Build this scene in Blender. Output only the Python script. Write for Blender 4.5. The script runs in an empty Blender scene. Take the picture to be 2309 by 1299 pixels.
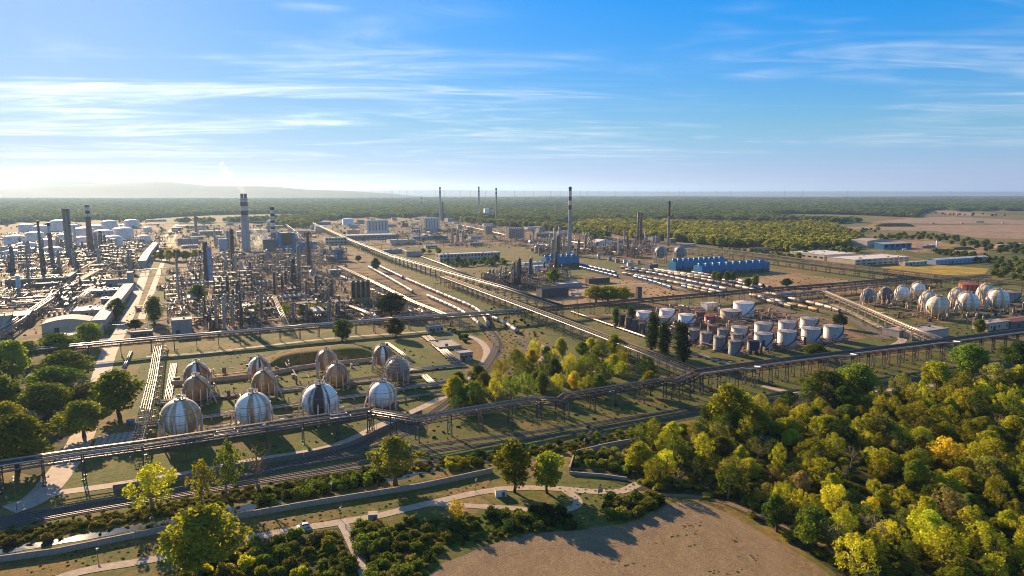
import bpy, math, random
import numpy as np
from mathutils import Vector, Matrix
R = math.radians
random.seed(7)
rng = np.random.default_rng(7)
scene = bpy.context.scene
COL = scene.collection

# ---------------------------------------------------------------- camera, sky, sun, exposure
CAM_H = 110.0                       # drone height in metres
FPX = 1539.0                        # focal length in photograph pixels (2309 wide)
PITCH = math.atan((649.5 - 432.0) / FPX)
cam_d = bpy.data.cameras.new("camera")
cam = bpy.data.objects.new("camera", cam_d); COL.objects.link(cam)
cam.location = (0, 0, CAM_H)
cam.rotation_euler = (math.pi / 2 - PITCH, 0, 0)
cam_d.sensor_width = 36.0
cam_d.lens = 36.0 * FPX / 2309.0
cam_d.clip_start = 1.0
cam_d.clip_end = 200000.0
scene.camera = cam

SUN_EL, SUN_AZ = R(20.0), R(-35.0)  # azimuth: left of the view axis (+Y)
world = bpy.data.worlds.new("World"); scene.world = world
world.use_nodes = True
nt = world.node_tree; nt.nodes.clear()
def wn(t, **k):
    n = nt.nodes.new(t)
    for a, b in k.items(): setattr(n, a, b)
    return n
w_out = wn("ShaderNodeOutputWorld"); w_bg = wn("ShaderNodeBackground")
sky = wn("ShaderNodeTexSky", sky_type="NISHITA", sun_disc=False)
sky.sun_elevation = SUN_EL; sky.sun_rotation = SUN_AZ
sky.altitude = 150; sky.air_density = 1.0; sky.dust_density = 0.15; sky.ozone_density = 3.0
hs = wn("ShaderNodeHueSaturation"); hs.inputs["Saturation"].default_value = 1.38
hs.inputs["Hue"].default_value = 0.5
wb = wn("ShaderNodeVectorMath", operation="MULTIPLY"); wb.inputs[1].default_value = (.86, .95, 1.12)   # camera white balance of the sky
sk = wn("ShaderNodeSeparateColor"); nt.links.new(sky.outputs[0], sk.inputs[0]); skc = wn("ShaderNodeCombineColor")   # keep the low sky blue-white, not yellow
nt.links.new(sk.outputs[0], skc.inputs[0]); nt.links.new(sk.outputs[1], skc.inputs[1])
mxb = wn("ShaderNodeMath", operation="MULTIPLY"); mxb.inputs[1].default_value = 1.10; nt.links.new(sk.outputs[1], mxb.inputs[0])
mxc = wn("ShaderNodeMath", operation="MAXIMUM"); nt.links.new(sk.outputs[2], mxc.inputs[0]); nt.links.new(mxb.outputs[0], mxc.inputs[1]); nt.links.new(mxc.outputs[0], skc.inputs[2])
lum = wn("ShaderNodeRGBToBW"); nt.links.new(sky.outputs[0], lum.inputs[0])     # roll the glare round the sun off, as the photograph does
roll = wn("ShaderNodeMath", operation="DIVIDE"); roll.inputs[0].default_value = 1.5
rl1 = wn("ShaderNodeMath", operation="MULTIPLY_ADD"); rl1.inputs[1].default_value = 0.42; rl1.inputs[2].default_value = 1.0; nt.links.new(lum.outputs[0], rl1.inputs[0]); nt.links.new(rl1.outputs[0], roll.inputs[1])
rsc = wn("ShaderNodeVectorMath", operation="SCALE"); nt.links.new(skc.outputs[0], rsc.inputs[0]); nt.links.new(roll.outputs[0], rsc.inputs[3])
nt.links.new(rsc.outputs[0], wb.inputs[0]); nt.links.new(wb.outputs[0], hs.inputs["Color"])
w_bg.inputs["Strength"].default_value = 0.098
# thin cirrus on a flat cloud layer: direction / height gives the layer's own plan coordinates
tc = wn("ShaderNodeTexCoord"); sep = wn("ShaderNodeSeparateXYZ")
nt.links.new(tc.outputs["Generated"], sep.inputs[0])
def wm(op, a, b=None, clamp=False):
    n = wn("ShaderNodeMath", operation=op, use_clamp=clamp)
    for i, x in enumerate((a, b)):
        if x is None: continue
        if isinstance(x, (int, float)): n.inputs[i].default_value = x
        else: nt.links.new(x, n.inputs[i])
    return n.outputs[0]
zc = wm("MAXIMUM", sep.outputs[2], 0.02)
zc = wm("ADD", zc, 0.03)
cx_ = wm("DIVIDE", sep.outputs[0], zc); cy_ = wm("DIVIDE", sep.outputs[1], zc)
comb = wn("ShaderNodeCombineXYZ"); nt.links.new(cx_, comb.inputs[0]); nt.links.new(cy_, comb.inputs[1])
def cloud(scale, rot, stretch, detail, lo, hi, seed, dist=0.6):
    mp = wn("ShaderNodeMapping"); mp.inputs["Rotation"].default_value = (0, 0, R(rot))
    mp.inputs["Scale"].default_value = (scale, scale * stretch, 1); mp.inputs["Location"].default_value = (seed, seed * .7, seed)
    nt.links.new(comb.outputs[0], mp.inputs[0])
    n = wn("ShaderNodeTexNoise"); n.inputs["Scale"].default_value = 1.0
    n.inputs["Detail"].default_value = detail; n.inputs["Roughness"].default_value = 0.62
    n.inputs["Distortion"].default_value = dist
    nt.links.new(mp.outputs[0], n.inputs["Vector"])
    mr = wn("ShaderNodeMapRange", interpolation_type="SMOOTHSTEP"); mr.inputs[1].default_value = lo; mr.inputs[2].default_value = hi
    nt.links.new(n.outputs[0], mr.inputs[0])
    return mr.outputs[0]
c_big = cloud(0.26, 20, 1.7, 4, 0.45, 0.64, 3.1, 0.5)        # where the cirrus sits
c_fine = cloud(0.50, 18, 3.0, 11, 0.36, 0.74, 9.4, 1.8)       # combed fibres
c_thin = cloud(0.16, 4, 7.0, 10, 0.52, 0.80, 1.7, 1.4)       # long streaks
cm = wm("MULTIPLY", c_big, c_fine)
cm = wm("ADD", wm("MULTIPLY", cm, 0.95), wm("MULTIPLY", c_thin, 0.16), clamp=True)
fade = wn("ShaderNodeMapRange", interpolation_type="SMOOTHSTEP"); fade.inputs[1].default_value = 0.0; fade.inputs[2].default_value = 0.10
nt.links.new(sep.outputs[2], fade.inputs[0])
cm = wm("MULTIPLY", wm("MULTIPLY", cm, fade.outputs[0]), 0.60)
# cloud light follows the sky behind it (thin ice cloud scatters the same sunlight)
bw = wn("ShaderNodeRGBToBW"); nt.links.new(rsc.outputs[0], bw.inputs[0])
cl = wm("ADD", wm("MULTIPLY", bw.outputs[0], 1.15), 2.6)
# ice cloud scatters forward: brighter and more visible towards the sun
dt = wn("ShaderNodeVectorMath", operation="DOT_PRODUCT"); nt.links.new(tc.outputs["Generated"], dt.inputs[0])
dt.inputs[1].default_value = (math.sin(SUN_AZ) * math.cos(SUN_EL), math.cos(SUN_AZ) * math.cos(SUN_EL), math.sin(SUN_EL))
fwd = wm("POWER", wm("MAXIMUM", dt.outputs["Value"], 0.0), 7.0)
cl = wm("MULTIPLY", cl, wm("MULTIPLY_ADD", fwd, 1.1) if False else wm("ADD", wm("MULTIPLY", fwd, .35), 0.95))
cm = wm("ADD", wm("MULTIPLY", cm, wm("ADD", wm("MULTIPLY", fwd, .35), .75)), wm("MULTIPLY", fwd, wm("ADD", wm("MULTIPLY", c_big, .16), .05)), clamp=True)
ccol = wn("ShaderNodeVectorMath", operation="SCALE"); ccol.inputs[0].default_value = (1.0, 0.985, 0.96)
nt.links.new(cl, ccol.inputs[3])
mixc = wn("ShaderNodeMix", data_type="RGBA"); nt.links.new(cm, mixc.inputs[0])
nt.links.new(hs.outputs[0], mixc.inputs[6]); nt.links.new(ccol.outputs[0], mixc.inputs[7])
nt.links.new(mixc.outputs[2], w_bg.inputs[0]); nt.links.new(w_bg.outputs[0], w_out.inputs[0])

sun_d = bpy.data.lights.new("sun", "SUN"); sun_d.energy = 4.8; sun_d.angle = R(0.53); sun_d.color = (1.0, 0.74, 0.45)
sun = bpy.data.objects.new("sun", sun_d); COL.objects.link(sun)
sun_vec = Vector((math.sin(SUN_AZ) * math.cos(SUN_EL), math.cos(SUN_AZ) * math.cos(SUN_EL), math.sin(SUN_EL)))
sun.rotation_euler = sun_vec.to_track_quat("Z", "Y").to_euler()
sun.location = sun_vec * 500

scene.view_settings.view_transform = "Standard"; scene.view_settings.look = "None"
scene.view_settings.exposure = 1.24; scene.view_settings.gamma = 1.0
scene.view_settings.use_curve_mapping = False
scene.render.engine = "CYCLES"
cy = scene.cycles
cy.max_bounces = 5; cy.diffuse_bounces = 2; cy.glossy_bounces = 2; cy.transmission_bounces = 2; cy.transparent_max_bounces = 48
cy.volume_bounces = 0; cy.sample_clamp_indirect = 4.0; cy.sample_clamp_direct = 14.0
cy.use_denoising = True; cy.filter_width = 1.05
cy.use_adaptive_sampling = True
# ---------------------------------------------------------------- helpers
CP, SP = math.cos(PITCH), math.sin(PITCH)
def G(px, py, z=0.0):
    """ground (or height z) point under a photograph pixel"""
    u = (px - 1154.5) / FPX; v = -(py - 649.5) / FPX
    t = (z - CAM_H) / (-SP + v * CP)
    return Vector((u * t, (CP + v * SP) * t, z))
def PX(x, y, z=0.0):
    dz = z - CAM_H
    d = y * CP - dz * SP; up = y * SP + dz * CP
    return 1154.5 + FPX * x / d, 649.5 - FPX * up / d
def inpoly(pts, poly):
    x = pts[:, 0]; y = pts[:, 1]; r = np.zeros(len(pts), bool); n = len(poly)
    for i in range(n):
        x0, y0 = poly[i]; x1, y1 = poly[(i + 1) % n]
        c = ((y0 > y) != (y1 > y))
        r ^= c & (x < (x1 - x0) * (y - y0) / ((y1 - y0) if y1 != y0 else 1e-9) + x0)
    return r
GRID = R(25.0)                       # the works are laid out on one grid, 25 degrees off the view axis
E1 = Vector((math.cos(GRID), math.sin(GRID), 0)); E2 = Vector((-math.sin(GRID), math.cos(GRID), 0))

ORD = "first second third fourth fifth sixth seventh eighth ninth tenth eleventh twelfth thirteenth fourteenth fifteenth sixteenth seventeenth eighteenth nineteenth twentieth".split()
TENS = {20: "twenty", 30: "thirty", 40: "forty", 50: "fifty", 60: "sixty", 70: "seventy", 80: "eighty", 90: "ninety"}
def ordn(i):
    if i < 20: return ORD[i]
    n = i + 1; t = n // 10 * 10
    if n == t: return TENS[t][:-1] + "ieth"
    return TENS[t] + "-" + ORD[n - t - 1]

def tag(o, label=None, cat=None, group=None, kind=None):
    if label: o["label"] = label
    if cat: o["category"] = cat
    if group: o["group"] = group
    if kind: o["kind"] = kind
    return o
def thing(name, label, cat, loc=(0, 0, 0), rz=0.0, group=None):
    o = bpy.data.objects.new(name, None); COL.objects.link(o)
    o.location = loc; o.rotation_euler = (0, 0, rz); o.empty_display_size = 1.0; o["kind"] = "thing"
    return tag(o, label, cat, group)
def put(name, me, parent=None, loc=(0, 0, 0), rot=(0, 0, 0), scale=(1, 1, 1)):
    o = bpy.data.objects.new(name, me); COL.objects.link(o)
    o.parent = parent; o.location = loc; o.rotation_euler = rot; o.scale = scale
    return o
_kids = {}
def copy_tree(o, parent=None):
    c = o.copy(); COL.objects.link(c); c.parent = parent
    if o.name not in _kids: _kids[o.name] = list(o.children)
    for ch in _kids[o.name]: copy_tree(ch, c)
    return c

class MB:
    """collects shapes; build() makes ONE mesh object"""
    def __init__(s): s.v = []; s.f = []; s.m = []; s.sm = []
    def add(s, vs, fs, mat=0, smooth=False):
        b = len(s.v); s.v.extend([tuple(x) for x in vs])
        for f in fs: s.f.append(tuple(i + b for i in f)); s.m.append(mat); s.sm.append(smooth)
        return s
    def box(s, c, size, rz=0.0, mat=0, taper=1.0):
        """c = centre of the base"""
        x, y, z = size[0] / 2, size[1] / 2, size[2]; ca, sa = math.cos(rz), math.sin(rz); vs = []
        for zz, k in ((0, 1.0), (z, taper)):
            for a, b in ((-x, -y), (x, -y), (x, y), (-x, y)):
                a *= k; b *= k
                vs.append((c[0] + a * ca - b * sa, c[1] + a * sa + b * ca, c[2] + zz))
        return s.add(vs, ((0, 3, 2, 1), (4, 5, 6, 7), (0, 1, 5, 4), (1, 2, 6, 5), (2, 3, 7, 6), (3, 0, 4, 7)), mat)
    def beam(s, p, q, w, h=None, mat=0):
        p = Vector(p); q = Vector(q); h = h or w; d = (q - p)
        if d.length < 1e-6: return s
        d.normalize(); up = Vector((0, 0, 1)) if abs(d.z) < .95 else Vector((1, 0, 0))
        a = d.cross(up).normalized() * (w / 2); b = a.cross(d).normalized() * (h / 2)
        vs = [p - a - b, p + a - b, p + a + b, p - a + b, q - a - b, q + a - b, q + a + b, q - a + b]
        return s.add(vs, ((0, 1, 2, 3), (7, 6, 5, 4), (0, 4, 5, 1), (1, 5, 6, 2), (2, 6, 7, 3), (3, 7, 4, 0)), mat)
    def tube(s, pts, r, n=8, mat=0, cap=True):
        pts = [Vector(p) for p in pts]; k = len(pts); vs = []; fs = []
        rr = r if isinstance(r, (list, tuple)) else [r] * k
        for i, p in enumerate(pts):
            d = (pts[min(i + 1, k - 1)] - pts[max(i - 1, 0)]).normalized()
            if i == 0: up = Vector((0, 0, 1)) if abs(d.z) < .9 else Vector((1, 0, 0)); a = d.cross(up).normalized()
            else:
                a2 = a - d * a.dot(d)
                a = a2.normalized() if a2.length > .05 else d.orthogonal().normalized()
            b = a.cross(d).normalized()
            for j in range(n):
                t = 2 * math.pi * j / n
                vs.append(p + (a * math.cos(t) + b * math.sin(t)) * rr[i])
        for i in range(k - 1):
            for j in range(n):
                j2 = (j + 1) % n
                fs.append((i * n + j, (i + 1) * n + j, (i + 1) * n + j2, i * n + j2))
        s.add(vs, fs, mat, True)
        if cap:
            b = len(s.v) - k * n
            s.f.append(tuple(b + j for j in range(n))); s.m.append(mat); s.sm.append(False)
            s.f.append(tuple(b + (k - 1) * n + j for j in reversed(range(n)))); s.m.append(mat); s.sm.append(False)
        return s
    def lathe(s, prof, n=24, c=(0, 0, 0), mat=0, smooth=True, cap=True):
        vs = []; fs = []; k = len(prof)
        for r, z in prof:
            for j in range(n):
                t = 2 * math.pi * j / n; vs.append((c[0] + r * math.cos(t), c[1] + r * math.sin(t), c[2] + z))
        for i in range(k - 1):
            for j in range(n):
                j2 = (j + 1) % n; fs.append((i * n + j, i * n + j2, (i + 1) * n + j2, (i + 1) * n + j))
        s.add(vs, fs, mat, smooth)
        if cap and prof[-1][0] > 1e-3: s.add(vs[-n:], (tuple(range(n)),), mat)
        return s
    def prism(s, poly, z0, z1, mat=0, side=None):
        n = len(poly); vs = [(p[0], p[1], z0) for p in poly] + [(p[0], p[1], z1) for p in poly]
        s.add(vs, (tuple(range(n, 2 * n)),), mat)
        return s.add(vs, [(i, (i + 1) % n, n + (i + 1) % n, n + i) for i in range(n)], mat if side is None else side)
    def build(s, name, mats, parent=None, loc=(0, 0, 0), rz=0.0):
        return put(name, s.mesh(name, mats), parent, loc, (0, 0, rz))
    def mesh(s, name, mats):
        me = bpy.data.meshes.new(name); me.from_pydata(s.v, [], s.f)
        for m in (mats if isinstance(mats, (list, tuple)) else [mats]): me.materials.append(MAT[m] if isinstance(m, str) else m)
        me.polygons.foreach_set("material_index", s.m); me.polygons.foreach_set("use_smooth", s.sm)
        me.update(); return me

def grow(poly, k):  # not scale about a camera: widen a ground polygon about its own centre
    c = sum((Vector(p) for p in poly), Vector((0, 0))) / len(poly)
    return [c + (Vector(p) - c) * k for p in poly]
def smooth_line(pts, n=6):
    """Catmull-Rom through 2-D/3-D points"""
    P = [Vector(p) for p in pts]; out = []
    for i in range(len(P) - 1):
        a, b, c, d = P[max(i - 1, 0)], P[i], P[i + 1], P[min(i + 2, len(P) - 1)]
        for j in range(n):
            t = j / n
            out.append(0.5 * ((2 * b) + (c - a) * t + (2 * a - 5 * b + 4 * c - d) * t * t + (3 * b - a - 3 * c + d) * t ** 3))
    out.append(P[-1]); return out
def ribbon(mb, line, w, z, mat=0, thick=0.0):
    line = [Vector((p[0], p[1], 0)) for p in line]; n = len(line); L = []; Rr = []
    for i, p in enumerate(line):
        d = (line[min(i + 1, n - 1)] - line[max(i - 1, 0)]).normalized(); s = Vector((-d.y, d.x, 0))
        ww = w[i] if isinstance(w, (list, tuple)) else w
        L.append(p + s * ww / 2); Rr.append(p - s * ww / 2)
    vs = [(p.x, p.y, z) for p in L] + [(p.x, p.y, z) for p in Rr]
    mb.add(vs, [(i, n + i, n + i + 1, i + 1) for i in range(n - 1)], mat)
    if thick:
        vb = [(p.x, p.y, z - thick) for p in L] + [(p.x, p.y, z - thick) for p in Rr]
        mb.add(vs + vb, [(i + 1, 2 * n + i + 1, 2 * n + i, i) for i in range(n - 1)] + [(n + i, 3 * n + i, 3 * n + i + 1, n + i + 1) for i in range(n - 1)], mat)
def resample(line, step):
    line = [Vector(p) for p in line]; out = [line[0].copy()]; rest = step
    for a, b in zip(line, line[1:]):
        L = (b - a).length; t = rest
        while t < L: out.append(a + (b - a) * (t / L)); t += step
        rest = t - L
    return out

# ---------------------------------------------------------------- materials
MAT = {}
def mat(name, col, col2=None, rough=0.8, metal=0.0, scale=0.4, lo=0.38, hi=0.62, bump=0.0, stretch=(1, 1, 1), detail=5, spec=0.5, space="Object", fine=0.25):
    if max(col) > .1 and col[2] < col[0] * 1.15:   # warm tint put into the colours against the blue sky light
        col = (col[0] * 1.05, col[1] * .975, col[2] * .86); col2 = col2 and (col2[0] * 1.05, col2[1] * .965, col2[2] * .84)
    m = bpy.data.materials.new(name); m.use_nodes = True; MAT[name] = m
    t = m.node_tree; b = t.nodes["Principled BSDF"]
    b.inputs["Roughness"].default_value = rough; b.inputs["Metallic"].default_value = metal
    b.inputs["Specular IOR Level"].default_value = spec
    col2 = col2 or tuple(c * 0.72 for c in col)
    if space == "Object":
        g = t.nodes.new("ShaderNodeTexCoord"); src = g.outputs["Object"]
    else:
        g = t.nodes.new("ShaderNodeNewGeometry"); src = g.outputs["Position"]
    mp = t.nodes.new("ShaderNodeMapping"); mp.inputs["Scale"].default_value = stretch; t.links.new(src, mp.inputs[0])
    n = t.nodes.new("ShaderNodeTexNoise"); n.inputs["Scale"].default_value = scale; n.inputs["Detail"].default_value = detail
    n.inputs["Roughness"].default_value = 0.6
    t.links.new(mp.outputs[0], n.inputs["Vector"])
    r = t.nodes.new("ShaderNodeMapRange"); r.inputs[1].default_value = lo; r.inputs[2].default_value = hi; t.links.new(n.outputs[0], r.inputs[0])
    mx = t.nodes.new("ShaderNodeMix"); mx.data_type = "RGBA"; t.links.new(r.outputs[0], mx.inputs[0])
    mx.inputs[6].default_value = (*col, 1); mx.inputs[7].default_value = (*col2, 1)
    out = mx.outputs[2]
    if fine:
        n2 = t.nodes.new("ShaderNodeTexNoise"); n2.inputs["Scale"].default_value = scale * 9; n2.inputs["Detail"].default_value = 4
        t.links.new(mp.outputs[0], n2.inputs["Vector"])
        r2 = t.nodes.new("ShaderNodeMapRange"); r2.inputs[1].default_value = .3; r2.inputs[2].default_value = .7
        r2.inputs[3].default_value = 1 - fine; r2.inputs[4].default_value = 1 + fine; t.links.new(n2.outputs[0], r2.inputs[0])
        sc = t.nodes.new("ShaderNodeVectorMath"); sc.operation = "SCALE"; t.links.new(out, sc.inputs[0]); t.links.new(r2.outputs[0], sc.inputs[3])
        out = sc.outputs[0]
    t.links.new(out, b.inputs["Base Color"])
    if bump:
        bp = t.nodes.new("ShaderNodeBump"); bp.inputs["Strength"].default_value = 1.0; bp.inputs["Distance"].default_value = bump
        t.links.new(n.outputs[0], bp.inputs["Height"]); t.links.new(bp.outputs[0], b.inputs["Normal"])
    return m
def three(name, cols, scales, rough=0.95, bump=0.0, spec=0.2, th=((.42, .58), (.45, .6)), stretch=(1, 1, 1)):
    """ground: three colours mixed by two noises in world position"""
    if name not in ("hill_mat", "far_land", "soil_mat", "field_far"): cols = [(c[0] * 1.14, c[1] * 1.0, c[2] * .74) for c in cols]   # ground colours warmed to counter the bluish sky fill
    m = bpy.data.materials.new(name); m.use_nodes = True; MAT[name] = m
    t = m.node_tree; b = t.nodes["Principled BSDF"]; b.inputs["Roughness"].default_value = rough; b.inputs["Specular IOR Level"].default_value = spec
    g = t.nodes.new("ShaderNodeNewGeometry"); mp = t.nodes.new("ShaderNodeMapping"); mp.inputs["Scale"].default_value = stretch
    t.links.new(g.outputs["Position"], mp.inputs[0])
    prev = None
    for i in range(2):
        n = t.nodes.new("ShaderNodeTexNoise"); n.inputs["Scale"].default_value = scales[i]; n.inputs["Detail"].default_value = 8; n.inputs["Roughness"].default_value = .65
        n.inputs["Distortion"].default_value = .4
        t.links.new(mp.outputs[0], n.inputs["Vector"])
        r = t.nodes.new("ShaderNodeMapRange"); r.inputs[1].default_value, r.inputs[2].default_value = th[i]; t.links.new(n.outputs[0], r.inputs[0])
        mx = t.nodes.new("ShaderNodeMix"); mx.data_type = "RGBA"; t.links.new(r.outputs[0], mx.inputs[0])
        if prev is None: mx.inputs[6].default_value = (*cols[0], 1)
        else: t.links.new(prev, mx.inputs[6])
        mx.inputs[7].default_value = (*cols[i + 1], 1); prev = mx.outputs[2]
    n2 = t.nodes.new("ShaderNodeTexNoise"); n2.inputs["Scale"].default_value = scales[2]; n2.inputs["Detail"].default_value = 6; n2.inputs["Roughness"].default_value = .75
    t.links.new(mp.outputs[0], n2.inputs["Vector"])
    r2 = t.nodes.new("ShaderNodeMapRange"); r2.inputs[1].default_value = .3; r2.inputs[2].default_value = .7; r2.inputs[3].default_value = .45; r2.inputs[4].default_value = 1.5
    t.links.new(n2.outputs[0], r2.inputs[0])
    sc = t.nodes.new("ShaderNodeVectorMath"); sc.operation = "SCALE"; t.links.new(prev, sc.inputs[0]); t.links.new(r2.outputs[0], sc.inputs[3])
    t.links.new(sc.outputs[0], b.inputs["Base Color"])
    if bump:
        bp = t.nodes.new("ShaderNodeBump"); bp.inputs["Distance"].default_value = bump; bp.inputs["Strength"].default_value = 1
        t.links.new(n2.outputs[0], bp.inputs["Height"]); t.links.new(bp.outputs[0], b.inputs["Normal"])
    return m

three("ground_mat", ((.175, .115, .042), (.085, .105, .020), (.22, .14, .06)), (0.012, 0.03, 0.35), bump=.25, th=((.38, .52), (.52, .66)))
three("far_land", ((.10, .10, .035), (.30, .22, .12), (.05, .065, .025)), (0.0006, 0.0011, 0.01), th=((.5, .54), (.52, .56)), stretch=(.45, 1, 1))
three("dry_grass", ((.19, .115, .033), (.085, .095, .016), (.22, .135, .05)), (0.05, 0.11, 0.8), bump=.2, th=((.40, .54), (.5, .64)))
three("green_grass", ((.05, .085, .011), (.105, .092, .019), (.16, .105, .035)), (0.09, 0.05, 0.9), bump=.2, th=((.42, .6), (.54, .68)))
three("green_vivid", ((.088, .125, .010), (.055, .08, .009), (.13, .11, .02)), (0.15, 0.3, 1.2), bump=.2)
three("yard_mat", ((.22, .14, .08), (.11, .075, .043), (.055, .055, .02)), (0.03, 0.06, 0.6), th=((.45, .58), (.52, .6)))
three("dusty_mat", ((.30, .205, .125), (.19, .13, .06), (.10, .095, .035)), (0.02, 0.045, 0.5), th=((.42, .6), (.56, .68)))
three("soil_mat", ((.235, .155, .075), (.185, .12, .056), (.26, .175, .085)), (0.05, 0.3, 1.6), bump=.12, th=((.4, .6), (.45, .65)), stretch=(1.6, .7, 1))
three("meadow_mat", ((.42, .28, .045), (.30, .22, .04), (.20, .18, .03)), (0.02, 0.05, 0.5))
three("field_far", ((.27, .17, .095), (.22, .14, .075), (.30, .20, .11)), (0.01, 0.02, 0.1), stretch=(.4, 1, 1))
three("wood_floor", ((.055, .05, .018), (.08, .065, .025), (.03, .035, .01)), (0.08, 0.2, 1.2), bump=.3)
three("hill_mat", ((.03, .042, .03), (.04, .05, .035), (.025, .035, .025)), (0.0012, 0.003, 0.02))
mat("road_concrete", (.42, .33, .25), (.33, .25, .185), scale=.25, space="P", rough=.85)
mat("track_mat", (.20, .135, .085), (.165, .11, .068), scale=.5, space="P", rough=.95)
mat("asphalt", (.16, .135, .115), (.11, .095, .08), scale=.3, space="P", rough=.8)
mat("gravel_path", (.42, .34, .26), (.32, .25, .175), scale=.5, space="P", rough=.95)
mat("ballast", (.12, .095, .075), (.075, .06, .05), scale=1.2, space="P", rough=.95, bump=.1)
mat("rail_steel", (.20, .15, .12), (.12, .08, .055), metal=.6, rough=.55, scale=2)
mat("sleeper", (.085, .068, .055), (.13, .11, .09), scale=3)
mat("concrete", (.40, .34, .28), (.30, .25, .20), scale=.5, rough=.9)
mat("concrete_dark", (.25, .21, .175), (.16, .13, .105), scale=.6, rough=.9)
mat("white_paint", (.78, .75, .72), (.62, .57, .52), scale=.3, rough=.5)
mat("hazy_white", (.86, .74, .66), (.72, .58, .48), scale=.1, rough=.5)
mat("white_roof", (.70, .64, .57), (.55, .48, .41), scale=.15, rough=.6)
mat("cream", (.60, .50, .38), (.50, .41, .30), scale=.2)
mat("grey_roof", (.36, .32, .29), (.27, .235, .21), scale=.15)
mat("dark_wall", (.07, .062, .06), (.11, .09, .08), scale=.3, rough=.7)
mat("grey_clad", (.34, .33, .33), (.25, .24, .24), scale=.3, stretch=(1, 1, .2), rough=.5)
mat("blue_clad", (.003, .20, .36), (.003, .15, .28), scale=.25, stretch=(1, 1, .15), rough=.45)
mat("blue_pale", (.27, .35, .45), (.33, .40, .47), scale=.3)
mat("ochre", (.42, .24, .065), (.33, .185, .05), scale=.4)
mat("red_brown", (.22, .075, .045), (.16, .05, .03), scale=.5, rough=.7)
mat("red_paint", (.45, .06, .04), (.34, .045, .03), scale=.5, rough=.6)
mat("rust", (.20, .095, .045), (.11, .06, .035), scale=.8, rough=.8)
mat("steel_dark", (.055, .047, .042), (.085, .06, .045), scale=1, rough=.65, metal=0)
mat("steel_grey", (.24, .22, .205), (.17, .14, .12), scale=.7, rough=.5, metal=.4)
mat("alu", (.44, .41, .38), (.30, .26, .23), scale=.5, rough=.40, metal=.7, fine=.15)
mat("alu_warm", (.30, .21, .15), (.20, .13, .085), scale=.6, rough=.45, metal=.55, fine=.2)
mat("alu_dark", (.13, .115, .105), (.08, .07, .06), scale=.6, rough=.45, metal=.6, fine=.15)
mat("alu_white", (.58, .55, .52), (.44, .40, .36), scale=.5, rough=.42, metal=.45, fine=.12)
mat("silver_tank", (.50, .435, .375), (.33, .275, .225), scale=.5, stretch=(1.5, 1.5, .12), rough=.45, metal=.2)
mat("grey_tank", (.30, .27, .24), (.19, .15, .12), scale=.5, stretch=(1.5, 1.5, .1), rough=.7)
mat("tan_tank", (.47, .38, .29), (.34, .26, .19), scale=.5, stretch=(1.5, 1.5, .1), rough=.7)
mat("brown_tank", (.18, .11, .075), (.10, .065, .05), scale=.6, stretch=(1.5, 1.5, .12), rough=.8)
mat("black_tank", (.018, .014, .013), (.035, .025, .02), scale=.6, rough=.6)
mat("white_tank", (.76, .73, .70), (.60, .52, .44), scale=.45, lo=.5, hi=.75, stretch=(1.6, 1.6, .1), rough=.5)
mat("wagon_white", (.66, .61, .57), (.50, .43, .38), scale=.5, rough=.45, stretch=(1, 1, .4))
mat("wagon_pink", (.52, .42, .37), (.40, .30, .25), scale=.5, rough=.5, stretch=(1, 1, .4))
mat("wagon_blue", (.035, .15, .36), (.025, .10, .26), scale=.5, rough=.4)
mat("wagon_yellow", (.50, .31, .085), (.36, .21, .06), scale=.5, rough=.5)
mat("wagon_grey", (.22, .20, .19), (.13, .11, .10), scale=.5, rough=.55)
mat("wagon_brown", (.20, .12, .085), (.12, .075, .055), scale=.5, rough=.6)
mat("glass", (.03, .035, .04), (.05, .055, .06), scale=.3, rough=.12, fine=0)
mat("black", (.012, .012, .012), rough=.6)
mat("tyre", (.02, .02, .02), rough=.9)
mat("bark", (.10, .075, .05), (.06, .045, .03), scale=3, rough=.95)
mat("bark_pale", (.24, .19, .14), (.15, .115, .08), scale=3, rough=.95)
mat("chimney_grey", (.46, .44, .43), (.38, .36, .345), scale=.08, rough=.75)
mat("chimney_brick", (.22, .10, .065), (.16, .07, .05), scale=.2, rough=.85)
mat("turbine", (.22, .23, .25), rough=.6)  # dark base colour: the backlit look against the sky is painted in

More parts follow.
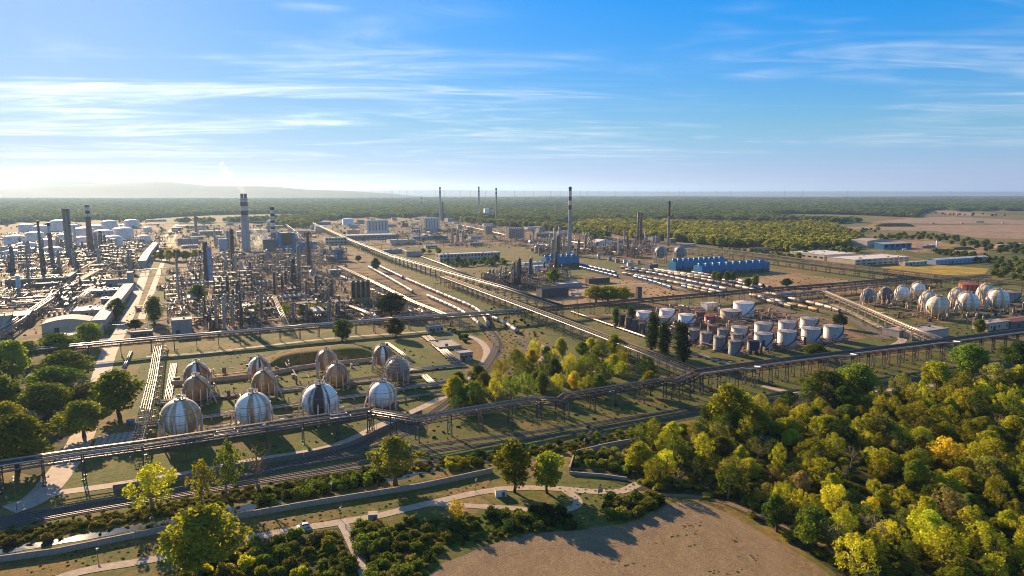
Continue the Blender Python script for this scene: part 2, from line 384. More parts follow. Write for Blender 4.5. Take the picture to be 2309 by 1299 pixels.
def rust_sphere(name, base, rustc, lo, hi, seed, dark=(.10, .045, .02)):
    """paint with rust run down the meridians from the crown"""
    m = bpy.data.materials.new(name); m.use_nodes = True; MAT[name] = m
    t = m.node_tree; b = t.nodes["Principled BSDF"]; b.inputs["Roughness"].default_value = .5
    g = t.nodes.new("ShaderNodeTexCoord"); s = t.nodes.new("ShaderNodeSeparateXYZ"); t.links.new(g.outputs["Object"], s.inputs[0])
    def M(op, a, c=None):
        n = t.nodes.new("ShaderNodeMath"); n.operation = op
        for i, x in enumerate((a, c)):
            if x is None: continue
            if isinstance(x, (int, float)): n.inputs[i].default_value = x
            else: t.links.new(x, n.inputs[i])
        return n.outputs[0]
    ang = M("ARCTAN2", s.outputs[1], s.outputs[0])
    cb = t.nodes.new("ShaderNodeCombineXYZ")
    t.links.new(M("COSINE", ang), cb.inputs[0]); t.links.new(M("SINE", ang), cb.inputs[1]); t.links.new(M("MULTIPLY", s.outputs[2], .02), cb.inputs[2])
    def noise(src, sc, det, l, h, w):
        n = t.nodes.new("ShaderNodeTexNoise"); n.noise_dimensions = "4D"; n.inputs["Scale"].default_value = sc; n.inputs["Detail"].default_value = det
        n.inputs["W"].default_value = w; t.links.new(src, n.inputs["Vector"])
        r = t.nodes.new("ShaderNodeMapRange"); r.inputs[1].default_value = l; r.inputs[2].default_value = h; t.links.new(n.outputs[0], r.inputs[0]); return r.outputs[0]
    fr = noise(cb.outputs[0], 3.0, 5, 0, 1, seed)
    f1 = M("ADD", M("ADD", M("MULTIPLY", M("SINE", M("ADD", M("MULTIPLY", ang, 3), seed * 2.1)), .2), M("MULTIPLY", M("SINE", M("ADD", M("MULTIPLY", ang, 7), seed * 5.3)), .16)), M("ADD", M("MULTIPLY", fr, .5), .25))
    r_ = t.nodes.new("ShaderNodeMapRange"); r_.inputs[1].default_value = lo; r_.inputs[2].default_value = hi; t.links.new(f1, r_.inputs[0]); f1 = r_.outputs[0]
    f2 = noise(cb.outputs[0], 7.0, 3, .55, .75, seed + 5)
    f3 = noise(g.outputs["Object"], .35, 6, .3, .7, seed)
    def mix(f, a, c):
        n = t.nodes.new("ShaderNodeMix"); n.data_type = "RGBA"; t.links.new(f, n.inputs[0])
        for i, x in ((6, a), (7, c)):
            if isinstance(x, tuple): n.inputs[i].default_value = (*x, 1)
            else: t.links.new(x, n.inputs[i])
        return n.outputs[2]
    c = mix(M("MULTIPLY", f1, M("ADD", M("MULTIPLY", f3, .5), .55)), base, rustc)
    c = mix(M("MULTIPLY", f2, f1), c, dark)
    seam = M("MAXIMUM", M("LESS_THAN", M("FRACT", M("MULTIPLY", ang, 2.5465)), .035), M("LESS_THAN", M("FRACT", M("MULTIPLY", s.outputs[2], .28)), .035))   # plate joints
    c = mix(M("MULTIPLY", seam, .45), c, (.12, .09, .07))
    t.links.new(c, b.inputs["Base Color"]); return m
WHT = (.92, .80, .64)
rust_sphere("sphere_streaked", WHT, (.33, .175, .07), .40, .58, 1.0)
rust_sphere("sphere_white", WHT, (.45, .30, .16), .60, .85, 2.3)
rust_sphere("sphere_white_b", WHT, (.26, .12, .045), .52, .62, 4.1, (.09, .035, .016))
rust_sphere("sphere_white_c", WHT, (.30, .15, .06), .55, .64, 3.2, (.10, .04, .02))
rust_sphere("sphere_rusty", (.56, .31, .11), (.33, .14, .034), .34, .62, 7.7)
rust_sphere("sphere_half", WHT, (.25, .12, .05), .42, .52, 9.2)
rust_sphere("sphere_grey", (.36, .30, .24), (.22, .15, .10), .35, .65, 3.3)
rust_sphere("sphere_brown", (.21, .12, .07), (.12, .06, .035), .35, .65, 5.5)
rust_sphere("sphere_yellow", (.80, .70, .55), (.50, .31, .11), .46, .62, 6.6, (.30, .16, .06))

def striped_sphere(name, base, rustc, stripes, facing, dark=(.09, .04, .018), seed=1.0):
    """stripes of rust: (degrees from the side that faces the works road, half width, strength)"""
    m = rust_sphere(name, base, rustc, .62, .95, seed, dark); t = m.node_tree; b = t.nodes["Principled BSDF"]; lk = b.inputs["Base Color"].links[0].from_socket
    g = t.nodes.new("ShaderNodeTexCoord"); s = t.nodes.new("ShaderNodeSeparateXYZ"); t.links.new(g.outputs["Object"], s.inputs[0])
    def M(op, a, c=None):
        n = t.nodes.new("ShaderNodeMath"); n.operation = op
        for i, x in enumerate((a, c)):
            if x is None: continue
            if isinstance(x, (int, float)): n.inputs[i].default_value = x
            else: t.links.new(x, n.inputs[i])
        return n.outputs[0]
    ang = M("ARCTAN2", s.outputs[1], s.outputs[0]); mp = t.nodes.new("ShaderNodeMapping"); mp.inputs["Scale"].default_value = (1, 1, .12); t.links.new(g.outputs["Object"], mp.inputs[0])
    nz = t.nodes.new("ShaderNodeTexNoise"); nz.inputs["Scale"].default_value = 1.1; nz.inputs["Detail"].default_value = 6; t.links.new(mp.outputs[0], nz.inputs["Vector"])
    for off, hw, st in stripes:
        c = M("COSINE", M("SUBTRACT", ang, R(facing + off))); r = t.nodes.new("ShaderNodeMapRange"); r.interpolation_type = "SMOOTHSTEP"; r.inputs[1].default_value = math.cos(R(hw * 1.25)); r.inputs[2].default_value = math.cos(R(hw * .7))
        t.links.new(c, r.inputs[0]); f = M("MULTIPLY", r.outputs[0], M("MINIMUM", M("MULTIPLY", M("MULTIPLY", nz.outputs[0], 1.9), st), 1.0)); mx = t.nodes.new("ShaderNodeMix"); mx.data_type = "RGBA"; t.links.new(f, mx.inputs[0]); t.links.new(lk, mx.inputs[6])
        mx.inputs[7].default_value = (*(rustc if st < 1.2 else dark), 1); lk = mx.outputs[2]
    t.links.new(lk, b.inputs["Base Color"]); return m
BRN = (.50, .235, .055)
striped_sphere("sp_front_a", WHT, BRN, [(-62, 22, 1.0), (-24, 9, .8), (28, 17, 1.0), (64, 16, 1.0)], -63)
striped_sphere("sp_front_b", WHT, BRN, [(-12, 11, .9), (18, 5, .6), (52, 12, .8)], -67, seed=2.0)
striped_sphere("sp_front_c", WHT, (.24, .10, .032), [(-8, 20, 1.6), (-38, 7, .8), (26, 5, .9)], -72, seed=3.0)
striped_sphere("sp_front_d", WHT, BRN, [(34, 8, .6), (62, 9, .7)], -77, seed=4.0)
striped_sphere("sp_back_a", WHT, (.36, .145, .035), [(-52, 28, 1.1), (10, 10, 1.4), (46, 24, 1.1)], -66, seed=5.0)
striped_sphere("sp_back_b", WHT, (.38, .16, .038), [(-30, 13, 1.1), (4, 8, 1.5), (36, 18, 1.1)], -69, seed=6.0)
striped_sphere("sp_back_c", (.62, .36, .13), (.36, .15, .035), [(-40, 20, 1.0), (22, 16, 1.0)], -74, seed=7.0)
striped_sphere("sp_right_a", (.84, .75, .60), (.56, .36, .13), [(-40, 14, .8), (-8, 10, .9), (30, 16, .8), (62, 12, .7)], -122, (.30, .16, .06), 8.0)
striped_sphere("sp_right_b", (.84, .77, .66), (.58, .36, .11), [(-20, 13, 1.0), (22, 9, .9)], -122, (.34, .18, .06), 9.0)

def leaf_mat(name):
    m = bpy.data.materials.new(name); m.use_nodes = True; MAT[name] = m
    t = m.node_tree; t.nodes.clear()
    o = t.nodes.new("ShaderNodeOutputMaterial"); info = t.nodes.new("ShaderNodeObjectInfo")
    at = t.nodes.new("ShaderNodeAttribute"); at.attribute_name = "rnd"
    g = t.nodes.new("ShaderNodeTexCoord")
    n = t.nodes.new("ShaderNodeTexNoise"); n.inputs["Scale"].default_value = .35; n.inputs["Detail"].default_value = 3; t.links.new(g.outputs["Object"], n.inputs["Vector"])
    def M(op, a, c=None):
        q = t.nodes.new("ShaderNodeMath"); q.operation = op
        for i, x in enumerate((a, c)):
            if x is None: continue
            if isinstance(x, (int, float)): q.inputs[i].default_value = x
            else: t.links.new(x, q.inputs[i])
        return q.outputs[0]
    val = M("ADD", M("MULTIPLY", at.outputs["Fac"], .7), M("ADD", M("MULTIPLY", n.outputs[0], .9), .2))
    st = t.nodes.new("ShaderNodeTexNoise"); st.inputs["Scale"].default_value = .0055; st.inputs["Detail"].default_value = 5; st.inputs["Roughness"].default_value = .7; t.links.new(info.outputs["Location"], st.inputs["Vector"])   # stands of one kind of tree
    val = M("MULTIPLY", val, M("MULTIPLY", M("ADD", M("MULTIPLY", info.outputs["Random"], .85), .6), M("ADD", M("MULTIPLY", st.outputs[0], 1.8), .15)))
    hs = t.nodes.new("ShaderNodeHueSaturation"); t.links.new(info.outputs["Color"], hs.inputs["Color"]); t.links.new(val, hs.inputs["Value"])
    t.links.new(M("ADD", M("MULTIPLY", M("FRACT", M("MULTIPLY", info.outputs["Random"], 7.31)), .028), M("ADD", M("MULTIPLY", at.outputs["Fac"], .02), M("ADD", M("MULTIPLY", st.outputs[0], .04), .468))), hs.inputs["Hue"])
    d = t.nodes.new("ShaderNodeBsdfDiffuse"); tr = t.nodes.new("ShaderNodeBsdfTranslucent"); mx = t.nodes.new("ShaderNodeMixShader"); mx.inputs[0].default_value = .55
    t.links.new(hs.outputs[0], d.inputs[0])
    tcol = t.nodes.new("ShaderNodeVectorMath"); tcol.operation = "MULTIPLY"; tcol.inputs[1].default_value = (1.5, 1.35, .6); t.links.new(hs.outputs[0], tcol.inputs[0])
    t.links.new(tcol.outputs[0], tr.inputs[0])
    t.links.new(d.outputs[0], mx.inputs[1]); t.links.new(tr.outputs[0], mx.inputs[2]); t.links.new(mx.outputs[0], o.inputs[0])
leaf_mat("leaves")
m = bpy.data.materials.new("water_mat"); m.use_nodes = True; MAT["water"] = m
b = m.node_tree.nodes["Principled BSDF"]; b.inputs["Base Color"].default_value = (.03, .035, .025, 1); b.inputs["Roughness"].default_value = .06
nz = m.node_tree.nodes.new("ShaderNodeTexNoise"); nz.inputs["Scale"].default_value = 60; bp = m.node_tree.nodes.new("ShaderNodeBump"); bp.inputs["Distance"].default_value = .02
m.node_tree.links.new(nz.outputs[0], bp.inputs["Height"]); m.node_tree.links.new(bp.outputs[0], b.inputs["Normal"])
# ---------------------------------------------------------------- the setting
_sz = [0]
def sheet(name, poly_px, matname, z, label=None, smooth=0):
    _sz[0] += 1; z += .0004 * _sz[0]
    pts = [G(*p) for p in poly_px]
    if smooth: pts = smooth_line(pts + [pts[0]], smooth)[:-1]
    mb = MB(); mb.add([(p.x, p.y, z) for p in pts], [tuple(range(len(pts)))])
    o = mb.build(name, matname); me = o.data
    if me.polygons[0].normal.z < 0: me.flip_normals()
    o["kind"] = "structure"
    if label: o["label"] = label
    return o
mb = MB()
xs = [-40000, -12000, -4000, -1500, -500, 0, 500, 1500, 4000, 12000, 40000]; ys = [-1000, 0, 300, 700, 1500, 3000, 6000, 12000, 42000]
vs = [(x, y, 0) for y in ys for x in xs]; nx = len(xs)
fs = []; fm = []
for j in range(len(ys) - 1):
    for i in range(nx - 1): mb.add([], [(j * nx + i, j * nx + i + 1, (j + 1) * nx + i + 1, (j + 1) * nx + i)], 1 if ys[j] >= 6000 else 0)
mb.v = vs
g = mb.build("ground", ["ground_mat", "far_land"]); tag(g, "dry grassy plain under the whole works", kind="structure")

def hills(name, label, prof, d_front, d_ridge, d_back, seed, rough=.05):
    r = np.random.default_rng(seed); px = np.arange(prof[0][0], prof[-1][0] + 1, 14.0)
    top = np.interp(px, [p[0] for p in prof], [p[1] for p in prof])
    rows = 15; vs = []; nxx = len(px)
    wig = sum(np.sin(px / w + r.random() * 6) * a for w, a in ((37, .5), (17, .3), (71, .6)))
    for j in range(rows):
        s = j / (rows - 1); d = d_front + (d_back - d_front) * s
        k = (d - d_front) / (d_ridge - d_front) if d < d_ridge else 1 - (d - d_ridge) / (d_back - d_ridge)
        shape = k * k * (3 - 2 * k)
        for i in range(nxx):
            p = G(px[i], 600); dirx = p.x / p.y
            rz = CAM_H + (432 - top[i]) / FPX * d_ridge * 1.0
            n = math.sin(i * .55 + j * 1.3 + seed) * math.cos(i * .23 - j * .9) * rough * (1 - abs(2 * k - 1)) * rz * 2
            vs.append((dirx * d + wig[i] * 0, d, max(-0.5, rz * shape + n) if 0 < j < rows - 1 else -0.5))
    fs = [(j * nxx + i, j * nxx + i + 1, (j + 1) * nxx + i + 1, (j + 1) * nxx + i) for j in range(rows - 1) for i in range(nxx - 1)]
    mb = MB(); mb.add(vs, fs, 0, True); o = mb.build(name, "hill_mat"); tag(o, label, kind="structure")
hills("hill", "long blue hill ridge on the horizon behind the chimneys", [(-400, 426), (-120, 421), (-20, 428), (10, 424), (32, 419), (50, 427), (62, 423), (90, 412), (120, 406), (165, 401), (215, 404), (250, 409), (285, 414), (330, 420), (420, 426), (520, 434), (640, 443)], 12500, 16000, 20000, 3)
hills("hill", "lower hazy ridge in front of the long hill", [(-300, 431), (60, 425), (150, 418), (240, 415), (300, 412), (345, 411), (380, 409), (410, 412), (470, 418), (540, 420), (600, 420), (640, 422), (690, 427), (780, 430), (880, 436), (1000, 447)], 9500, 12500, 15500, 5)
hills("hill", "low wooded rise along the far horizon", [(-500, 432), (500, 430), (700, 428.5), (850, 429.5), (1000, 428.5), (1300, 431), (1500, 432), (1900, 431.5), (2309, 432), (2900, 432)], 24000, 30000, 40000, 9)

# --- fields and yards
sheet("field", [(2060, 491), (2150, 489), (2309, 497), (2450, 502), (2450, 506), (2309, 505), (2075, 504), (1960, 501)], "field_far", .06, "pale bare field beyond the motorway")
sheet("field", [(1880, 513), (2000, 509), (2309, 506.5), (2500, 505), (2500, 548), (2309, 540), (2200, 536), (2110, 521), (1950, 518)], "field_far", .06, "wide bare brown field on this side of the motorway")
sheet("field", [(2100, 475), (2160, 475), (2240, 487), (2150, 486)], "field_far", .07, "small tan field between the far woods")
sheet("field", [(2010, 473), (2065, 472), (2065, 475), (2010, 475)], "field_far", .07, "sliver of pale field in the far wood")
sheet("field", [(2240, 478), (2309, 479), (2450, 484), (2450, 490), (2309, 486), (2250, 483)], "green_grass", .07, "green field beside the far woods")
sheet("field", [(1440, 505), (1600, 506), (1700, 509), (1850, 506), (1850, 509), (1700, 512), (1500, 509)], "dry_grass", .07, "dry strip between the two woods")
sheet("field", [(1980, 600), (2110, 597), (2230, 606), (2220, 618), (2100, 622), (2010, 612)], "meadow_mat", .09, "golden meadow behind the sphere tanks")
sheet("field", [(900, 1340), (960, 1297), (1000, 1268), (1060, 1234), (1130, 1211), (1200, 1199), (1300, 1192), (1390, 1184), (1440, 1170), (1480, 1148), (1530, 1132), (1590, 1137), (1650, 1163), (1720, 1203), (1790, 1243), (1850, 1280), (1900, 1330), (1960, 1420), (1700, 1500), (1000, 1500)], "soil_mat", .06, "bare brown field with a curved edge", smooth=4)
sheet("yard", [(-150, 800), (120, 785), (340, 770), (560, 755), (780, 735), (960, 722), (1090, 705), (960, 640), (860, 590), (800, 560), (760, 540), (700, 515), (560, 503), (-200, 505)], "yard_mat", .03, "dusty paved yard of the refinery")
sheet("yard", [(740, 548), (880, 585), (1000, 640), (1110, 690), (1180, 690), (1060, 640), (900, 575), (760, 520), (700, 498), (690, 508)], "dry_grass", .05, "dry grass strip beside the pipe bridge")
sheet("yard", [(700, 496), (900, 492), (1100, 495), (1250, 505), (1350, 525), (1540, 545), (1560, 572), (1450, 595), (1300, 572), (1150, 550), (1000, 560), (880, 560), (780, 525)], "yard_mat", .035, "paved ground of the far process units")
sheet("yard", [(1260, 640), (1330, 625), (1430, 632), (1560, 660), (1620, 668), (1500, 676), (1340, 690), (1230, 690), (1190, 665)], "dusty_mat", .05, "dusty yard beside the dark shed")
sheet("yard", [(1640, 640), (1740, 612), (1860, 625), (2000, 645), (1980, 660), (1850, 662), (1720, 672)], "dusty_mat", .05, "sandy ground by the blue cooling towers")
sheet("yard", [(1280, 705), (1460, 690), (1720, 690), (1800, 705), (1900, 725), (1960, 760), (1840, 790), (1680, 820), (1560, 770), (1400, 740)], "yard_mat", .04, "paved ground of the tank farm")
sheet("yard", [(1960, 545), (2080, 538), (2180, 555), (2260, 560), (2200, 572), (2080, 570), (1950, 560)], "dusty_mat", .05, "pale yard round the recycling hall")
sheet("lawn", [(300, 850), (340, 790), (520, 790), (720, 770), (900, 775), (1020, 800), (1060, 850), (960, 910), (820, 985), (600, 1050), (330, 1010)], "green_grass", .05, "grass round the front sphere tanks")
sheet("lawn", [(385, 850), (520, 840), (640, 800), (700, 815), (580, 830), (520, 855), (400, 880)], "dry_grass", .07, "dry lawn behind the front sphere tanks", smooth=3)
sheet("lawn", [(1080, 740), (1160, 730), (1260, 790), (1240, 840), (1130, 880), (1090, 900), (1130, 800)], "dry_grass", .05, "dry grass inside the rail curve")
sheet("lawn", [(1900, 700), (2100, 730), (2250, 725), (2309, 735), (2150, 765), (1990, 770), (1930, 740)], "green_grass", .05, "grass in front of the right-hand sphere tanks")
sheet("lawn", [(0, 1260), (500, 1185), (1110, 1075), (1100, 1100), (620, 1198), (300, 1262), (60, 1310), (-60, 1310)], "dry_grass", .05, "dry grass bank below the flood wall")
sheet("lawn", [(80, 1200), (600, 1090), (900, 1060), (1130, 1020), (1500, 970), (1500, 985), (1120, 1055), (500, 1165), (0, 1250), (-40, 1230)], "dry_grass", .04, "dry bank of the canal")
sheet("lawn", [(900, 960), (1150, 900), (1560, 850), (2309, 770), (2309, 830), (1740, 915), (1300, 985), (1000, 1010), (800, 1040)], "green_grass", .045, "rough grass under the front pipe bridge")
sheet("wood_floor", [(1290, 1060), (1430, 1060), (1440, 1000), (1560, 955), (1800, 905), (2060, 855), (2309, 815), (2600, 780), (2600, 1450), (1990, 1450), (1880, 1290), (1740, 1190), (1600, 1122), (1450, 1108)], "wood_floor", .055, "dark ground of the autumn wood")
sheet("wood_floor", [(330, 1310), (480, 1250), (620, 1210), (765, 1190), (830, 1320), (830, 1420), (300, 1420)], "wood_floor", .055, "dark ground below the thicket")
sheet("wood_floor", [(790, 1190), (900, 1170), (1080, 1156), (1290, 1160), (1330, 1195), (1180, 1203), (1000, 1270), (940, 1320), (830, 1320)], "green_grass", .055, "rough green ground between the path and the brown field")

sheet("lawn", [(1990, 560), (2309, 575), (2450, 590), (2450, 650), (2309, 632), (2240, 612), (2110, 590), (2060, 580)], "green_grass", .04, "green ground among the trees right of the long factory")
sheet("lawn", [(1540, 548), (1700, 562), (1860, 585), (1850, 600), (1700, 580), (1560, 560)], "green_grass", .04, "green strip along the far pipe bridges")
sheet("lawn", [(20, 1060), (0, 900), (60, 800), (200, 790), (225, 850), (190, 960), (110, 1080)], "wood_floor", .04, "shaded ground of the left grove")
sheet("lawn", [(985, 950), (985, 905), (1090, 862), (1190, 810), (1290, 800), (1380, 800), (1470, 860), (1330, 905), (1060, 940)], "green_grass", .06, "ground of the grove inside the rail curve")
for pl, lb in (([(384, 884), (470, 872), (600, 856), (720, 842), (850, 826), (850, 846), (720, 866), (600, 880), (470, 893), (384, 903)], "bright green grass strip between back and middle sphere tanks"), ([(480, 905), (640, 888), (780, 868), (850, 858), (860, 868), (760, 884), (640, 905), (490, 925)], "bright green grass strip behind the front sphere tanks"), ([(925, 775), (985, 812), (1010, 818), (960, 822), (905, 815), (885, 790)], "bright green lawn beside the loading shed"), ([(330, 1030), (480, 1015), (640, 1000), (760, 985), (740, 1005), (600, 1035), (420, 1062), (250, 1090), (230, 1085)], "green grass between front bridge and service road")):
    sheet("lawn", pl, "green_vivid", .08, lb)
for pl, lb in (([(975, 636), (1060, 666), (1135, 700), (1085, 704), (1000, 664)], "green strip under the slanting pipe bridges"), ([(1120, 700), (1180, 700), (1300, 745), (1420, 790), (1540, 838), (1480, 850), (1330, 790), (1200, 745)], "green ground under the rust-coloured pipe bridge"), ([(812, 556), (930, 568), (1000, 598), (955, 612), (850, 585)], "grassy meadow beside the long pipe bridge"), ([(1240, 692), (1330, 692), (1460, 690), (1400, 706), (1290, 710)], "green verge behind the tank farm"), ([(1560, 812), (1700, 800), (1900, 778), (1960, 785), (1720, 822), (1600, 830)], "green verge in front of the tank farm"), ([(250, 640), (330, 600), (345, 610), (290, 690), (262, 720), (240, 720)], "worn grass beside the works road"), ([(320, 735), (350, 660), (385, 600), (395, 610), (375, 690), (345, 745)], "worn grass right of the works road")):
    sheet("lawn", pl, "green_grass", .07, lb)
# --- roads, paths
_rz = [0]
def road(name, label, px, w, matname, z=.09, n=5):
    _rz[0] += 1; z += .004 * _rz[0]
    line = smooth_line([G(*p) for p in px], n); mb = MB(); ribbon(mb, line, w, z)
    return tag(mb.build(name, matname), label, kind="structure")
road("road", "concrete works road running up past the conveyor gallery", [(20, 1150), (85, 1122), (140, 1060), (185, 985), (215, 900), (232, 835), (250, 785), (285, 720), (318, 640), (345, 572), (375, 530), (400, 505)], 10, "road_concrete")
road("road", "parallel lane beside the works road", [(318, 720), (345, 650), (368, 590), (388, 545), (402, 520)], 6, "road_concrete", .1)
road("road", "service road inside the front fence curving past the sphere tanks", [(60, 1128), (130, 1112), (250, 1095), (420, 1068), (560, 1040), (700, 1018), (780, 996), (860, 958), (960, 915), (1045, 868), (1085, 825), (1098, 795), (1085, 772), (1055, 758), (1010, 750)], 5, "road_concrete")
road("path", "gravel path along the bank with the white car", [(60, 1330), (180, 1290), (320, 1266), (430, 1243), (520, 1222), (620, 1203), (690, 1190), (760, 1179), (845, 1165), (920, 1147), (1000, 1128), (1090, 1109), (1180, 1100), (1260, 1102), (1330, 1108), (1400, 1108), (1440, 1090)], 4.2, "gravel_path")
road("path", "path looping below the two round trees", [(970, 1136), (1060, 1141), (1160, 1147), (1230, 1152), (1275, 1150), (1300, 1140), (1300, 1125), (1275, 1106)], 3.4, "gravel_path", .1)
road("path", "path skirting the brown field into the wood", [(1420, 1108), (1490, 1116), (1560, 1120), (1640, 1135), (1720, 1168), (1800, 1200), (1870, 1240), (1930, 1275), (1990, 1320)], 2.4, "soil_mat", .1)
road("path", "clearing path in the wood towards the right edge", [(2000, 1000), (2060, 1004), (2140, 1012), (2200, 1040), (2230, 1060)], 3, "gravel_path", .1)
road("path", "concrete slab path down from the small bridge", [(772, 1180), (790, 1215), (808, 1255), (828, 1310), (850, 1370)], 3.4, "concrete", .1)
road("road", "road behind the front sphere tanks", [(330, 805), (470, 795), (640, 775), (760, 762), (900, 752), (1000, 745)], 5, "road_concrete")
road("road", "road curving between tank farm and sphere tanks", [(1860, 680), (1910, 700), (1960, 725), (2010, 750), (2035, 768), (1990, 790)], 6, "road_concrete")
road("road", "yard road beside the dark shed", [(1180, 665), (1290, 660), (1370, 645), (1470, 640), (1560, 655)], 5, "road_concrete", .1)
road("road", "works road under the long pipe bridge", [(700, 505), (790, 540), (880, 580), (1000, 630), (1100, 675)], 6, "asphalt", .1)
road("motorway", "dark motorway strip between the two brown fields", [(1700, 504), (1850, 506), (1990, 507.5), (2075, 506), (2200, 504), (2309, 502.5), (2500, 501)], 26, "asphalt", .3)
road("path", "trail forking below the bare ground by the wood", [(1200, 770), (1228, 785), (1232, 800), (1215, 815)], 4, "gravel_path", .1)
road("path", "dirt track below the right-hand pipe bridge", [(1720, 870), (1800, 885), (2000, 880), (2200, 855), (2330, 835)], 5, "gravel_path", .1)

# tractor tracks round the brown field's edge
ed = [(985, 1296), (1040, 1258), (1100, 1232), (1180, 1214), (1290, 1204), (1400, 1195), (1462, 1176), (1500, 1158), (1540, 1147), (1590, 1152), (1650, 1180), (1720, 1220), (1800, 1270)]
for k, off in enumerate((0, 2.0, 7.5, 9.5)):
    ln = smooth_line([G(*p) for p in ed], 5); c0 = G(1440, 1330); ln = [p + (c0 - p).normalized() * off for p in ln]; mb = MB(); ribbon(mb, ln, .5, .085 + .004 * k)
    tag(mb.build("wheel_track", "track_mat"), "pale wheel track round the brown field, %s from its edge" % ordn(k), kind="structure")
# --- canal
line = smooth_line([G(*p) for p in [(-400, 1308), (-80, 1256), (0, 1243), (120, 1224), (230, 1204), (330, 1187), (420, 1172), (520, 1152), (640, 1127), (760, 1103), (860, 1085), (960, 1065), (1060, 1046), (1180, 1024), (1300, 1003), (1420, 985), (1500, 975)]], 4)
mb = MB(); ribbon(mb, line, [(4.2 if p.x < -40 else 1.6) + .8 * math.sin(i * .9) + .5 * math.sin(i * 2.3) for i, p in enumerate(line)], .1)
tag(mb.build("water", "water"), "narrow canal shining along the flood wall", kind="structure")

# --- railway tracks: ballast, two rails each, sleepers
_tz = [0]
def track(label, px, ballast=True, sleepers=True, n=8, w=3.6):
    _tz[0] += .006; dz = _tz[0]
    line = smooth_line([G(*p) for p in px], n); o = thing("railway_track", label, "railway track", line[0])
    L = [p - line[0] for p in line]
    if ballast:
        mb = MB(); ribbon(mb, L, w, .16 + dz, thick=.14); mb.build("ballast", "ballast", o)
    for sgn in (-1, 1):
        mb = MB(); pts = []
        for i, p in enumerate(L):
            d = (L[min(i + 1, len(L) - 1)] - L[max(i - 1, 0)]).normalized()
            pts.append(p + Vector((-d.y, d.x, 0)) * .75 * sgn + Vector((0, 0, .30 + dz)))
        for a, b in zip(pts, pts[1:]): mb.beam(a, b, .14, .2)
        mb.build("rail", "rail_steel", o)
    if sleepers:
        mb = MB(); q = resample(L, .95)
        for a, b in zip(q, q[1:]):
            d = (b - a).normalized(); s = Vector((-d.y, d.x, 0)) * 1.25
            mb.beam(a - s + Vector((0, 0, .17 + dz)), a + s + Vector((0, 0, .17 + dz)), .3, .16)
        tag(mb.build("sleepers", "sleeper", o), kind="stuff")
    return o
track("railway track nearest the canal, running from the lower left corner", [(-420, 1264), (-120, 1212), (0, 1190), (200, 1153), (420, 1117), (640, 1082), (850, 1052), (960, 1043), (1080, 1042), (1150, 1040)])
track("second railway track from the canal, straight to the far right", [(-420, 1251), (-120, 1200), (0, 1180), (200, 1146), (420, 1110), (640, 1074), (830, 1041), (1000, 1014), (1200, 988), (1400, 958), (1600, 926), (1760, 900), (1950, 872), (2150, 843), (2400, 808)])
track("third railway track from the canal, under the front pipe bridge", [(-420, 1241), (-120, 1190), (0, 1170), (200, 1138), (420, 1100), (620, 1062), (800, 1030), (1000, 1000), (1200, 975), (1400, 945), (1600, 913), (1760, 886), (1950, 858), (2150, 829), (2400, 794)])
track("railway track that leaves the others and curves up to the tank wagons", [(420, 1105), (600, 1066), (760, 1029), (880, 994), (960, 955), (1030, 905), (1085, 852), (1118, 806), (1128, 775), (1115, 752), (1092, 735), (1060, 712)])
track("outer railway track of the curve beside the service road", [(420, 1098), (600, 1058), (760, 1019), (870, 984), (945, 948), (1015, 900), (1070, 850), (1104, 806), (1115, 778), (1106, 756), (1085, 738), (1050, 715), (900, 640), (830, 605)], sleepers=False)
track("short railway spur with a lone wagon below the pipe bridges", [(1190, 805), (1188, 785), (1178, 766), (1160, 750), (1130, 730), (1080, 705), (940, 640), (850, 602)], sleepers=False)
# --- flood wall and fences: concrete panels butted end to end
def panel_wall(name, label, px, h, step, matname, cat, thick=.35, z=0, gap=.06):
    line = [G(*p) for p in px]; o = thing(name, label, cat, line[0]); me = None
    q = resample(line, step)
    for i, (a, b) in enumerate(zip(q, q[1:])):
        d = b - a
        if me is None:
            mb = MB(); mb.box((step / 2, 0, 0), (step - gap, thick, h)); mb.box((step / 2, 0, h), (step - gap, thick * 1.5, .12)); me = mb.mesh("panel", matname)
        put("panel", me, o, a - line[0] + Vector((0, 0, z - .02 * (i % 3))), (0, 0, math.atan2(d.y, d.x)))
    return o
panel_wall("flood_wall", "long concrete flood wall along the canal", [(-400, 1330), (-60, 1277), (0, 1268), (130, 1250), (222, 1231), (386, 1197), (560, 1166), (690, 1143), (821, 1122), (951, 1101), (1111, 1066)], 2.0, 3.2, "concrete", "wall")
panel_wall("flood_wall", "dark concrete wall end round the thicket by the wood", [(1284, 1066), (1296, 1028), (1370, 1010), (1450, 996)], 2.2, 3.2, "concrete", "wall")
panel_wall("flood_wall", "low concrete wall edging the path below the thicket", [(1284, 1070), (1360, 1076), (1432, 1086)], 1.2, 3.2, "concrete", "wall")
panel_wall("fence_wall", "concrete panel fence along the front service road", [(255, 1108), (420, 1082), (560, 1053), (700, 1030), (790, 1008), (870, 970), (960, 930)], 2.2, 3.0, "concrete_dark", "fence", .2)
panel_wall("bund_wall", "low concrete bund wall behind the front sphere tanks", [(386, 870), (520, 858), (590, 850), (700, 830), (840, 815), (880, 808)], 2.6, 4.0, "concrete", "wall")
panel_wall("bund_wall", "concrete bund wall between the two rows of sphere tanks", [(360, 915), (480, 900), (640, 885), (760, 872), (880, 858), (960, 850)], 1.4, 4.0, "concrete", "wall")
panel_wall("bund_wall", "dark concrete wall in front of the front row of sphere tanks", [(330, 1012), (500, 990), (640, 968), (800, 938), (905, 915)], 3.0, 4.0, "concrete_dark", "wall")

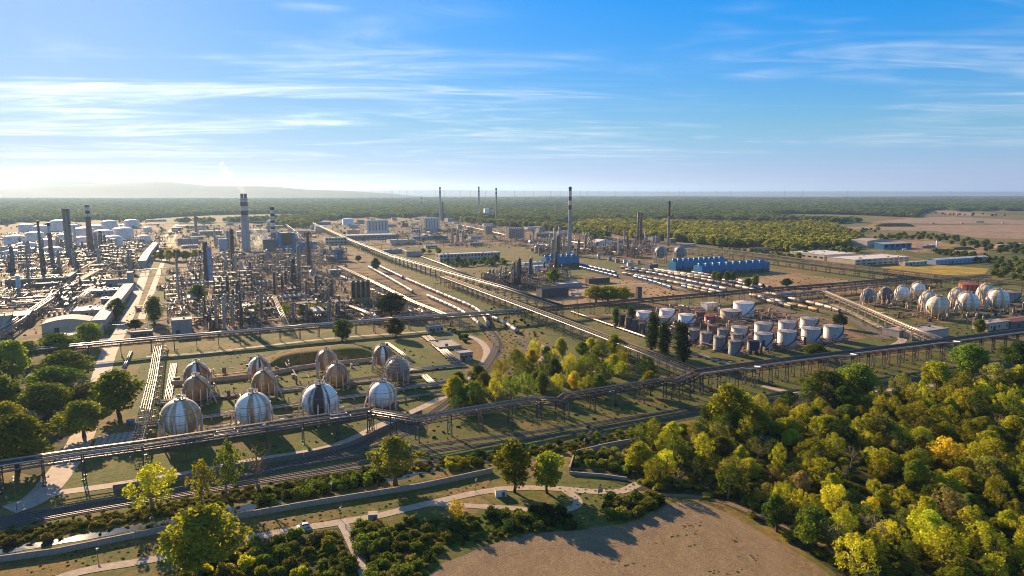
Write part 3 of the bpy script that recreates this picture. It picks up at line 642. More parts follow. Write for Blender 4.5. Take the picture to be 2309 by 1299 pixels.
# --- grassy mound behind the sphere tanks
def mound(label, c, w, d, h, rz, top=.55):
    o = thing("earth_mound", label, "mound", c, rz); mb = MB()
    n = 26; rings = [(1.0, -.2), (.94, .12), (.84, .45), (.72, .8), (top, 1.0), (.3, 1.03), (.0, 1.04)]; vs = []; r = random.Random(4)
    for k, z in rings:
        for j in range(n):
            t = 2 * math.pi * j / n; cx, sx = math.cos(t), math.sin(t); e = .35
            q = 1 / (abs(cx) ** (2 / e) + abs(sx) ** (2 / e)) ** (e / 2)
            wob = 1 + r.uniform(-.03, .03)
            vs.append((cx * q * w / 2 * k * wob, sx * q * d / 2 * (1 - (1 - k) * 1.0) * wob, z * h))
    fs = [(i * n + j, i * n + (j + 1) % n, (i + 1) * n + (j + 1) % n, (i + 1) * n + j) for i in range(len(rings) - 1) for j in range(n)]
    mb.add(vs, fs, 0, True); mb.build("bank", "dry_grass", o); return o
mound("grassy earth bank behind the back row of sphere tanks", G(722, 806), 74, 28, 6.0, GRID)
# ---------------------------------------------------------------- pipe bridges
_trestle = {}
def trestle_mesh(h, w, style, matname):
    key = (round(h, 1), round(w, 1), style, matname)
    if key in _trestle: return _trestle[key]
    mb = MB()
    t = .34 if style != "thin" else .24
    if style == "tower":      # four-legged lattice
        b = 1.5
        for sx in (-1, 1):
            for sy in (-1, 1): mb.beam((sx * b, sy * (w / 2 + .3), 0), (sx * b * .6, sy * w / 2, h), t)
        for sy in (-1, 1):
            y = sy * (w / 2 + .1)
            for k in range(3):
                z0, z1 = h * k / 3, h * (k + 1) / 3
                mb.beam((-b * .9, y, z0), (b * .9, y, z1), .18); mb.beam((b * .9, y, z0), (-b * .9, y, z1), .18)
        for z in (h * .5, h * .97):
            for sx in (-1, 1): mb.beam((sx * b * .75, -w / 2, z), (sx * b * .75, w / 2, z), .22)
    else:
        for sy in (-1, 1): mb.beam((0, sy * (w / 2 + (.5 if style == "bent" else 0)), 0), (0, sy * w / 2, h), t)
        mb.beam((0, -w / 2 - .5, h * .97), (0, w / 2 + .5, h * .97), t)
        mb.beam((0, -w / 2, h * .66), (0, w / 2, h * .66), t * .8)
        if style == "bent": mb.beam((0, -w / 2 - .3, h * .05), (0, w / 2, h * .66), .18); mb.beam((0, w / 2 + .3, h * .05), (0, -w / 2, h * .66), .18)
    mb.box((0, -w / 2 - .2, 0), (1.1, 1.1, .35)); mb.box((0, w / 2 + .2, 0), (1.1, 1.1, .35))
    _trestle[key] = mb.mesh("trestle", matname); return _trestle[key]
def offset_line(L, off, z):
    out = []
    for i, p in enumerate(L):
        d0 = (p - L[i - 1]).normalized() if i else (L[1] - L[0]).normalized()
        d1 = (L[i + 1] - p).normalized() if i < len(L) - 1 else d0
        n0 = Vector((-d0.y, d0.x, 0)); n1 = Vector((-d1.y, d1.x, 0)); n = (n0 + n1)
        n = n / max(n.length_squared, .3) * 2
        out.append(Vector((p.x, p.y, 0)) + n * off * 1.0 + Vector((0, 0, z)))
    return out
def with_loops(pts, every, depth, width, side, phase=.5, rise=0):
    """insert square expansion loops into a straight pipe"""
    out = [pts[0]]
    for a, b in zip(pts, pts[1:]):
        d = b - a; L = d.length; d = d / L; n = Vector((-d.y, d.x, 0)) * side
        t = every * phase
        while t + width < L - 2:
            p = a + d * t; q = a + d * (t + width); up = Vector((0, 0, rise))
            out += [p, p + n * depth + up, q + n * depth + up, q]; t += every
        out.append(b)
    return out
def bridge(label, px, h, w, pipes, step=18, style="bent", tm="steel_dark", truss=True, px_h=None, deck="rust", group=None, world=None):
    """pipes: (offset, z above deck, radius, material, loop or None); px are pixels of the deck edge at height h"""
    W = world or [G(x, y, h if px_h is None else px_h) for x, y in px]
    L0 = Vector((W[0].x, W[0].y, 0)); o = thing("pipe_bridge", label, "pipe bridge", L0, 0, group)
    L = [Vector((p.x, p.y, 0)) - L0 for p in W]
    me = trestle_mesh(h, w, style, tm)
    for a, b in zip(L, L[1:]):
        d = b - a; n = max(1, round(d.length / step)); rz = math.atan2(d.y, d.x)
        for k in range(n + (1 if b is L[-1] else 0)): put("trestle", me, o, a + d * (k / n), (0, 0, rz))
        if truss:
            for sy in (-1, 1):
                mb = MB(); m = max(1, round(d.length / 3.0)); un = d.normalized(); nn = Vector((-un.y, un.x, 0)) * sy * w / 2
                zl, zu = h - 2.0, h + 1.2
                mb.beam(a + nn + Vector((0, 0, zl)), b + nn + Vector((0, 0, zl)), .25, .35)
                mb.beam(a + nn + Vector((0, 0, zu)), b + nn + Vector((0, 0, zu)), .16, .2)
                for k in range(m):
                    p = a + d * (k / m) + nn; q = a + d * ((k + 1) / m) + nn
                    if k % 2: mb.beam(p + Vector((0, 0, zu)), q + Vector((0, 0, zl)), .14)
                    else: mb.beam(p + Vector((0, 0, zl)), q + Vector((0, 0, zu)), .14)
                mb.build("side_truss", tm, o)
        if deck:
            mb = MB(); m = max(1, round(d.length / 3.4)); un = d.normalized(); nn = Vector((-un.y, un.x, 0)) * w / 2
            for k in range(m + 1):
                p = a + d * (k / m); mb.beam(p - nn * 1.12 + Vector((0, 0, h + .02)), p + nn * 1.12 + Vector((0, 0, h + .02)), .26, .24)
            p0 = a - nn * .8 + Vector((0, 0, h + .2)); mb.beam(p0, p0 + d, .6, .06)
            mb.build("cross_beams", deck, o)
    for off, z, r, mt, loop in pipes:
        pts = offset_line(L, off, h + z)
        if loop: pts = with_loops(pts, *loop)
        MB().tube(pts, r, 8 if r > .25 else 6, 0).build("pipe", mt, o)
    return o
def mix_pipes(w, n, seed, lvl=(0.45, -1.6), mats=("alu", "rust", "alu_dark", "steel_dark", "alu_warm", "steel_dark"), rmax=.42):
    r = random.Random(seed); out = []; n = max(2, round(n * .72))
    for z in lvl:
        for k in range(n):
            if z < 0 and k % 2: continue
            off = -w / 2 * .85 + (w * .85) * k / max(1, n - 1)
            out.append((off, z + r.uniform(-.05, .1), r.uniform(.1, rmax * .72), r.choice(mats), None))
    return out
LOOP = (70, 3.2, 6, -1, .45, 1.2)
# front bridge (B-direction), stepping aside at its kinks
bridge("front pipe bridge with square expansion loops, lower left to the sphere tanks", [(-430, 1115), (0, 1050), (185, 1022), (320, 1004), (600, 962), (835, 928)], 10, 4.4,
       mix_pipes(4.4, 6, 1) + [(2.4, .9, .34, "alu_white", (44, 4.6, 7, -1, .62, .6)), (-2.5, .75, .3, "alu_white", (44, 3.0, 9, -1, .6, .3)), (0, 1.7, .16, "alu", None), (1.2, 1.6, .14, "alu_white", None)], 15)
bridge("front pipe bridge section dipping past the end sphere tank", [(835, 928), (940, 946), (1215, 900)], 10, 4.0, mix_pipes(4.0, 5, 2) + [(2.2, .9, .34, "alu_white", None)], 14)
bridge("front pipe bridge with stepped loop above the rail tracks", [(1215, 900), (1262, 905), (1278, 893), (1500, 858), (1525, 862), (1572, 843)], 10, 4.0, mix_pipes(4.0, 5, 3) + [(2.2, .9, .36, "alu_white", None)], 14)
bridge("large dark pipe bridge running to the right edge above the wood", [(1572, 843), (1800, 812), (2050, 782), (2309, 748), (2480, 728)], 11, 7.0,
       mix_pipes(7, 8, 4, mats=("alu_dark", "alu", "rust", "alu_dark", "alu_warm"), rmax=.5) + [(3.0, 1.1, .75, "alu_dark", None), (-3.7, 1.0, .42, "alu_white", (95, 5.0, 9, -1, .3, .6))], 13, "tower")
# second B-direction bridge
bridge("middle pipe bridge crossing the works behind the sphere tanks, left part", [(60, 792), (200, 779), (340, 766), (540, 750), (760, 731), (1000, 713), (1180, 701)], 9, 6.0,
       mix_pipes(6, 8, 5) + [(2.6, 1.0, .6, "alu_white", (85, 3.5, 7, -1, .5, .8)), (-2.9, .9, .45, "alu", None)], 15)
bridge("middle pipe bridge between dark shed and tank farm, right part", [(1180, 701), (1300, 690), (1500, 672), (1700, 655), (1900, 640), (2060, 626)], 9, 6.0,
       mix_pipes(6, 8, 6, mats=("alu_dark", "steel_dark", "rust", "alu_dark")) + [(2.6, .9, .5, "alu_dark", None)], 17)
# A-direction bridges
bridge("long dark pipe bridge running away to the far silos", [(1262, 692), (1130, 648), (1000, 612), (880, 577), (790, 542), (700, 501)], 11, 7.0,
       mix_pipes(7, 7, 7, mats=("alu_dark", "steel_dark", "rust", "alu_dark", "alu"), rmax=.5) + [(-2.6, 1.2, .8, "steel_dark", None), (2.9, 1.2, .3, "alu_white", None)], 20, "tower", deck="steel_dark")
bridge("rust-coloured pipe bridge slanting down to the front corner", [(1000, 624), (1120, 668), (1280, 728), (1430, 785), (1572, 840)], 10, 6.5,
       mix_pipes(6.5, 6, 8, mats=("rust", "steel_dark", "rust", "steel_dark", "black_tank"), rmax=.4) + [(2.4, 1.0, .55, "rust", None), (3.0, .9, .25, "alu_warm", None), (-3.6, .3, .3, "alu_white", None)], 15, "tower", deck="steel_dark")
bridge("light pipe bridge beside the sphere tanks of the tank wagon sidings", [(1852, 655), (1960, 700), (2040, 735), (2118, 766)], 8, 5.0, mix_pipes(5, 6, 9, mats=("alu", "alu_warm", "alu")) , 15, "tower", "steel_grey")
bridge("far pipe bridge behind the blue cooling towers, upper line", [(1300, 528), (1545, 553), (1700, 571), (1900, 596), (2110, 621), (2309, 640), (2450, 655)], 8, 6, mix_pipes(6, 4, 10, (.5,), rmax=.7), 24, "bent", "steel_dark", True)
bridge("far pipe bridge behind the blue cooling towers, lower line", [(1480, 554), (1700, 579), (1900, 605), (2118, 632)], 9, 7, mix_pipes(7, 5, 11, (.5, -1.4), rmax=.8), 24, "tower")
bridge("pipe bridge linking the two far lines behind the sphere tanks", [(1720, 668), (1800, 663), (1950, 645), (2118, 632), (2230, 621)], 8, 5, mix_pipes(5, 5, 12, mats=("alu_dark", "alu", "alu_dark")), 18)
bridge("thin dark pipe bridge beside the long office block", [(780, 556), (860, 553), (1000, 549), (1130, 545), (1280, 540)], 8, 4, mix_pipes(4, 4, 13, (.5,)), 24, "bent", truss=False)
bridge("thin pipe bridge joining the long bridge above the meadow", [(980, 640), (1060, 634), (1140, 628)], 7, 3, mix_pipes(3, 3, 14, (.5,)), 20, "thin", "rust", False)
bridge("thin brown pipe bridge in front of the dark shed", [(1270, 676), (1360, 668), (1430, 662)], 5, 2.6, mix_pipes(2.6, 3, 15, (.4,), ("rust", "rust", "alu_warm"), .3), 14, "thin", "rust", False)
bridge("low pipe bridge beside the tank wagons in the middle", [(765, 600), (850, 640), (930, 680), (1010, 712), (1060, 735)], 5, 5, mix_pipes(5, 6, 16, (.45,), ("alu", "alu_white", "alu_warm"), .5), 16, "thin", truss=False)
bridge("short pipe bridge from the ochre block to the middle bridge", [(785, 688), (820, 702), (860, 722)], 6, 4, mix_pipes(4, 4, 17, (.45,), ("alu", "alu_white"), .4), 12, "thin", truss=False)
bridge("wide low pipe bridge across the left units", [(-60, 592), (120, 586), (300, 580), (480, 573), (640, 567), (760, 562)], 7, 6, mix_pipes(6, 5, 18, (.5,), ("alu_warm", "alu_dark", "alu"), .6), 26, "bent", truss=False)
bridge("pipe bridge across the works road by the flare", [(250, 612), (400, 604), (560, 597), (700, 590)], 7, 5, mix_pipes(5, 4, 19, (.5,), ("alu_warm", "rust", "alu"), .5), 22, "bent", truss=False)
bridge("far left pipe bridge behind the columns", [(-80, 632), (60, 624), (180, 618), (300, 611)], 6, 5, mix_pipes(5, 4, 20, (.5,), ("alu_warm", "alu", "alu_dark"), .6), 22, "bent", truss=False)
bridge("big twin pipe bridge slanting up from the left edge", [(-20, 765), (52, 716), (147, 652), (217, 612)], 6, 9, mix_pipes(9, 5, 21, (.5,), ("alu_warm", "alu"), .5) + [(-3, 1.0, 1.0, "alu_warm", None), (2.6, 1.0, .8, "alu", None)], 18, "bent", "steel_grey", False)
bridge("pipe bridge beside the conveyor gallery", [(150, 700), (200, 655), (245, 620)], 5, 5, mix_pipes(5, 5, 22, (.5,), ("alu", "alu_warm"), .5), 16, "thin", "steel_grey", False)
bridge("shining pipe bridge running from the front bridge past the sphere tanks", [(310, 998), (330, 915), (345, 850), (355, 790), (362, 762)], 6, 5, mix_pipes(5, 7, 23, (.45,), ("alu", "alu_warm", "alu_dark", "alu_white"), .34), 12, "thin", "steel_grey", False)
bridge("thin bridge of small pipes across the works road", [(235, 735), (330, 728), (440, 712)], 5, 2.4, mix_pipes(2.4, 3, 24, (.3,), ("alu_white", "alu"), .3), 18, "thin", "steel_grey", False)
bridge("far bright pipe bridge beyond the storage tanks", [(200, 507), (330, 506), (550, 502), (640, 497)], 8, 6, mix_pipes(6, 2, 25, (.5,), ("alu_white",), 1.2), 45, "bent", truss=False)
bridge("pale pipe bridge from the silos down to the blue block", [(640, 503), (672, 528), (690, 552)], 9, 6, mix_pipes(6, 3, 26, (.5,), ("alu_white", "alu"), 1.0), 30, "bent", truss=False)
bridge("bright pipe bridge beside the far dark silos", [(1040, 508), (1120, 525), (1180, 540)], 7, 6, mix_pipes(6, 3, 27, (.5,), ("alu_white", "alu"), .9), 30, "bent", truss=False)
bridge("dark loading bridge over the tank wagon sidings", [(1475, 607), (1560, 622), (1655, 637)], 6, 4, mix_pipes(4, 3, 28, (.4,), ("alu_warm", "alu"), .35), 20, "bent", truss=False)

for i, (a, b, c) in enumerate([((20, 668), (95, 626), (150, 596)), ((120, 640), (190, 602), (240, 575)), ((230, 612), (275, 582), (310, 560)), ((465, 742), (470, 690), (478, 640)), ((650, 738), (632, 700), (618, 668)), ((760, 700), (730, 660), (700, 620)), ((560, 700), (650, 692), (760, 684)), ((460, 668), (600, 656), (740, 645)), ((450, 632), (590, 624), (740, 616))]):
    bridge("small pipe bridge threading the refinery units, %s of nine from the left edge" % ordn(i), [a, b, c], 6, 4, mix_pipes(4, 5, 60 + i, (.45,), ("alu_warm", "alu", "rust", "alu_dark"), .4), 16, "thin", "rust" if i % 2 else "steel_dark", False)
def pipe_run(label, px, n, r, gap, matname, z=.9, loop=None, name="pipe_run", step=7):
    """pipes side by side on low sleepers"""
    W = [G(x, y, z) for x, y in px]; L0 = Vector((W[0].x, W[0].y, 0)); o = thing(name, label, "pipes", L0)
    L = [Vector((p.x, p.y, 0)) - L0 for p in W]
    for k in range(n):
        pts = offset_line(L, (k - (n - 1) / 2) * gap, z)
        if loop and k == n - 1: pts = with_loops(pts, *loop)
        MB().tube(pts, r * (.68 if r < .5 else 1) * (1 + .3 * math.sin(k * 2.1)), 8).build("pipe", matname if isinstance(matname, str) else matname[k % len(matname)], o)
    mb = MB(); mb.box((0, 0, 0), (.4, n * gap + .6, z - r)); me = mb.mesh("support", "concrete")
    q = resample(L, step)
    for a, b in zip(q, q[1:]): d = b - a; put("support", me, o, a, (0, 0, math.atan2(d.y, d.x)))
    return o
MIXA = ("alu", "alu_warm", "alu_white", "alu_dark")
pipe_run("bright low pipes with loops beside the rust-coloured bridge", [(1290, 702), (1450, 757), (1650, 824)], 3, .35, 1.0, ("alu_white", "alu", "alu_dark"), 1.4, (26, 4, 6, 1, .3, 0))
pipe_run("low pipes between front and middle rows of sphere tanks", [(350, 905), (480, 892), (640, 876), (830, 852), (905, 842)], 4, .3, .9, MIXA, 1.4)
pipe_run("low pipes behind the front row of sphere tanks", [(330, 955), (480, 938), (640, 915), (800, 893), (960, 868), (1020, 860)], 5, .32, .95, MIXA, 1.4)
pipe_run("low pipes in front of the white end sphere tank", [(460, 965), (640, 938), (820, 912), (1000, 882)], 4, .3, .9, MIXA, 1.4)
pipe_run("pair of low pipes along the left of the sphere tanks", [(372, 945), (382, 880), (392, 820)], 5, .28, .8, ("alu", "alu_white"), 1.0)
pipe_run("bundle of low pipes beside the loading shed", [(960, 757), (1000, 790), (1035, 822)], 7, .3, .95, MIXA, 1.2)
pipe_run("short bundle of pipes ending at the service road", [(955, 845), (985, 872)], 5, .3, .9, ("alu_white", "alu"), 1.0)
pipe_run("long low pipes running right to the service road", [(905, 836), (980, 828), (1050, 822)], 5, .35, 1.0, MIXA, 1.2)
pipe_run("low pipes on the green beside the loading shed", [(872, 772), (905, 795), (930, 815)], 3, .35, 1.1, ("alu_white", "alu"), 1.0)
pipe_run("twin pipes on the grass by the works road", [(295, 792), (285, 815), (277, 830)], 2, .3, 1.0, "alu_white", 1.5)
pipe_run("low pipes in front of the tank farm", [(1460, 790), (1560, 800), (1660, 815)], 3, .3, .9, ("rust", "alu_dark"), 1.0)
pipe_run("reddish low pipes in front of the silver tanks", [(1735, 775), (1800, 790), (1850, 775), (1900, 765)], 4, .22, .8, ("rust", "red_brown"), .7)
pipe_run("low pipes between the right-hand sphere tanks", [(1960, 702), (2080, 715), (2200, 712), (2309, 700)], 3, .3, .9, ("alu_dark", "alu"), 1.0)
pipe_run("large pipe bending across the left units", [(15, 676), (60, 672), (110, 670), (118, 655), (180, 650)], 1, .9, 1, "alu", 3.5)
pipe_run("broad pale pipe under the left units", [(0, 690), (120, 682), (200, 676)], 2, .8, 2.2, ("alu", "alu_warm"), 2.0)
pipe_run("pipes beside the tank wagons in the middle", [(770, 622), (860, 662), (960, 708)], 4, .4, 1.2, ("alu_white", "alu", "alu_warm"), 2.0)
pipe_run("low pipes beyond the long office block", [(900, 560), (1000, 596), (1090, 634)], 3, .4, 1.4, ("alu_dark", "alu"), 1.5)
pipe_run("pale pipes above the sidings beside the cooling towers", [(1290, 545), (1400, 556), (1480, 562)], 4, .6, 1.8, ("alu_white", "alu_warm"), 3.0)

# ---------------------------------------------------------------- sphere tanks
def sphere_tank(label, c, D, matname, stair=0.0, legs=11, group="sphere tanks", tag_white=False, gap=1.9, scaff=False, hat=True):
    r = D / 2; zc = r + gap; o = thing("sphere_tank", label, "sphere tank", (c[0], c[1], 0), 0, group)
    n, k = 36, 18; mb = MB(); vs = []
    prof = [(max(r * math.sin(math.pi * i / k), .001), zc - r * math.cos(math.pi * i / k)) for i in range(k + 1)]
    mb.lathe([(a, b - zc) for a, b in prof], n, (0, 0, 0), 0, True, False); mb.build("shell", matname, o, (0, 0, zc))
    # leg: column to the equator
    mb = MB(); mb.tube([(0, 0, 0), (0, 0, zc + .3)], .34 * D / 14, 8); mb.box((0, 0, 0), (1.1, 1.1, .5)); mb.lathe([(.38, zc + .3), (.2, zc + .6)], 8)
    me = mb.mesh("leg", "leg_mat")
    for j in range(legs):
        t = 2 * math.pi * (j + .5) / legs; put("leg", me, o, ((r + .1) * math.cos(t), (r + .1) * math.sin(t), 0))
    mb = MB()                                              # equator girdle pipe
    for zz, rr in ((zc - r * .12, r * math.sqrt(1 - .0144) + .12), (zc + r * .34, r * math.sqrt(1 - .1156) + .1)):
        pts = [(rr * math.cos(2 * math.pi * j / 36), rr * math.sin(2 * math.pi * j / 36), zz) for j in range(37)]; mb.tube(pts, .09, 5, cap=False)
    mb.build("spray_ring", "steel_grey", o)
    if hat:                                                # crown platform with rail and nozzles
        mb = MB(); zt = zc + r; pr = r * .30
        mb.lathe([(pr, zt - .1), (pr, zt + .08)], 14, (0, 0, 0)); mb.lathe([(.5, zt), (.5, zt + 1.6), (.3, zt + 1.9)], 8); mb.lathe([(.3, zt + .1), (.3, zt + 1.4)], 6, (1.2, .3, 0)); mb.tube([(0, 0, zt + 1.5), (-1.4, .6, zt + 1.5), (-1.4, .6, zt)], .16, 6)
        plat = mb.build("crown_platform", "steel_grey", o); mb = MB()
        for j in range(14):
            t = 2 * math.pi * j / 14; t2 = t + 2 * math.pi / 14; a = Vector((pr * math.cos(t), pr * math.sin(t), 0)); b = Vector((pr * math.cos(t2), pr * math.sin(t2), 0))
            mb.beam(a + Vector((0, 0, zt)), a + Vector((0, 0, zt + 1.2)), .08)
            for zz in (.65, 1.2): mb.beam(a + Vector((0, 0, zt + zz)), b + Vector((0, 0, zt + zz)), .08)
        mb.build("railing", "white_paint", plat)
    # stairway: arc over the upper half then straight down to the ground
    mb = MB(); pts = []
    for i in range(15):
        a = R(12) + (R(92) - R(12)) * i / 14; t = stair + R(36) * (i / 14) ** 1.5
        pts.append(Vector(((r + .75) * math.sin(a) * math.cos(t), (r + .75) * math.sin(a) * math.sin(t), zc + (r + .75) * math.cos(a))))
    e = pts[-1]; t = stair + R(36); tang = Vector((-math.sin(t), math.cos(t), 0)); rad = Vector((math.cos(t), math.sin(t), 0))
    pts.append(e + rad * 1.4 + tang * .6 - Vector((0, 0, e.z * .5))); pts.append(e + rad * 2.6 + tang * 1.3 - Vector((0, 0, e.z)))
    for a, b in zip(pts, pts[1:]):
        mb.beam(a, b, 1.2, .3); mb.beam(a + Vector((0, 0, 1.1)), b + Vector((0, 0, 1.1)), .14); mb.beam(a, a + Vector((0, 0, 1.1)), .09)
    mb.build("stairway", "stair_mat", o)
    if scaff:
        mb = MB(); rr = r + 1.1
        for lv in range(9):
            zz = gap + .5 + lv * (D + 1) / 9; q = math.sqrt(max(.08, 1 - ((zz - zc) / (r + .9)) ** 2)) * (r + .9) + .2
            for j in range(20):
                t, t2 = 2 * math.pi * j / 20, 2 * math.pi * (j + 1) / 20
                mb.beam((q * math.cos(t), q * math.sin(t), zz), (q * math.cos(t2), q * math.sin(t2), zz), .55, .1)
                mb.beam((q * math.cos(t), q * math.sin(t), zz), (q * math.cos(t), q * math.sin(t), zz + 1.5), .1)
        tag(mb.build("scaffolding", "alu", o), "grey scaffolding rings round the whole shell", kind="stuff")
    if tag_white:
        mb = MB(); mb.box((0, 0, 0), (2.8, .12, .9)); p = mb.build("name_plate", "white_paint", o, (1.4, -(r + .05) * .97, zc + .6)); p.rotation_euler = (0, 0, .2)
    return o
mat("leg_mat", (.62, .57, .53), (.42, .33, .26), scale=.6, stretch=(1, 1, .3), rough=.55)
mat("stair_mat", (.60, .52, .44), (.46, .36, .28), scale=.8)
def sph(px, py, r):
    g = G(px, py + 1.13 * r); d = g.y * CP + CAM_H * SP; return g, 2 * r * d / FPX
for px, py, r, mt, st, lb, kw in [
    (446, 846, 27, "sp_back_a", -.6, "brown and white sphere tank, back row, nearest the works road", {}),
    (445, 878, 28, "sphere_rusty", -.7, "rusty brown sphere tank, middle row, nearest the works road", {}),
    (411, 943, 43, "sp_front_a", 2.3, "largest brown-streaked white sphere tank, front row by the shining pipe bridge", {}),
    (586, 831, 23, "sp_back_b", -.7, "white sphere tank with brown stripes, back row, second from the left", {}),
    (597, 864, 26, "sp_back_c", -.8, "rusty sphere tank, middle row, second from the left", {}),
    (574, 925, 39, "sp_front_b", 2.5, "white sphere tank with one brown stripe, front row, second from the left", {}),
    (738, 816, 24, "sp_back_c", 3.6, "brown sphere tank in front of the grassy bank, back row", {}),
    (762, 847, 25, "sphere_rusty", 2.6, "brown sphere tank, middle row, below the one at the grassy bank", {}),
    (724, 905, 39, "sp_front_c", 2.6, "white sphere tank with broad dark brown stripe, front row", {}),
    (864, 805, 23, "sp_back_a", 3.4, "brown-topped sphere tank behind the scaffolded one", {}),
    (897, 836, 25, "sphere_grey", 2.8, "grey sphere tank wrapped in scaffolding", {"scaff": True}),
    (864, 893, 30, "sp_front_d", 2.6, "clean white sphere tank, front row, nearest the rail curve", {})]:
    g, D = sph(px, py, r); sphere_tank(lb, g, D, mt, st, group="front sphere tanks", **kw)
for px, py, r, mt, st, lb, kw in [
    (1957, 670, 16, "sphere_grey", 3.0, "grey sphere tank with white plate beside the light pipe bridge", {"tag_white": True}),
    (1996, 667, 16, "sphere_brown", 3.2, "dark brown sphere tank with white plate", {"tag_white": True}),
    (2033, 663, 16, "sphere_white", 3.0, "white sphere tank beside the dark brown one", {}),
    (2069, 654, 14.5, "sphere_white", 2.6, "small pale sphere tank behind the cluster of large ones", {}),
    (2093, 679, 20, "sp_right_a", 2.9, "yellowish sphere tank half hidden behind the nearest one", {}),
    (2112, 692, 23, "sp_right_a", -.4, "nearest cream sphere tank of the right-hand cluster, stair down its right side", {}),
    (2158, 671, 19, "sp_right_a", 2.9, "cream sphere tank left of the red striped tank's foot", {}),
    (2180, 683, 22, "sp_right_b", 2.6, "cream sphere tank with broad ochre stripe in front of the striped tank", {}),
    (2222, 661, 19, "sp_right_a", 2.9, "cream sphere tank right of the red striped tank", {}),
    (2247, 676, 22, "sp_right_b", 2.6, "ochre-striped sphere tank beside the grey tank at the right", {})]:
    g, D = sph(px, py, r); sphere_tank(lb, g, D, mt, st, group="right-hand sphere tanks", **kw)
for px, lb in ((1489, "pale sphere tank on tall legs by the brown stack, left one of two"), (1533, "pale sphere tank on tall legs by the brown stack, right one of two")):
    g = G(px, 592); sphere_tank(lb, g, 19, "sphere_grey", 2.6, 14, "far sphere tanks", gap=6.5, hat=False)

# ---------------------------------------------------------------- cylindrical tanks
def cyl_tank(label, c, D, h, matname, roofm=None, group="storage tanks", stair=True, roof="cone", name="storage_tank", sa=4.0):
    r = D / 2; o = thing(name, label, "tank", (c[0], c[1], 0), 0, group); n = 32 if D > 10 else 22
    mb = MB(); k = max(3, int(h / 2)); prof = []
    for i in range(k): prof += [(r - .015 * i, h * i / k), (r - .015 * i, h * (i + 1) / k - .01)]
    mb.lathe(prof, n, cap=False); mb.lathe([(r + .12, h - .25), (r + .12, h)], n, cap=False); mb.lathe([(r + .5, 0), (r + .5, .25), (r, .25)], n, cap=False); mb.build("shell", matname, o)
    rz = h + (.09 * D if roof == "cone" else .16 * D if roof == "dome" else .02 * D); mb = MB()
    if roof == "dome": mb.lathe([(r * math.cos(a), h + (rz - h) * math.sin(a)) for a in [R(x) for x in (0, 15, 30, 45, 60, 75, 88)]], n)
    else: mb.lathe([(r + .1, h), (r * .5, h + (rz - h) * .55), (.05, rz)], n)
    rf = mb.build("roof", roofm or matname, o)
    mb = MB(); mb.lathe([(.35, rz - .4), (.35, rz + .7), (.6, rz + .75), (.6, rz + .95)], 8); mb.build("vent", "steel_grey", rf)
    mb = MB()
    for j in range(n):
        t, t2 = 2 * math.pi * j / n, 2 * math.pi * (j + 1) / n; a = Vector((r * math.cos(t), r * math.sin(t), h)); b = Vector((r * math.cos(t2), r * math.sin(t2), h))
        mb.beam(a + Vector((0, 0, 1.05)), b + Vector((0, 0, 1.05)), .1)
        if j % 2 == 0: mb.beam(a, a + Vector((0, 0, 1.05)), .09)
    mb.build("railing", "steel_grey", o)
    if stair:
        mb = MB(); m = 14; span = min(2.4, 1.25 * h / r); pts = [Vector(((r + .5) * math.cos(sa + span * i / m), (r + .5) * math.sin(sa + span * i / m), h * i / m)) for i in range(m + 1)]
        for a, b in zip(pts, pts[1:]): mb.beam(a, b, .85, .2); mb.beam(a + Vector((0, 0, 1)), b + Vector((0, 0, 1)), .1)
        mb.build("stairway", "steel_dark", o)
    return o
def tnk(px, pyc, w, h):
    """photo centre, width, total height in pixels -> base point, diameter, wall height"""
    g = G(px, pyc + h / 2 - w * .06); d = g.y * CP + CAM_H * SP; D = w * d / FPX
    return g, D, max(2.5, (h - w * .17) * d / FPX / .985)
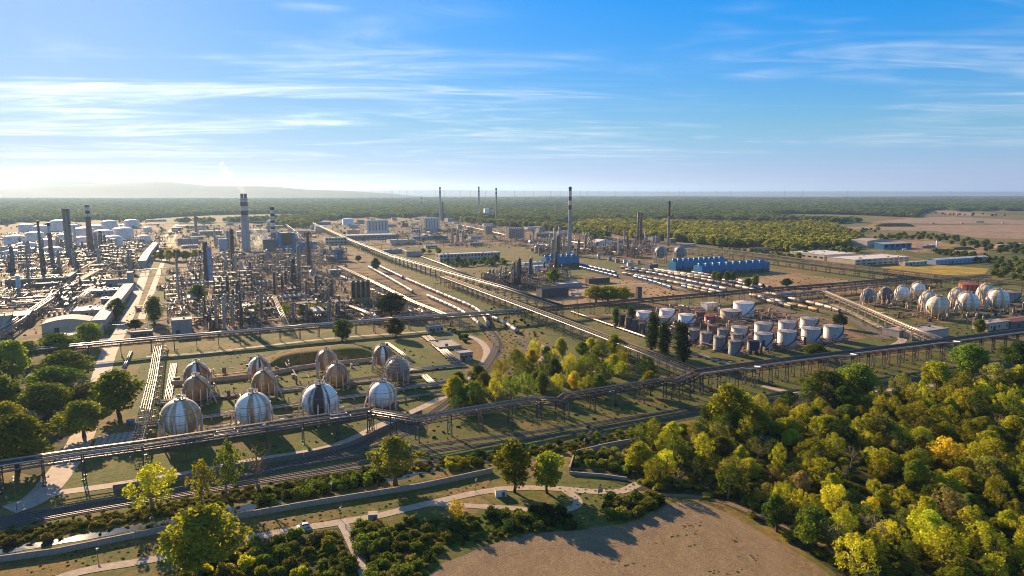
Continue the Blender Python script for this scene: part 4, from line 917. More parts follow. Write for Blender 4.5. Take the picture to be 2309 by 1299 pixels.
for px, py, w, h, mt, lb in [
    (1452, 712, 34, 27, "white_tank", "white tank behind the tall poplars, left end of the tank farm"),
    (1504, 709, 34, 30, "white_tank", "white tank with spiral stair behind the beige one"),
    (1495, 723, 31, 25, "tan_tank", "beige tank in front of the white one behind the poplars"),
    (1547, 719, 36, 28, "white_tank", "white tank with diagonal stair beside the small brown tank"),
    (1577, 713, 21, 25, "brown_tank", "small brown tank beside the red one"),
    (1599, 721, 22, 23, "red_paint", "small red tank in the tank farm"),
    (1676, 695, 46, 37, "white_tank", "tallest white tank at the back of the tank farm"),
    (1648, 708, 48, 28, "tan_tank", "wide beige tank in front of the tallest white tank"),
    (1401, 722, 13, 27, "brown_tank", "thin brown upright vessel, first of four by the poplars"),
    (1416, 727, 13, 26, "brown_tank", "thin brown upright vessel, second of four by the poplars"),
    (1432, 733, 14, 26, "brown_tank", "thin brown upright vessel, third of four by the poplars"),
    (1447, 739, 15, 25, "brown_tank", "thin brown upright vessel, last of four by the poplars"),
    (1591, 764, 27, 35, "grey_tank", "grey weathered tank, first of the three front ones"),
    (1621, 774, 26, 37, "grey_tank", "grey weathered tank, second of the three front ones"),
    (1655, 783, 27, 36, "grey_tank", "grey weathered tank nearest the front bridge, beside the black one"),
    (1563, 757, 26, 34, "grey_tank", "grey tank half hidden behind the right-hand poplar"),
    (1666, 751, 36, 36, "silver_tank", "silver tank behind the black one"),
    (1661, 763, 24, 26, "grey_tank", "small grey tank in front of the left silver tank"),
    (1629, 753, 24, 28, "grey_tank", "grey tank behind the three front ones"),
    (1606, 744, 24, 26, "brown_tank", "brown-grey tank in the second row of the tank farm"),
    (1696, 781, 24, 32, "black_tank", "black tank in front of the silver tanks"),
    (1720, 766, 40, 38, "silver_tank", "silver tank in the front row, beside the black one"),
    (1720, 741, 38, 34, "silver_tank", "silver tank in the back row, first of three"),
    (1773, 761, 40, 39, "silver_tank", "silver tank in the front row, second from the black one"),
    (1774, 737, 38, 34, "silver_tank", "silver tank in the back row, second of three"),
    (1827, 754, 41, 38, "silver_tank", "silver tank in the front row, third from the black one"),
    (1823, 729, 38, 32, "silver_tank", "silver tank in the back row, last of three"),
    (1877, 749, 40, 38, "silver_tank", "silver tank standing alone at the end beside the sidings"),
    (2279, 668, 33, 27, "grey_tank", "grey tank behind the end sphere tank at the right"),
    (14, 728, 28, 42, "tan_tank", "beige tank at the left edge beside the twin pipe bridge")]:
    g, D, hh = tnk(px, py, w, h); cyl_tank(lb, g, D, hh, mt, "white_roof" if mt in ("white_tank",) else None, "tank farm", sa=4.3)
# red and yellow striped tank
g, D, hh = tnk(2183, 651, 40, 30); o = cyl_tank("red and yellow striped tank behind the sphere tanks", g, D, hh, "ochre", "red_paint", "right-hand sphere tanks", False, name="striped_tank")
mb = MB(); mb.box((D / 2 + .06, 0, .3), (.12, D * .115, hh - .5)); me = mb.mesh("stripe", "red_paint")
for j in range(14): put("stripe", me, o, (0, 0, 0), (0, 0, 2 * math.pi * j / 14))
# far white storage tanks on the left and dome-roofed ones behind
ft = [(35, 545, 42), (60, 560, 40), (80, 535, 36), (110, 552, 40), (135, 510, 40), (150, 540, 38), (95, 520, 34), (190, 528, 44), (185, 545, 34), (215, 520, 36), (235, 532, 40), (248, 508, 32), (278, 528, 44), (298, 506, 32), (255, 545, 40), (325, 540, 28), (333, 518, 18), (120, 570, 40), (30, 575, 34), (165, 515, 26), (60, 515, 30)]
for i, (px, py, w) in enumerate(sorted(ft)):
    g, D, hh = tnk(px, py, w, w * .62); cyl_tank("white dome-roofed storage tank in the hazy tank field, %s from the left" % ordn(i), g, D, hh, "hazy_white", "hazy_white", "far white storage tanks", False, "dome")
for px, py, w, h, mt, lb in [(785, 500, 25, 18, "white_tank", "white tank with stair beyond the pipe bridge, left of the silo block"), (437, 684, 10, 9, "tan_tank", "small beige tank beside the flare"), (1410, 590, 9, 11, "alu", "small tank by the sidings, first of four"), (1423, 592, 9, 11, "tan_tank", "small tank by the sidings, second of four"),
                             (1392, 588, 10, 11, "grey_tank", "small grey tank by the sidings, third of four"), (1421, 596, 15, 12, "silver_tank", "pale grey tank by the sidings, last of four"), (1375, 583, 9, 12, "grey_tank", "small tank in front of the far white hall, left one"), (1350, 578, 8, 14, "silver_tank", "small upright tank in front of the far white hall"), (1440, 592, 8, 9, "grey_tank", "small grey tank left of the pale legged spheres"), (43, 640, 9, 40, "alu_white", "tall pale upright vessel at the left edge"),
                             (1097, 480, 12, 22, "white_tank", "pale silo among the trees by the thin stacks, left one"), (1111, 483, 10, 18, "tan_tank", "tan silo among the trees by the thin stacks, right one"), (2112, 550, 4, 15, "white_tank", "thin white silo by the recycling hall"), (214, 632, 13, 14, "alu_white", "small round vessel on the left units")]:
    g, D, hh = tnk(px, py, w, h); cyl_tank(lb, g, D, hh, mt, None, "small tanks", False)
# ---------------------------------------------------------------- buildings
def e1_len(A, x1, dirv=E1):
    lo, hi = 0.0, 900.0
    for _ in range(40):
        m = (lo + hi) / 2; p = A + dirv * m
        if PX(p.x, p.y)[0] < x1: lo = m
        else: hi = m
    return lo
_win = {}
def win_mesh(w, h, matname):
    k = (round(w, 2), round(h, 2), matname)
    if k not in _win:
        mb = MB(); mb.box((0, 0, 0), (w, .1, h), 0, 0); mb.box((0, -.03, h), (w + .2, .2, .12), 0, 1); mb.box((0, -.05, -.12), (w + .2, .24, .12), 0, 1); _win[k] = mb.mesh("window", [matname, "concrete"])
    return _win[k]
def bld(name, label, x0, y0, x1, d, h, wall="concrete", roofm="grey_roof", roof="flat", win=None, side=None, door=True, winm="glass", group=None, cat="building", rot=0, gable_axis=1, base=None, extra=None):
    """front-left base corner at pixel (x0, y0), front runs to pixel x1; d deep, h high, in metres"""
    A = G(x0, y0); ang = GRID + rot; dv = Vector((math.cos(ang), math.sin(ang), 0)); w = max(2.0, e1_len(A, x1, dv))
    o = thing(name, label, cat, A, ang, group); mb = MB()
    if roof in ("gable", "arch", "shed"):
        n = 2 if roof == "gable" else 10; rise = (h * .22 if roof == "gable" else h * .42 if roof == "arch" else h * .2)
        span, run = (d, w) if gable_axis else (w, d)
        prof = []
        for i in range(n + 1):
            s = i / n
            z = rise * (1 - abs(2 * s - 1)) if roof == "gable" else rise * math.sin(math.pi * s) if roof == "arch" else rise * s
            prof.append((s * span, h + z))
        def P(s, z, t): return (t, s, z) if gable_axis else (s, t, z)
        for t in (0, run):
            vs = [P(0, 0, t)] + [P(s, z, t) for s, z in prof] + [P(span, 0, t)]; f = tuple(range(len(vs))); mb.add(vs, (f if (t == 0) != bool(gable_axis) else f[::-1],))
        for s, z in (prof[0], prof[-1]):
            vs = [P(s, 0, 0), P(s, 0, run), P(s, z, run), P(s, z, 0)]; mb.add(vs, ((0, 1, 2, 3),))
        mb.build("wall", wall, o); mb = MB()
        for (s0, z0), (s1, z1) in zip(prof, prof[1:]):
            a = [P(s0, z0 + .05, -.5), P(s0, z0 + .05, run + .5), P(s1, z1 + .05, run + .5), P(s1, z1 + .05, -.5)]
            b = [(x, y, z + .25) for x, y, z in a]; mb.add(a + b, ((0, 1, 2, 3), (4, 7, 6, 5), (0, 4, 5, 1), (1, 5, 6, 2), (2, 6, 7, 3), (3, 7, 4, 0)))
        mb.build("roof", roofm, o)
    else:
        mb.box((w / 2, d / 2, 0), (w, d, h)); mb.build("wall", wall, o)
        mb = MB(); mb.box((w / 2, d / 2, h), (w - .6, d - .6, .12)); t = .35
        for c, s in (((w / 2, -.05, h - .1), (w + .3, t, .75)), ((w / 2, d + .05, h - .1), (w + .3, t, .75)), ((-.05, d / 2, h - .1), (t, d - .4, .75)), ((w + .05, d / 2, h - .1), (t, d - .4, .75))): mb.box(c, s)
        r = random.Random(int(x0 * 7 + y0)); rf = mb.build("roof", roofm, o)
        for k in range(min(6, int(w * d / 150))):
            mb = MB(); sz = r.uniform(1.2, 2.6); mb.box((r.uniform(2, w - 2), r.uniform(2, max(2.5, d - 2)), h + .12), (sz, sz * .8, r.uniform(.8, 1.8))); mb.build("roof_vent", "steel_grey", rf)
    if base:
        mb = MB(); mb.box((w / 2, d / 2, 0), (w + .12, d + .12, h * base[0])); mb.build("plinth", base[1], o)
    if win:
        rows, cols, ww, wh = win
        for i in range(rows):
            z = h * (i + .42) / rows - wh * .15
            for j in range(cols): put("window", win_mesh(ww, wh, winm), o, (w * (j + .5) / cols, -.03, z))
    if side:
        rows, cols, ww, wh = side
        for i in range(rows):
            z = h * (i + .42) / rows - wh * .15
            for j in range(cols):
                put("window", win_mesh(ww, wh, winm), o, (-.03, d * (j + .5) / cols, z), (0, 0, -math.pi / 2)); put("window", win_mesh(ww, wh, winm), o, (w + .03, d * (j + .5) / cols, z), (0, 0, math.pi / 2))
    if door:
        mb = MB(); dh = min(3.5, h * .6); mb.box((w * .3, -.05, .02), (min(3.2, w * .2), .12, dh)); mb.build("door", "steel_dark", o)
    return o
bld("warehouse", "dark corrugated shed behind the middle pipe bridge", 1222, 672, 1282, 13, 9, "dark_wall", "steel_dark", "gable", gable_axis=1)
bld("canopy", "white flat canopy beyond the dark shed", 1263, 650, 1312, 12, 4.5, "grey_clad", "white_roof", door=False)
bld("tower_block", "narrow dark tower beside the round trees", 1438, 678, 1447, 4, 13, "dark_wall", "steel_dark", door=False)
bld("office_block", "long pale office block with rows of windows and trees in front", 992, 592, 1128, 22, 12, "cream", "white_roof", win=(2, 18, 3.2, 2.6), side=(2, 3, 3, 2.6))
bld("ochre_block", "ochre building with tall dark vertical openings", 793, 688, 836, 14, 22, "ochre", "grey_roof", win=(1, 4, 3.0, 17), side=(3, 2, 2.6, 3.4))
bld("loading_shed", "long low pale loading shed beside the pipe bundle", 967, 752, 1000, 9, 5, "concrete", "grey_roof", win=(1, 4, 1.6, 1.6))
bld("pump_house", "pale pump house at the end of the loading shed", 1037, 815, 1066, 10, 5, "concrete", "grey_roof", win=(1, 3, 1.2, 1.6))
bld("low_hall", "low concrete platform between loading shed and pump house", 990, 790, 1040, 24, 1.6, "concrete", "concrete", door=False)
bld("arched_hall", "arch-roofed pale hall beside the works road trees", 95, 752, 205, 22, 7, "cream", "grey_roof", "arch", gable_axis=0)
bld("flat_hall", "white flat-roofed hall behind the arched hall", 166, 718, 226, 26, 6, "concrete", "white_roof", win=(1, 5, 2, 1.6))
bld("low_house", "small flat-roofed house by the works road, pale edge", 295, 764, 344, 9, 4.5, "concrete_dark", "grey_roof", win=(1, 5, 1.6, 1.4))
bld("grey_house", "square grey block behind the middle pipe bridge", 388, 756, 434, 17, 11, "grey_clad", "grey_roof", door=True)
bld("tan_roof_hall", "hall with tan roof behind the beige tank", 28, 735, 66, 26, 8, "dark_wall", "tan_tank", "gable")
bld("control_house", "white control house with flat roof behind the gallery", 205, 668, 265, 22, 5, "concrete", "white_roof", win=(1, 6, 2, 1.5))
bld("control_house", "small white house between gallery and pipes", 228, 684, 262, 14, 4, "concrete", "white_roof")
bld("grey_hall", "long grey hall across the end of the gallery", 230, 648, 292, 14, 8, "grey_clad", "grey_roof")
bld("old_hall", "long hall with dark openings behind the pale vessel", 12, 648, 150, 14, 8, "concrete_dark", "grey_roof", win=(1, 12, 4, 2.4))
bld("old_hall", "low hall in front of the one with dark openings", 80, 655, 130, 12, 7, "dark_wall", "tan_tank", win=(1, 5, 4, 2))
bld("old_hall", "narrow hall running away beside the left columns", 145, 640, 158, 60, 8, "concrete_dark", "grey_roof")
bld("far_hall", "grey-blue hall behind the tree clump by the flare", 395, 552, 448, 18, 12, "grey_clad", "grey_roof")
bld("far_hall", "white flat roof among the trees by the flare", 410, 560, 447, 18, 5, "concrete", "white_roof")
bld("blue_block", "large blue clad block beside the banded black chimney", 629, 566, 668, 30, 33, "blue_clad", "grey_roof", win=(1, 1, 20, 22), winm="rust", door=False)
bld("blue_block", "blue low block in front of the large blue one", 676, 568, 716, 20, 17, "blue_clad", "grey_roof", door=False)
bld("blue_block", "blue stepped block beside the pipe bridge meadow", 744, 588, 772, 12, 17, "blue_clad", "blue_clad", door=False)
bld("white_block", "white small block in front of the stepped blue one", 735, 592, 760, 12, 10, "grey_clad", "white_roof")
bld("boiler_block", "grey boiler block beside the white twin-flue chimney", 511, 566, 526, 22, 37, "grey_clad", "grey_roof", door=False)
bld("boiler_block", "pale blue clad block in front of the grey boiler block", 495, 568, 513, 18, 23, "blue_pale", "white_roof", door=False)
bld("boiler_block", "brown boiler block under the banded black chimney", 594, 566, 624, 20, 21, "concrete_dark", "grey_roof", door=False)
bld("white_office", "white office with dark window band beyond the blue blocks", 734, 552, 782, 24, 14, "cream", "white_roof", win=(2, 7, 5, 2.4))
bld("flat_factory", "wide flat factory hall in front of the silo block", 782, 542, 900, 60, 10, "grey_clad", "grey_roof", win=(1, 14, 6, 2.5))
bld("flat_factory", "flat pale hall behind the thin pipe bridge", 880, 552, 938, 30, 9, "cream", "grey_roof")
bld("flat_factory", "low pale hall under the bright glinting roofs", 930, 542, 1010, 40, 8, "grey_clad", "alu", win=(1, 8, 5, 2))
bld("flat_factory", "pale hall right of the tall banded chimney", 1343, 562, 1392, 28, 12, "white_paint", "white_roof", "arch", gable_axis=0)
bld("flat_factory", "white hall left of the tall banded chimney", 1206, 568, 1240, 22, 12, "cream", "white_roof")
bld("flat_factory", "pale low house behind the left blue cooling tower", 1182, 606, 1222, 16, 8, "blue_pale", "white_roof")
bld("flat_factory", "second pale low house behind the left blue cooling tower", 1206, 612, 1240, 14, 7, "blue_pale", "white_roof")
bld("wide_factory", "long flat-roofed factory with window bands at the right", 1858, 588, 1930, 70, 9, "cream", "white_roof", win=(1, 7, 7, 2.2), side=(1, 6, 7, 2.2))
bld("wide_factory", "right wing of the long flat-roofed factory", 1928, 600, 2050, 50, 9, "cream", "white_roof", win=(2, 10, 7, 1.6))
bld("recycling_hall", "pale gabled hall with open blue side in the right distance", 1955, 560, 2012, 40, 14, "cream", "grey_roof", "gable", gable_axis=0)
bld("recycling_hall", "blue open lean-to of the pale gabled hall", 1992, 563, 2055, 20, 10, "blue_clad", "grey_roof", "shed", gable_axis=1, win=(1, 5, 10, 6), winm="black")
bld("blue_shed", "long blue-walled shed beyond the golden meadow", 2110, 597, 2228, 14, 7, "blue_pale", "white_roof", "gable", gable_axis=1, win=(1, 14, 3, 1.4))
bld("red_roof_shed", "low shed with red-brown roof by the yellow wood", 1690, 567, 1738, 12, 5, "cream", "red_brown", "gable", gable_axis=1, win=(1, 5, 2.4, 2.0), winm="blue_clad")
bld("beige_block", "beige flat hall in front of the right-hand sphere tanks", 2070, 768, 2139, 16, 6, "cream", "grey_roof")
bld("beige_block", "grey hall beside the light pipe bridge end", 2027, 762, 2068, 14, 5, "grey_clad", "grey_roof")
bld("beige_block", "small pinkish house at the right edge", 2226, 748, 2278, 12, 6, "cream", "grey_roof", win=(1, 3, 1.5, 1.5))
bld("red_roof_shed", "open shed with red roof at the right edge", 2278, 742, 2340, 14, 5, "concrete_dark", "red_brown", "gable", gable_axis=1)
bld("white_hut", "small white hut beside the sidings bushes", 1769, 674, 1794, 8, 5, "white_paint", "white_roof")
bld("white_hut", "white box building at the back of the tank farm", 1594, 700, 1617, 9, 6, "white_paint", "white_roof", door=False)
bld("brown_box", "brown brick box beside the sidings", 1465, 610, 1484, 12, 8, "concrete_dark", "grey_roof")
bld("small_house", "small pale house beside the middle pipe run", 745, 622, 771, 14, 7, "concrete", "white_roof", win=(1, 3, 2, 2))
bld("far_house", "pale house beyond the thin stacks, left of the silos", 1010, 500, 1022, 30, 12, "blue_pale", "white_roof")
bld("loading_canopy", "brown roofed loading canopy over the blue wagons", 1328, 640, 1375, 9, 6, "rust", "tan_tank", door=False)
k = 0
for x0, y0, x1, d, h, wl, lb in [(1122, 508, 1160, 30, 9, "white_paint", "white works hall beyond the far dark silos"), (1165, 498, 1190, 24, 8, "cream", "small cream hall at the wood edge"), (1090, 500, 1122, 26, 9, "concrete", "pale hall beside the small silos"), (1215, 535, 1250, 20, 9, "concrete", "grey hall behind the tall banded chimney"), (600, 515, 640, 26, 7, "concrete", "grey hall at the wood edge by the banded black chimney"), (625, 497, 676, 30, 7, "concrete", "long pale hall in front of the left wood"), (690, 508, 745, 26, 9, "blue_clad", "low blue hall behind the pipe bridge"), (1190, 520, 1230, 28, 9, "white_paint", "white hall in front of the wood edge"), (860, 490, 885, 24, 9, "concrete", "pale hall behind the silo block"), (560, 530, 600, 30, 12, "concrete", "hazy hall beside the steam"), (450, 530, 500, 30, 9, "concrete", "hazy hall right of the thin flare stack"), (420, 515, 470, 28, 8, "cream", "hazy pale hall beyond the tree clump"), (330, 500, 375, 26, 7, "cream", "hazy hall beyond the storage tanks"), (1300, 510, 1340, 26, 8, "concrete", "pale hall at the edge of the right-hand wood"), (1060, 555, 1090, 18, 6, "concrete", "low pale house before the silos"), (960, 560, 985, 14, 5, "white_paint", "small white house left of the office block"), (1540, 545, 1590, 20, 6, "grey_clad", "long low hall behind the brown stack"), (2080, 560, 2110, 14, 5, "concrete", "low crushing plant by the thin white silo"), (2040, 600, 2090, 10, 5, "cream", "low row of sheds right of the long factory"), (1905, 552, 1920, 12, 5, "white_paint", "small hut left of the recycling hall"), (2258, 560, 2309, 16, 6, "cream", "pale farm building at the right edge behind the trees")]:
    bld("far_hall", lb, x0, y0, x1, d, h, wl, "white_roof", win=(1, 6, 3, 2), group="halls in the middle distance")
# small works halls filling the middle distance
rh = random.Random(77); auto = []
for poly, n, zn in (([(340, 512), (560, 506), (690, 500), (730, 520), (690, 560), (470, 560), (400, 545)], 26, "the yard behind the white chimney"), ([(700, 500), (880, 494), (1080, 498), (1200, 512), (1300, 535), (1180, 545), (900, 560), (800, 545)], 30, "the works yard round the silos"), ([(1300, 530), (1500, 548), (1560, 560), (1440, 560), (1320, 552)], 8, "the yard below the yellow-green wood"), ([(780, 560), (900, 568), (990, 600), (960, 600), (860, 575)], 3, "the yard left of the office block"), ([(-20, 560), (300, 545), (330, 560), (240, 600), (20, 615)], 14, "the hazy left units")):
    Wp = [G(*p) for p in poly]; P2 = [(p.x, p.y) for p in Wp]; bx = [min(p[0] for p in P2), max(p[0] for p in P2), min(p[1] for p in P2), max(p[1] for p in P2)]; k = 0; got = []
    while k < n:
        x, y = rh.uniform(bx[0], bx[1]), rh.uniform(bx[2], bx[3])
        if inpoly(np.array([[x, y]]), P2)[0] and all((x - a) ** 2 + (y - b) ** 2 > 50 ** 2 for a, b in got): got.append((x, y)); k += 1
    got.sort(key=lambda p: PX(*p)[0])
    for i, (x, y) in enumerate(got):
        cl, rf, cn = rh.choice((("concrete", "white_roof", "pale"), ("cream", "grey_roof", "cream"), ("grey_clad", "grey_roof", "grey"), ("white_paint", "white_roof", "white"), ("blue_pale", "grey_roof", "pale blue"), ("concrete_dark", "grey_roof", "brown-grey"), ("grey_clad", "rust", "rusty-roofed"))); px0, py0 = PX(x, y)
        wpx = rh.uniform(14, 42) * FPX / (y * 1.25); bld("works_hall", "%s hall, %s from left in %s" % (cn, ordn(i), zn), px0, py0, px0 + wpx, rh.uniform(10, 24), rh.choice((5, 6, 8, 11)), cl, rf, rh.choice(("flat", "flat", "gable")), group="halls in " + zn, door=False)
# far city blocks in the haze
for x0, y0, x1, h, lb in [(206, 446, 218, 75, "hazy far tower block, left one of the pair"), (222, 446, 232, 80, "hazy far tower block, right one of the pair"), (1060 - 525, 440, 545, 100, "far hazy block behind the white chimney")]:
    bld("tower_block", lb, x0, y0, x1, 40, h, "concrete", "concrete", win=(4, 4, 9, 8), door=False, rot=-GRID)

# conveyor gallery: long roofed box on legs
def gallery(label, px, w, h, zb, roofm="white_roof"):
    W = [G(x, y, zb + h) for x, y in px]; L0 = Vector((W[0].x, W[0].y, 0)); o = thing("conveyor_gallery", label, "gallery", L0)
    for a, b in zip(W, W[1:]):
        a = Vector((a.x, a.y, 0)) - L0; b = Vector((b.x, b.y, 0)) - L0; up = Vector((0, 0, zb))
        mb = MB(); mb.beam(a + up + Vector((0, 0, h / 2)), b + up + Vector((0, 0, h / 2)), w, h); mb.build("gallery_wall", "grey_clad", o)
        mb = MB(); mb.beam(a + up + Vector((0, 0, h + .12)), b + up + Vector((0, 0, h + .12)), w + .8, .2); mb.build("roof", roofm, o)
        d = b - a; n = max(1, round(d.length / 14)); mb = MB(); mb.box((0, 0, 0), (.8, w * .9, zb)); me = mb.mesh("leg", "concrete")
        for k in range(n + 1): put("leg", me, o, a + d * (k / n), (0, 0, math.atan2(d.y, d.x)))
    return o
gallery("long conveyor gallery with pale roof beside the works road", [(222, 722), (248, 690), (272, 662), (290, 640)], 9, 5, 5, "cream")
gallery("far pale gallery along the works road", [(320, 588), (334, 566), (352, 546)], 10, 5, 6, "cream")
bld("tower_block", "transfer tower at the end of the conveyor gallery", 288, 646, 301, 12, 16, "grey_clad", "white_roof", door=False)

# ---------------------------------------------------------------- blue cooling towers: box, louvres, fan stacks
def cooling(label, x0, y0, x1, d, h, n, rows=1):
    A = G(x0, y0); w = e1_len(A, x1); o = thing("cooling_tower", label, "cooling tower", A, GRID)
    mb = MB(); mb.box((w / 2, d / 2, h * .35), (w, d, h * .65)); mb.build("casing", "blue_clad", o)
    mb = MB(); mb.box((w / 2, d / 2, 0), (w - .8, d - .8, h * .35)); mb.build("louvre_base", "rust", o)
    mb = MB(); mb.box((0, 0, 0), (.5, d + .1, h * .35)); me = mb.mesh("pier", "blue_clad")
    for k in range(n + 1): put("pier", me, o, (min(max(w * k / n, .3), w - .3), d / 2, 0))
    r = min(w / n, d / rows) * .40; mb = MB(); mb.lathe([(r, 0), (r * .93, 1.6), (r * .97, 3.6), (r * .9, 3.6), (r * .88, 1.2), (.01, 1.1)], 20, cap=False); ms = mb.mesh("fan_stack", "blue_clad")
    mb = MB()
    for j in range(6): t = math.pi * j / 3; mb.beam((0, 0, 2), (r * .82 * math.cos(t), r * .82 * math.sin(t), 2), .5, .1)
    mf = mb.mesh("fan", "steel_dark")
    for k in range(n):
        for q in range(rows):
            s = put("fan_stack", ms, o, (w * (k + .5) / n, d * (q + .5) / rows, h)); put("fan", mf, s)
    mb = MB(); mb.box((w / 2, -.15, h - .1), (w + .2, .12, 1.1)); mb.build("parapet", "blue_clad", o)
    if x0 > 1400:
        for k in range(5): mb = MB(); mb.box((w * (k + .7) / 5.2, -.1, h * .1), (3, .15, h * .45)); mb.build("access_door", "steel_dark", o)
    return o
cooling("blue cooling tower with row of fan stacks, rear one of the pair by the sidings", 1523, 612, 1640, 17, 13, 10)
cooling("blue cooling tower with row of fan stacks, front one of the pair by the sidings", 1582, 622, 1735, 17, 12, 10)
cooling("blue cooling tower at the foot of the tall banded chimney", 1232, 604, 1306, 16, 14, 6)

# ---------------------------------------------------------------- silo blocks
def silos(label, x0, y0, x1, d, h, n, m, base_h, basem="white_paint", dark="concrete_dark", legs=False):
    A = G(x0, y0); w = e1_len(A, x1); o = thing("silo_block", label, "silos", A, GRID); r = w / n / 2
    mb = MB()
    if legs:
        mb.box((0, 0, 0), (r * .35, r * .35, base_h)); me = mb.mesh("leg", "concrete")
        for k in range(n + 1):
            for q in range(2): put("leg", me, o, (w * k / n, q * d, 0))
        mb = MB(); mb.box((w / 2, d / 2, base_h - .8), (w, d, .8)); mb.build("slab", "concrete", o)
    else: mb.box((w / 2, d / 2, 0), (w, d, base_h)); mb.build("base", basem, o)
    mb = MB(); mb.lathe([(r * .78, base_h), (r * .78, h), (r * .5, h + r * .5), (r * .15, h + r * .7)], 14); ms = mb.mesh("silo", "white_roof" if not legs else "tan_tank")
    for k in range(n):
        for q in range(m): put("silo", ms, o, (r + 2 * r * k, r + (d - 2 * r) * q / max(1, m - 1), 0))
    mb = MB(); mb.box((w / 2, d / 2, base_h + .1), (w * .97, max(2.0, d - 2.2 * r), h - base_h - 1)); mb.build("dark_backing", "concrete_dark", o)  # dark backing so that the gaps between the silos read dark
    mb = MB(); mb.box((w / 2, d / 2, h * .995), (w * .9, r * .8, 2.2)); mb.build("roof_gallery", "white_roof", o)
    return o
silos("tall striped silo block on a white base beyond the flat factory", 828, 531, 878, 30, 36, 7, 3, 12)
silos("pale silo block left of the thin stacks", 957, 520, 993, 50, 34, 6, 3, 4, "grey_clad")
silos("dark silo block on legs beside the far units", 1147, 553, 1184, 20, 34, 8, 2, 15, legs=True)
silos("small pale silo group right of the thin stacks", 1095, 540, 1111, 14, 30, 5, 2, 12, legs=True)

# ---------------------------------------------------------------- chimneys
def chimney(label, px, ybase, ytop, r0, r1, bands, body, name="chimney", plat=2, flues=0):
    A = G(px, ybase); d = A.y * CP + CAM_H * SP
    lo, hi = 5.0, 400.0
    for _ in range(40):
        m = (lo + hi) / 2
        if PX(A.x, A.y, m)[1] > ytop: lo = m
        else: hi = m
    h = lo; o = thing(name, label, "chimney", A); z = 0.0; prev = None
    # bands: list of (fraction from the top, material); sections from the top down
    cuts = [(1 - f, mt) for f, mt in bands]; secs = []; top = 1.0
    for f, mt in cuts: secs.append((f, top, mt)); top = f
    secs.append((0, top, body))
    rad = lambda t: r0 + (r1 - r0) * (t ** .8)
    for i, (a, b, mt) in enumerate(secs[::-1]):
        mb = MB(); mb.lathe([(rad(a + (b - a) * k / 4), h * (a + (b - a) * k / 4)) for k in range(5)], 20); mb.build("shaft" if i == 0 else "painted_band", mt, o)
    mb = MB()
    for k in range(plat):
        zz = h * (.97 - .24 * k); rr = rad(zz / h); mb.lathe([(rr, zz - .3), (rr + 1.3, zz), (rr + 1.3, zz + .12)], 16, cap=False); mb.lathe([(rr + 1.3, zz + 1.0), (rr + 1.3, zz + 1.15)], 16, cap=False)
    mb.build("gallery", "steel_dark", o)
    mb = MB(); a = R(-60)
    for s in (-.3, .3): mb.beam((rad(0) * math.cos(a) + .3 + s, rad(0) * math.sin(a) - .3, 0), (rad(1) * math.cos(a) + .3 + s, rad(1) * math.sin(a) - .3, h), .15)
    mb.build("ladder", "steel_dark", o)
    for k in range(flues):
        mb = MB(); mb.lathe([(r1 * .42, h), (r1 * .42, h + r1 * 1.3)], 12); mb.build("flue", "concrete_dark", o, ((k - .5) * r1 * 1.0, 0, 0))
    return o
W_, RD, BK = "white_paint", "red_brown", "black_tank"
chimney("fat white chimney with two red bands and twin flues, trailing smoke", 556, 566, 447, 7.6, 6.4, [(.07, W_), (.15, RD), (.23, W_), (.31, RD)], "chimney_grey", flues=2)
chimney("tall slim pale chimney with red and white bands, centre", 1284, 576, 421, 3.8, 2.5, [(.06, RD), (.14, W_), (.20, RD), (.27, W_), (.33, RD)], "chimney_grey", plat=3)
chimney("brick-red tapering chimney with white band on the left", 205, 570, 462, 6.2, 3.3, [(.05, BK), (.12, W_), (.18, BK), (.24, W_)], "chimney_brick")
chimney("left one of the grey twin chimneys", 153, 578, 470, 3.3, 3.0, [(.03, "concrete_dark")], "steel_grey")
chimney("right one of the grey twin chimneys", 162, 588, 471, 3.3, 3.0, [(.03, "concrete_dark")], "steel_grey")
chimney("brown tapering chimney with white band, left of the grey twins", 118, 600, 502, 4.0, 2.3, [(.08, BK), (.24, W_)], "chimney_brick")
chimney("slim dark stack left of the brown tapering chimney", 96, 614, 498, 2.2, 1.6, [(.05, BK)], "steel_grey", name="stack", plat=1)
chimney("chimney with black and white bands beside the large blue block", 618, 562, 467, 5.6, 3.8, [(.07, BK), (.15, W_), (.22, BK), (.31, W_), (.37, BK), (.46, W_), (.52, BK), (.60, W_)], "concrete_dark")
chimney("slim pale stack on the horizon, left of three", 993, 497, 422, 4.0, 3.2, [(.06, RD), (.12, W_), (.18, RD)], "chimney_grey", name="stack")
chimney("slim pale stack on the horizon, middle of three", 1080, 490, 421, 4.2, 3.4, [(.06, RD), (.12, W_), (.18, RD)], "chimney_grey", name="stack")
chimney("slim brownish stack on the horizon, right of three", 1119, 496, 424, 4.0, 3.2, [(.06, RD), (.12, W_), (.18, RD)], "tan_tank", name="stack")
chimney("thin mast far away among the trees", 951, 482, 445, 3.0, 2.2, [(.1, RD), (.25, W_), (.4, RD)], "chimney_grey", name="stack", plat=0)
chimney("thin hazy stack beyond the flare", 443, 530, 485, 4.0, 3.0, [(.2, "concrete_dark")], "steel_grey", name="stack", plat=0)
chimney("brown stack with lattice behind the legged spheres", 1506, 566, 453, 2.5, 2.0, [(.08, "steel_dark"), (.3, "rust")], "tan_tank", name="stack", plat=5)
chimney("slim pale flare stack with yellow smoke beside the works road", 404, 682, 566, 1.4, .9, [(.03, "rust")], "alu_white", name="stack", plat=0)
chimney("thin stack in the right-hand far units", 1407, 555, 512, 1.6, 1.2, [(.1, RD)], "chimney_grey", name="stack", plat=0)
chimney("thin stack beside the paired lattice columns", 1478, 562, 527, 1.6, 1.2, [(.1, RD)], "chimney_grey", name="stack", plat=1)

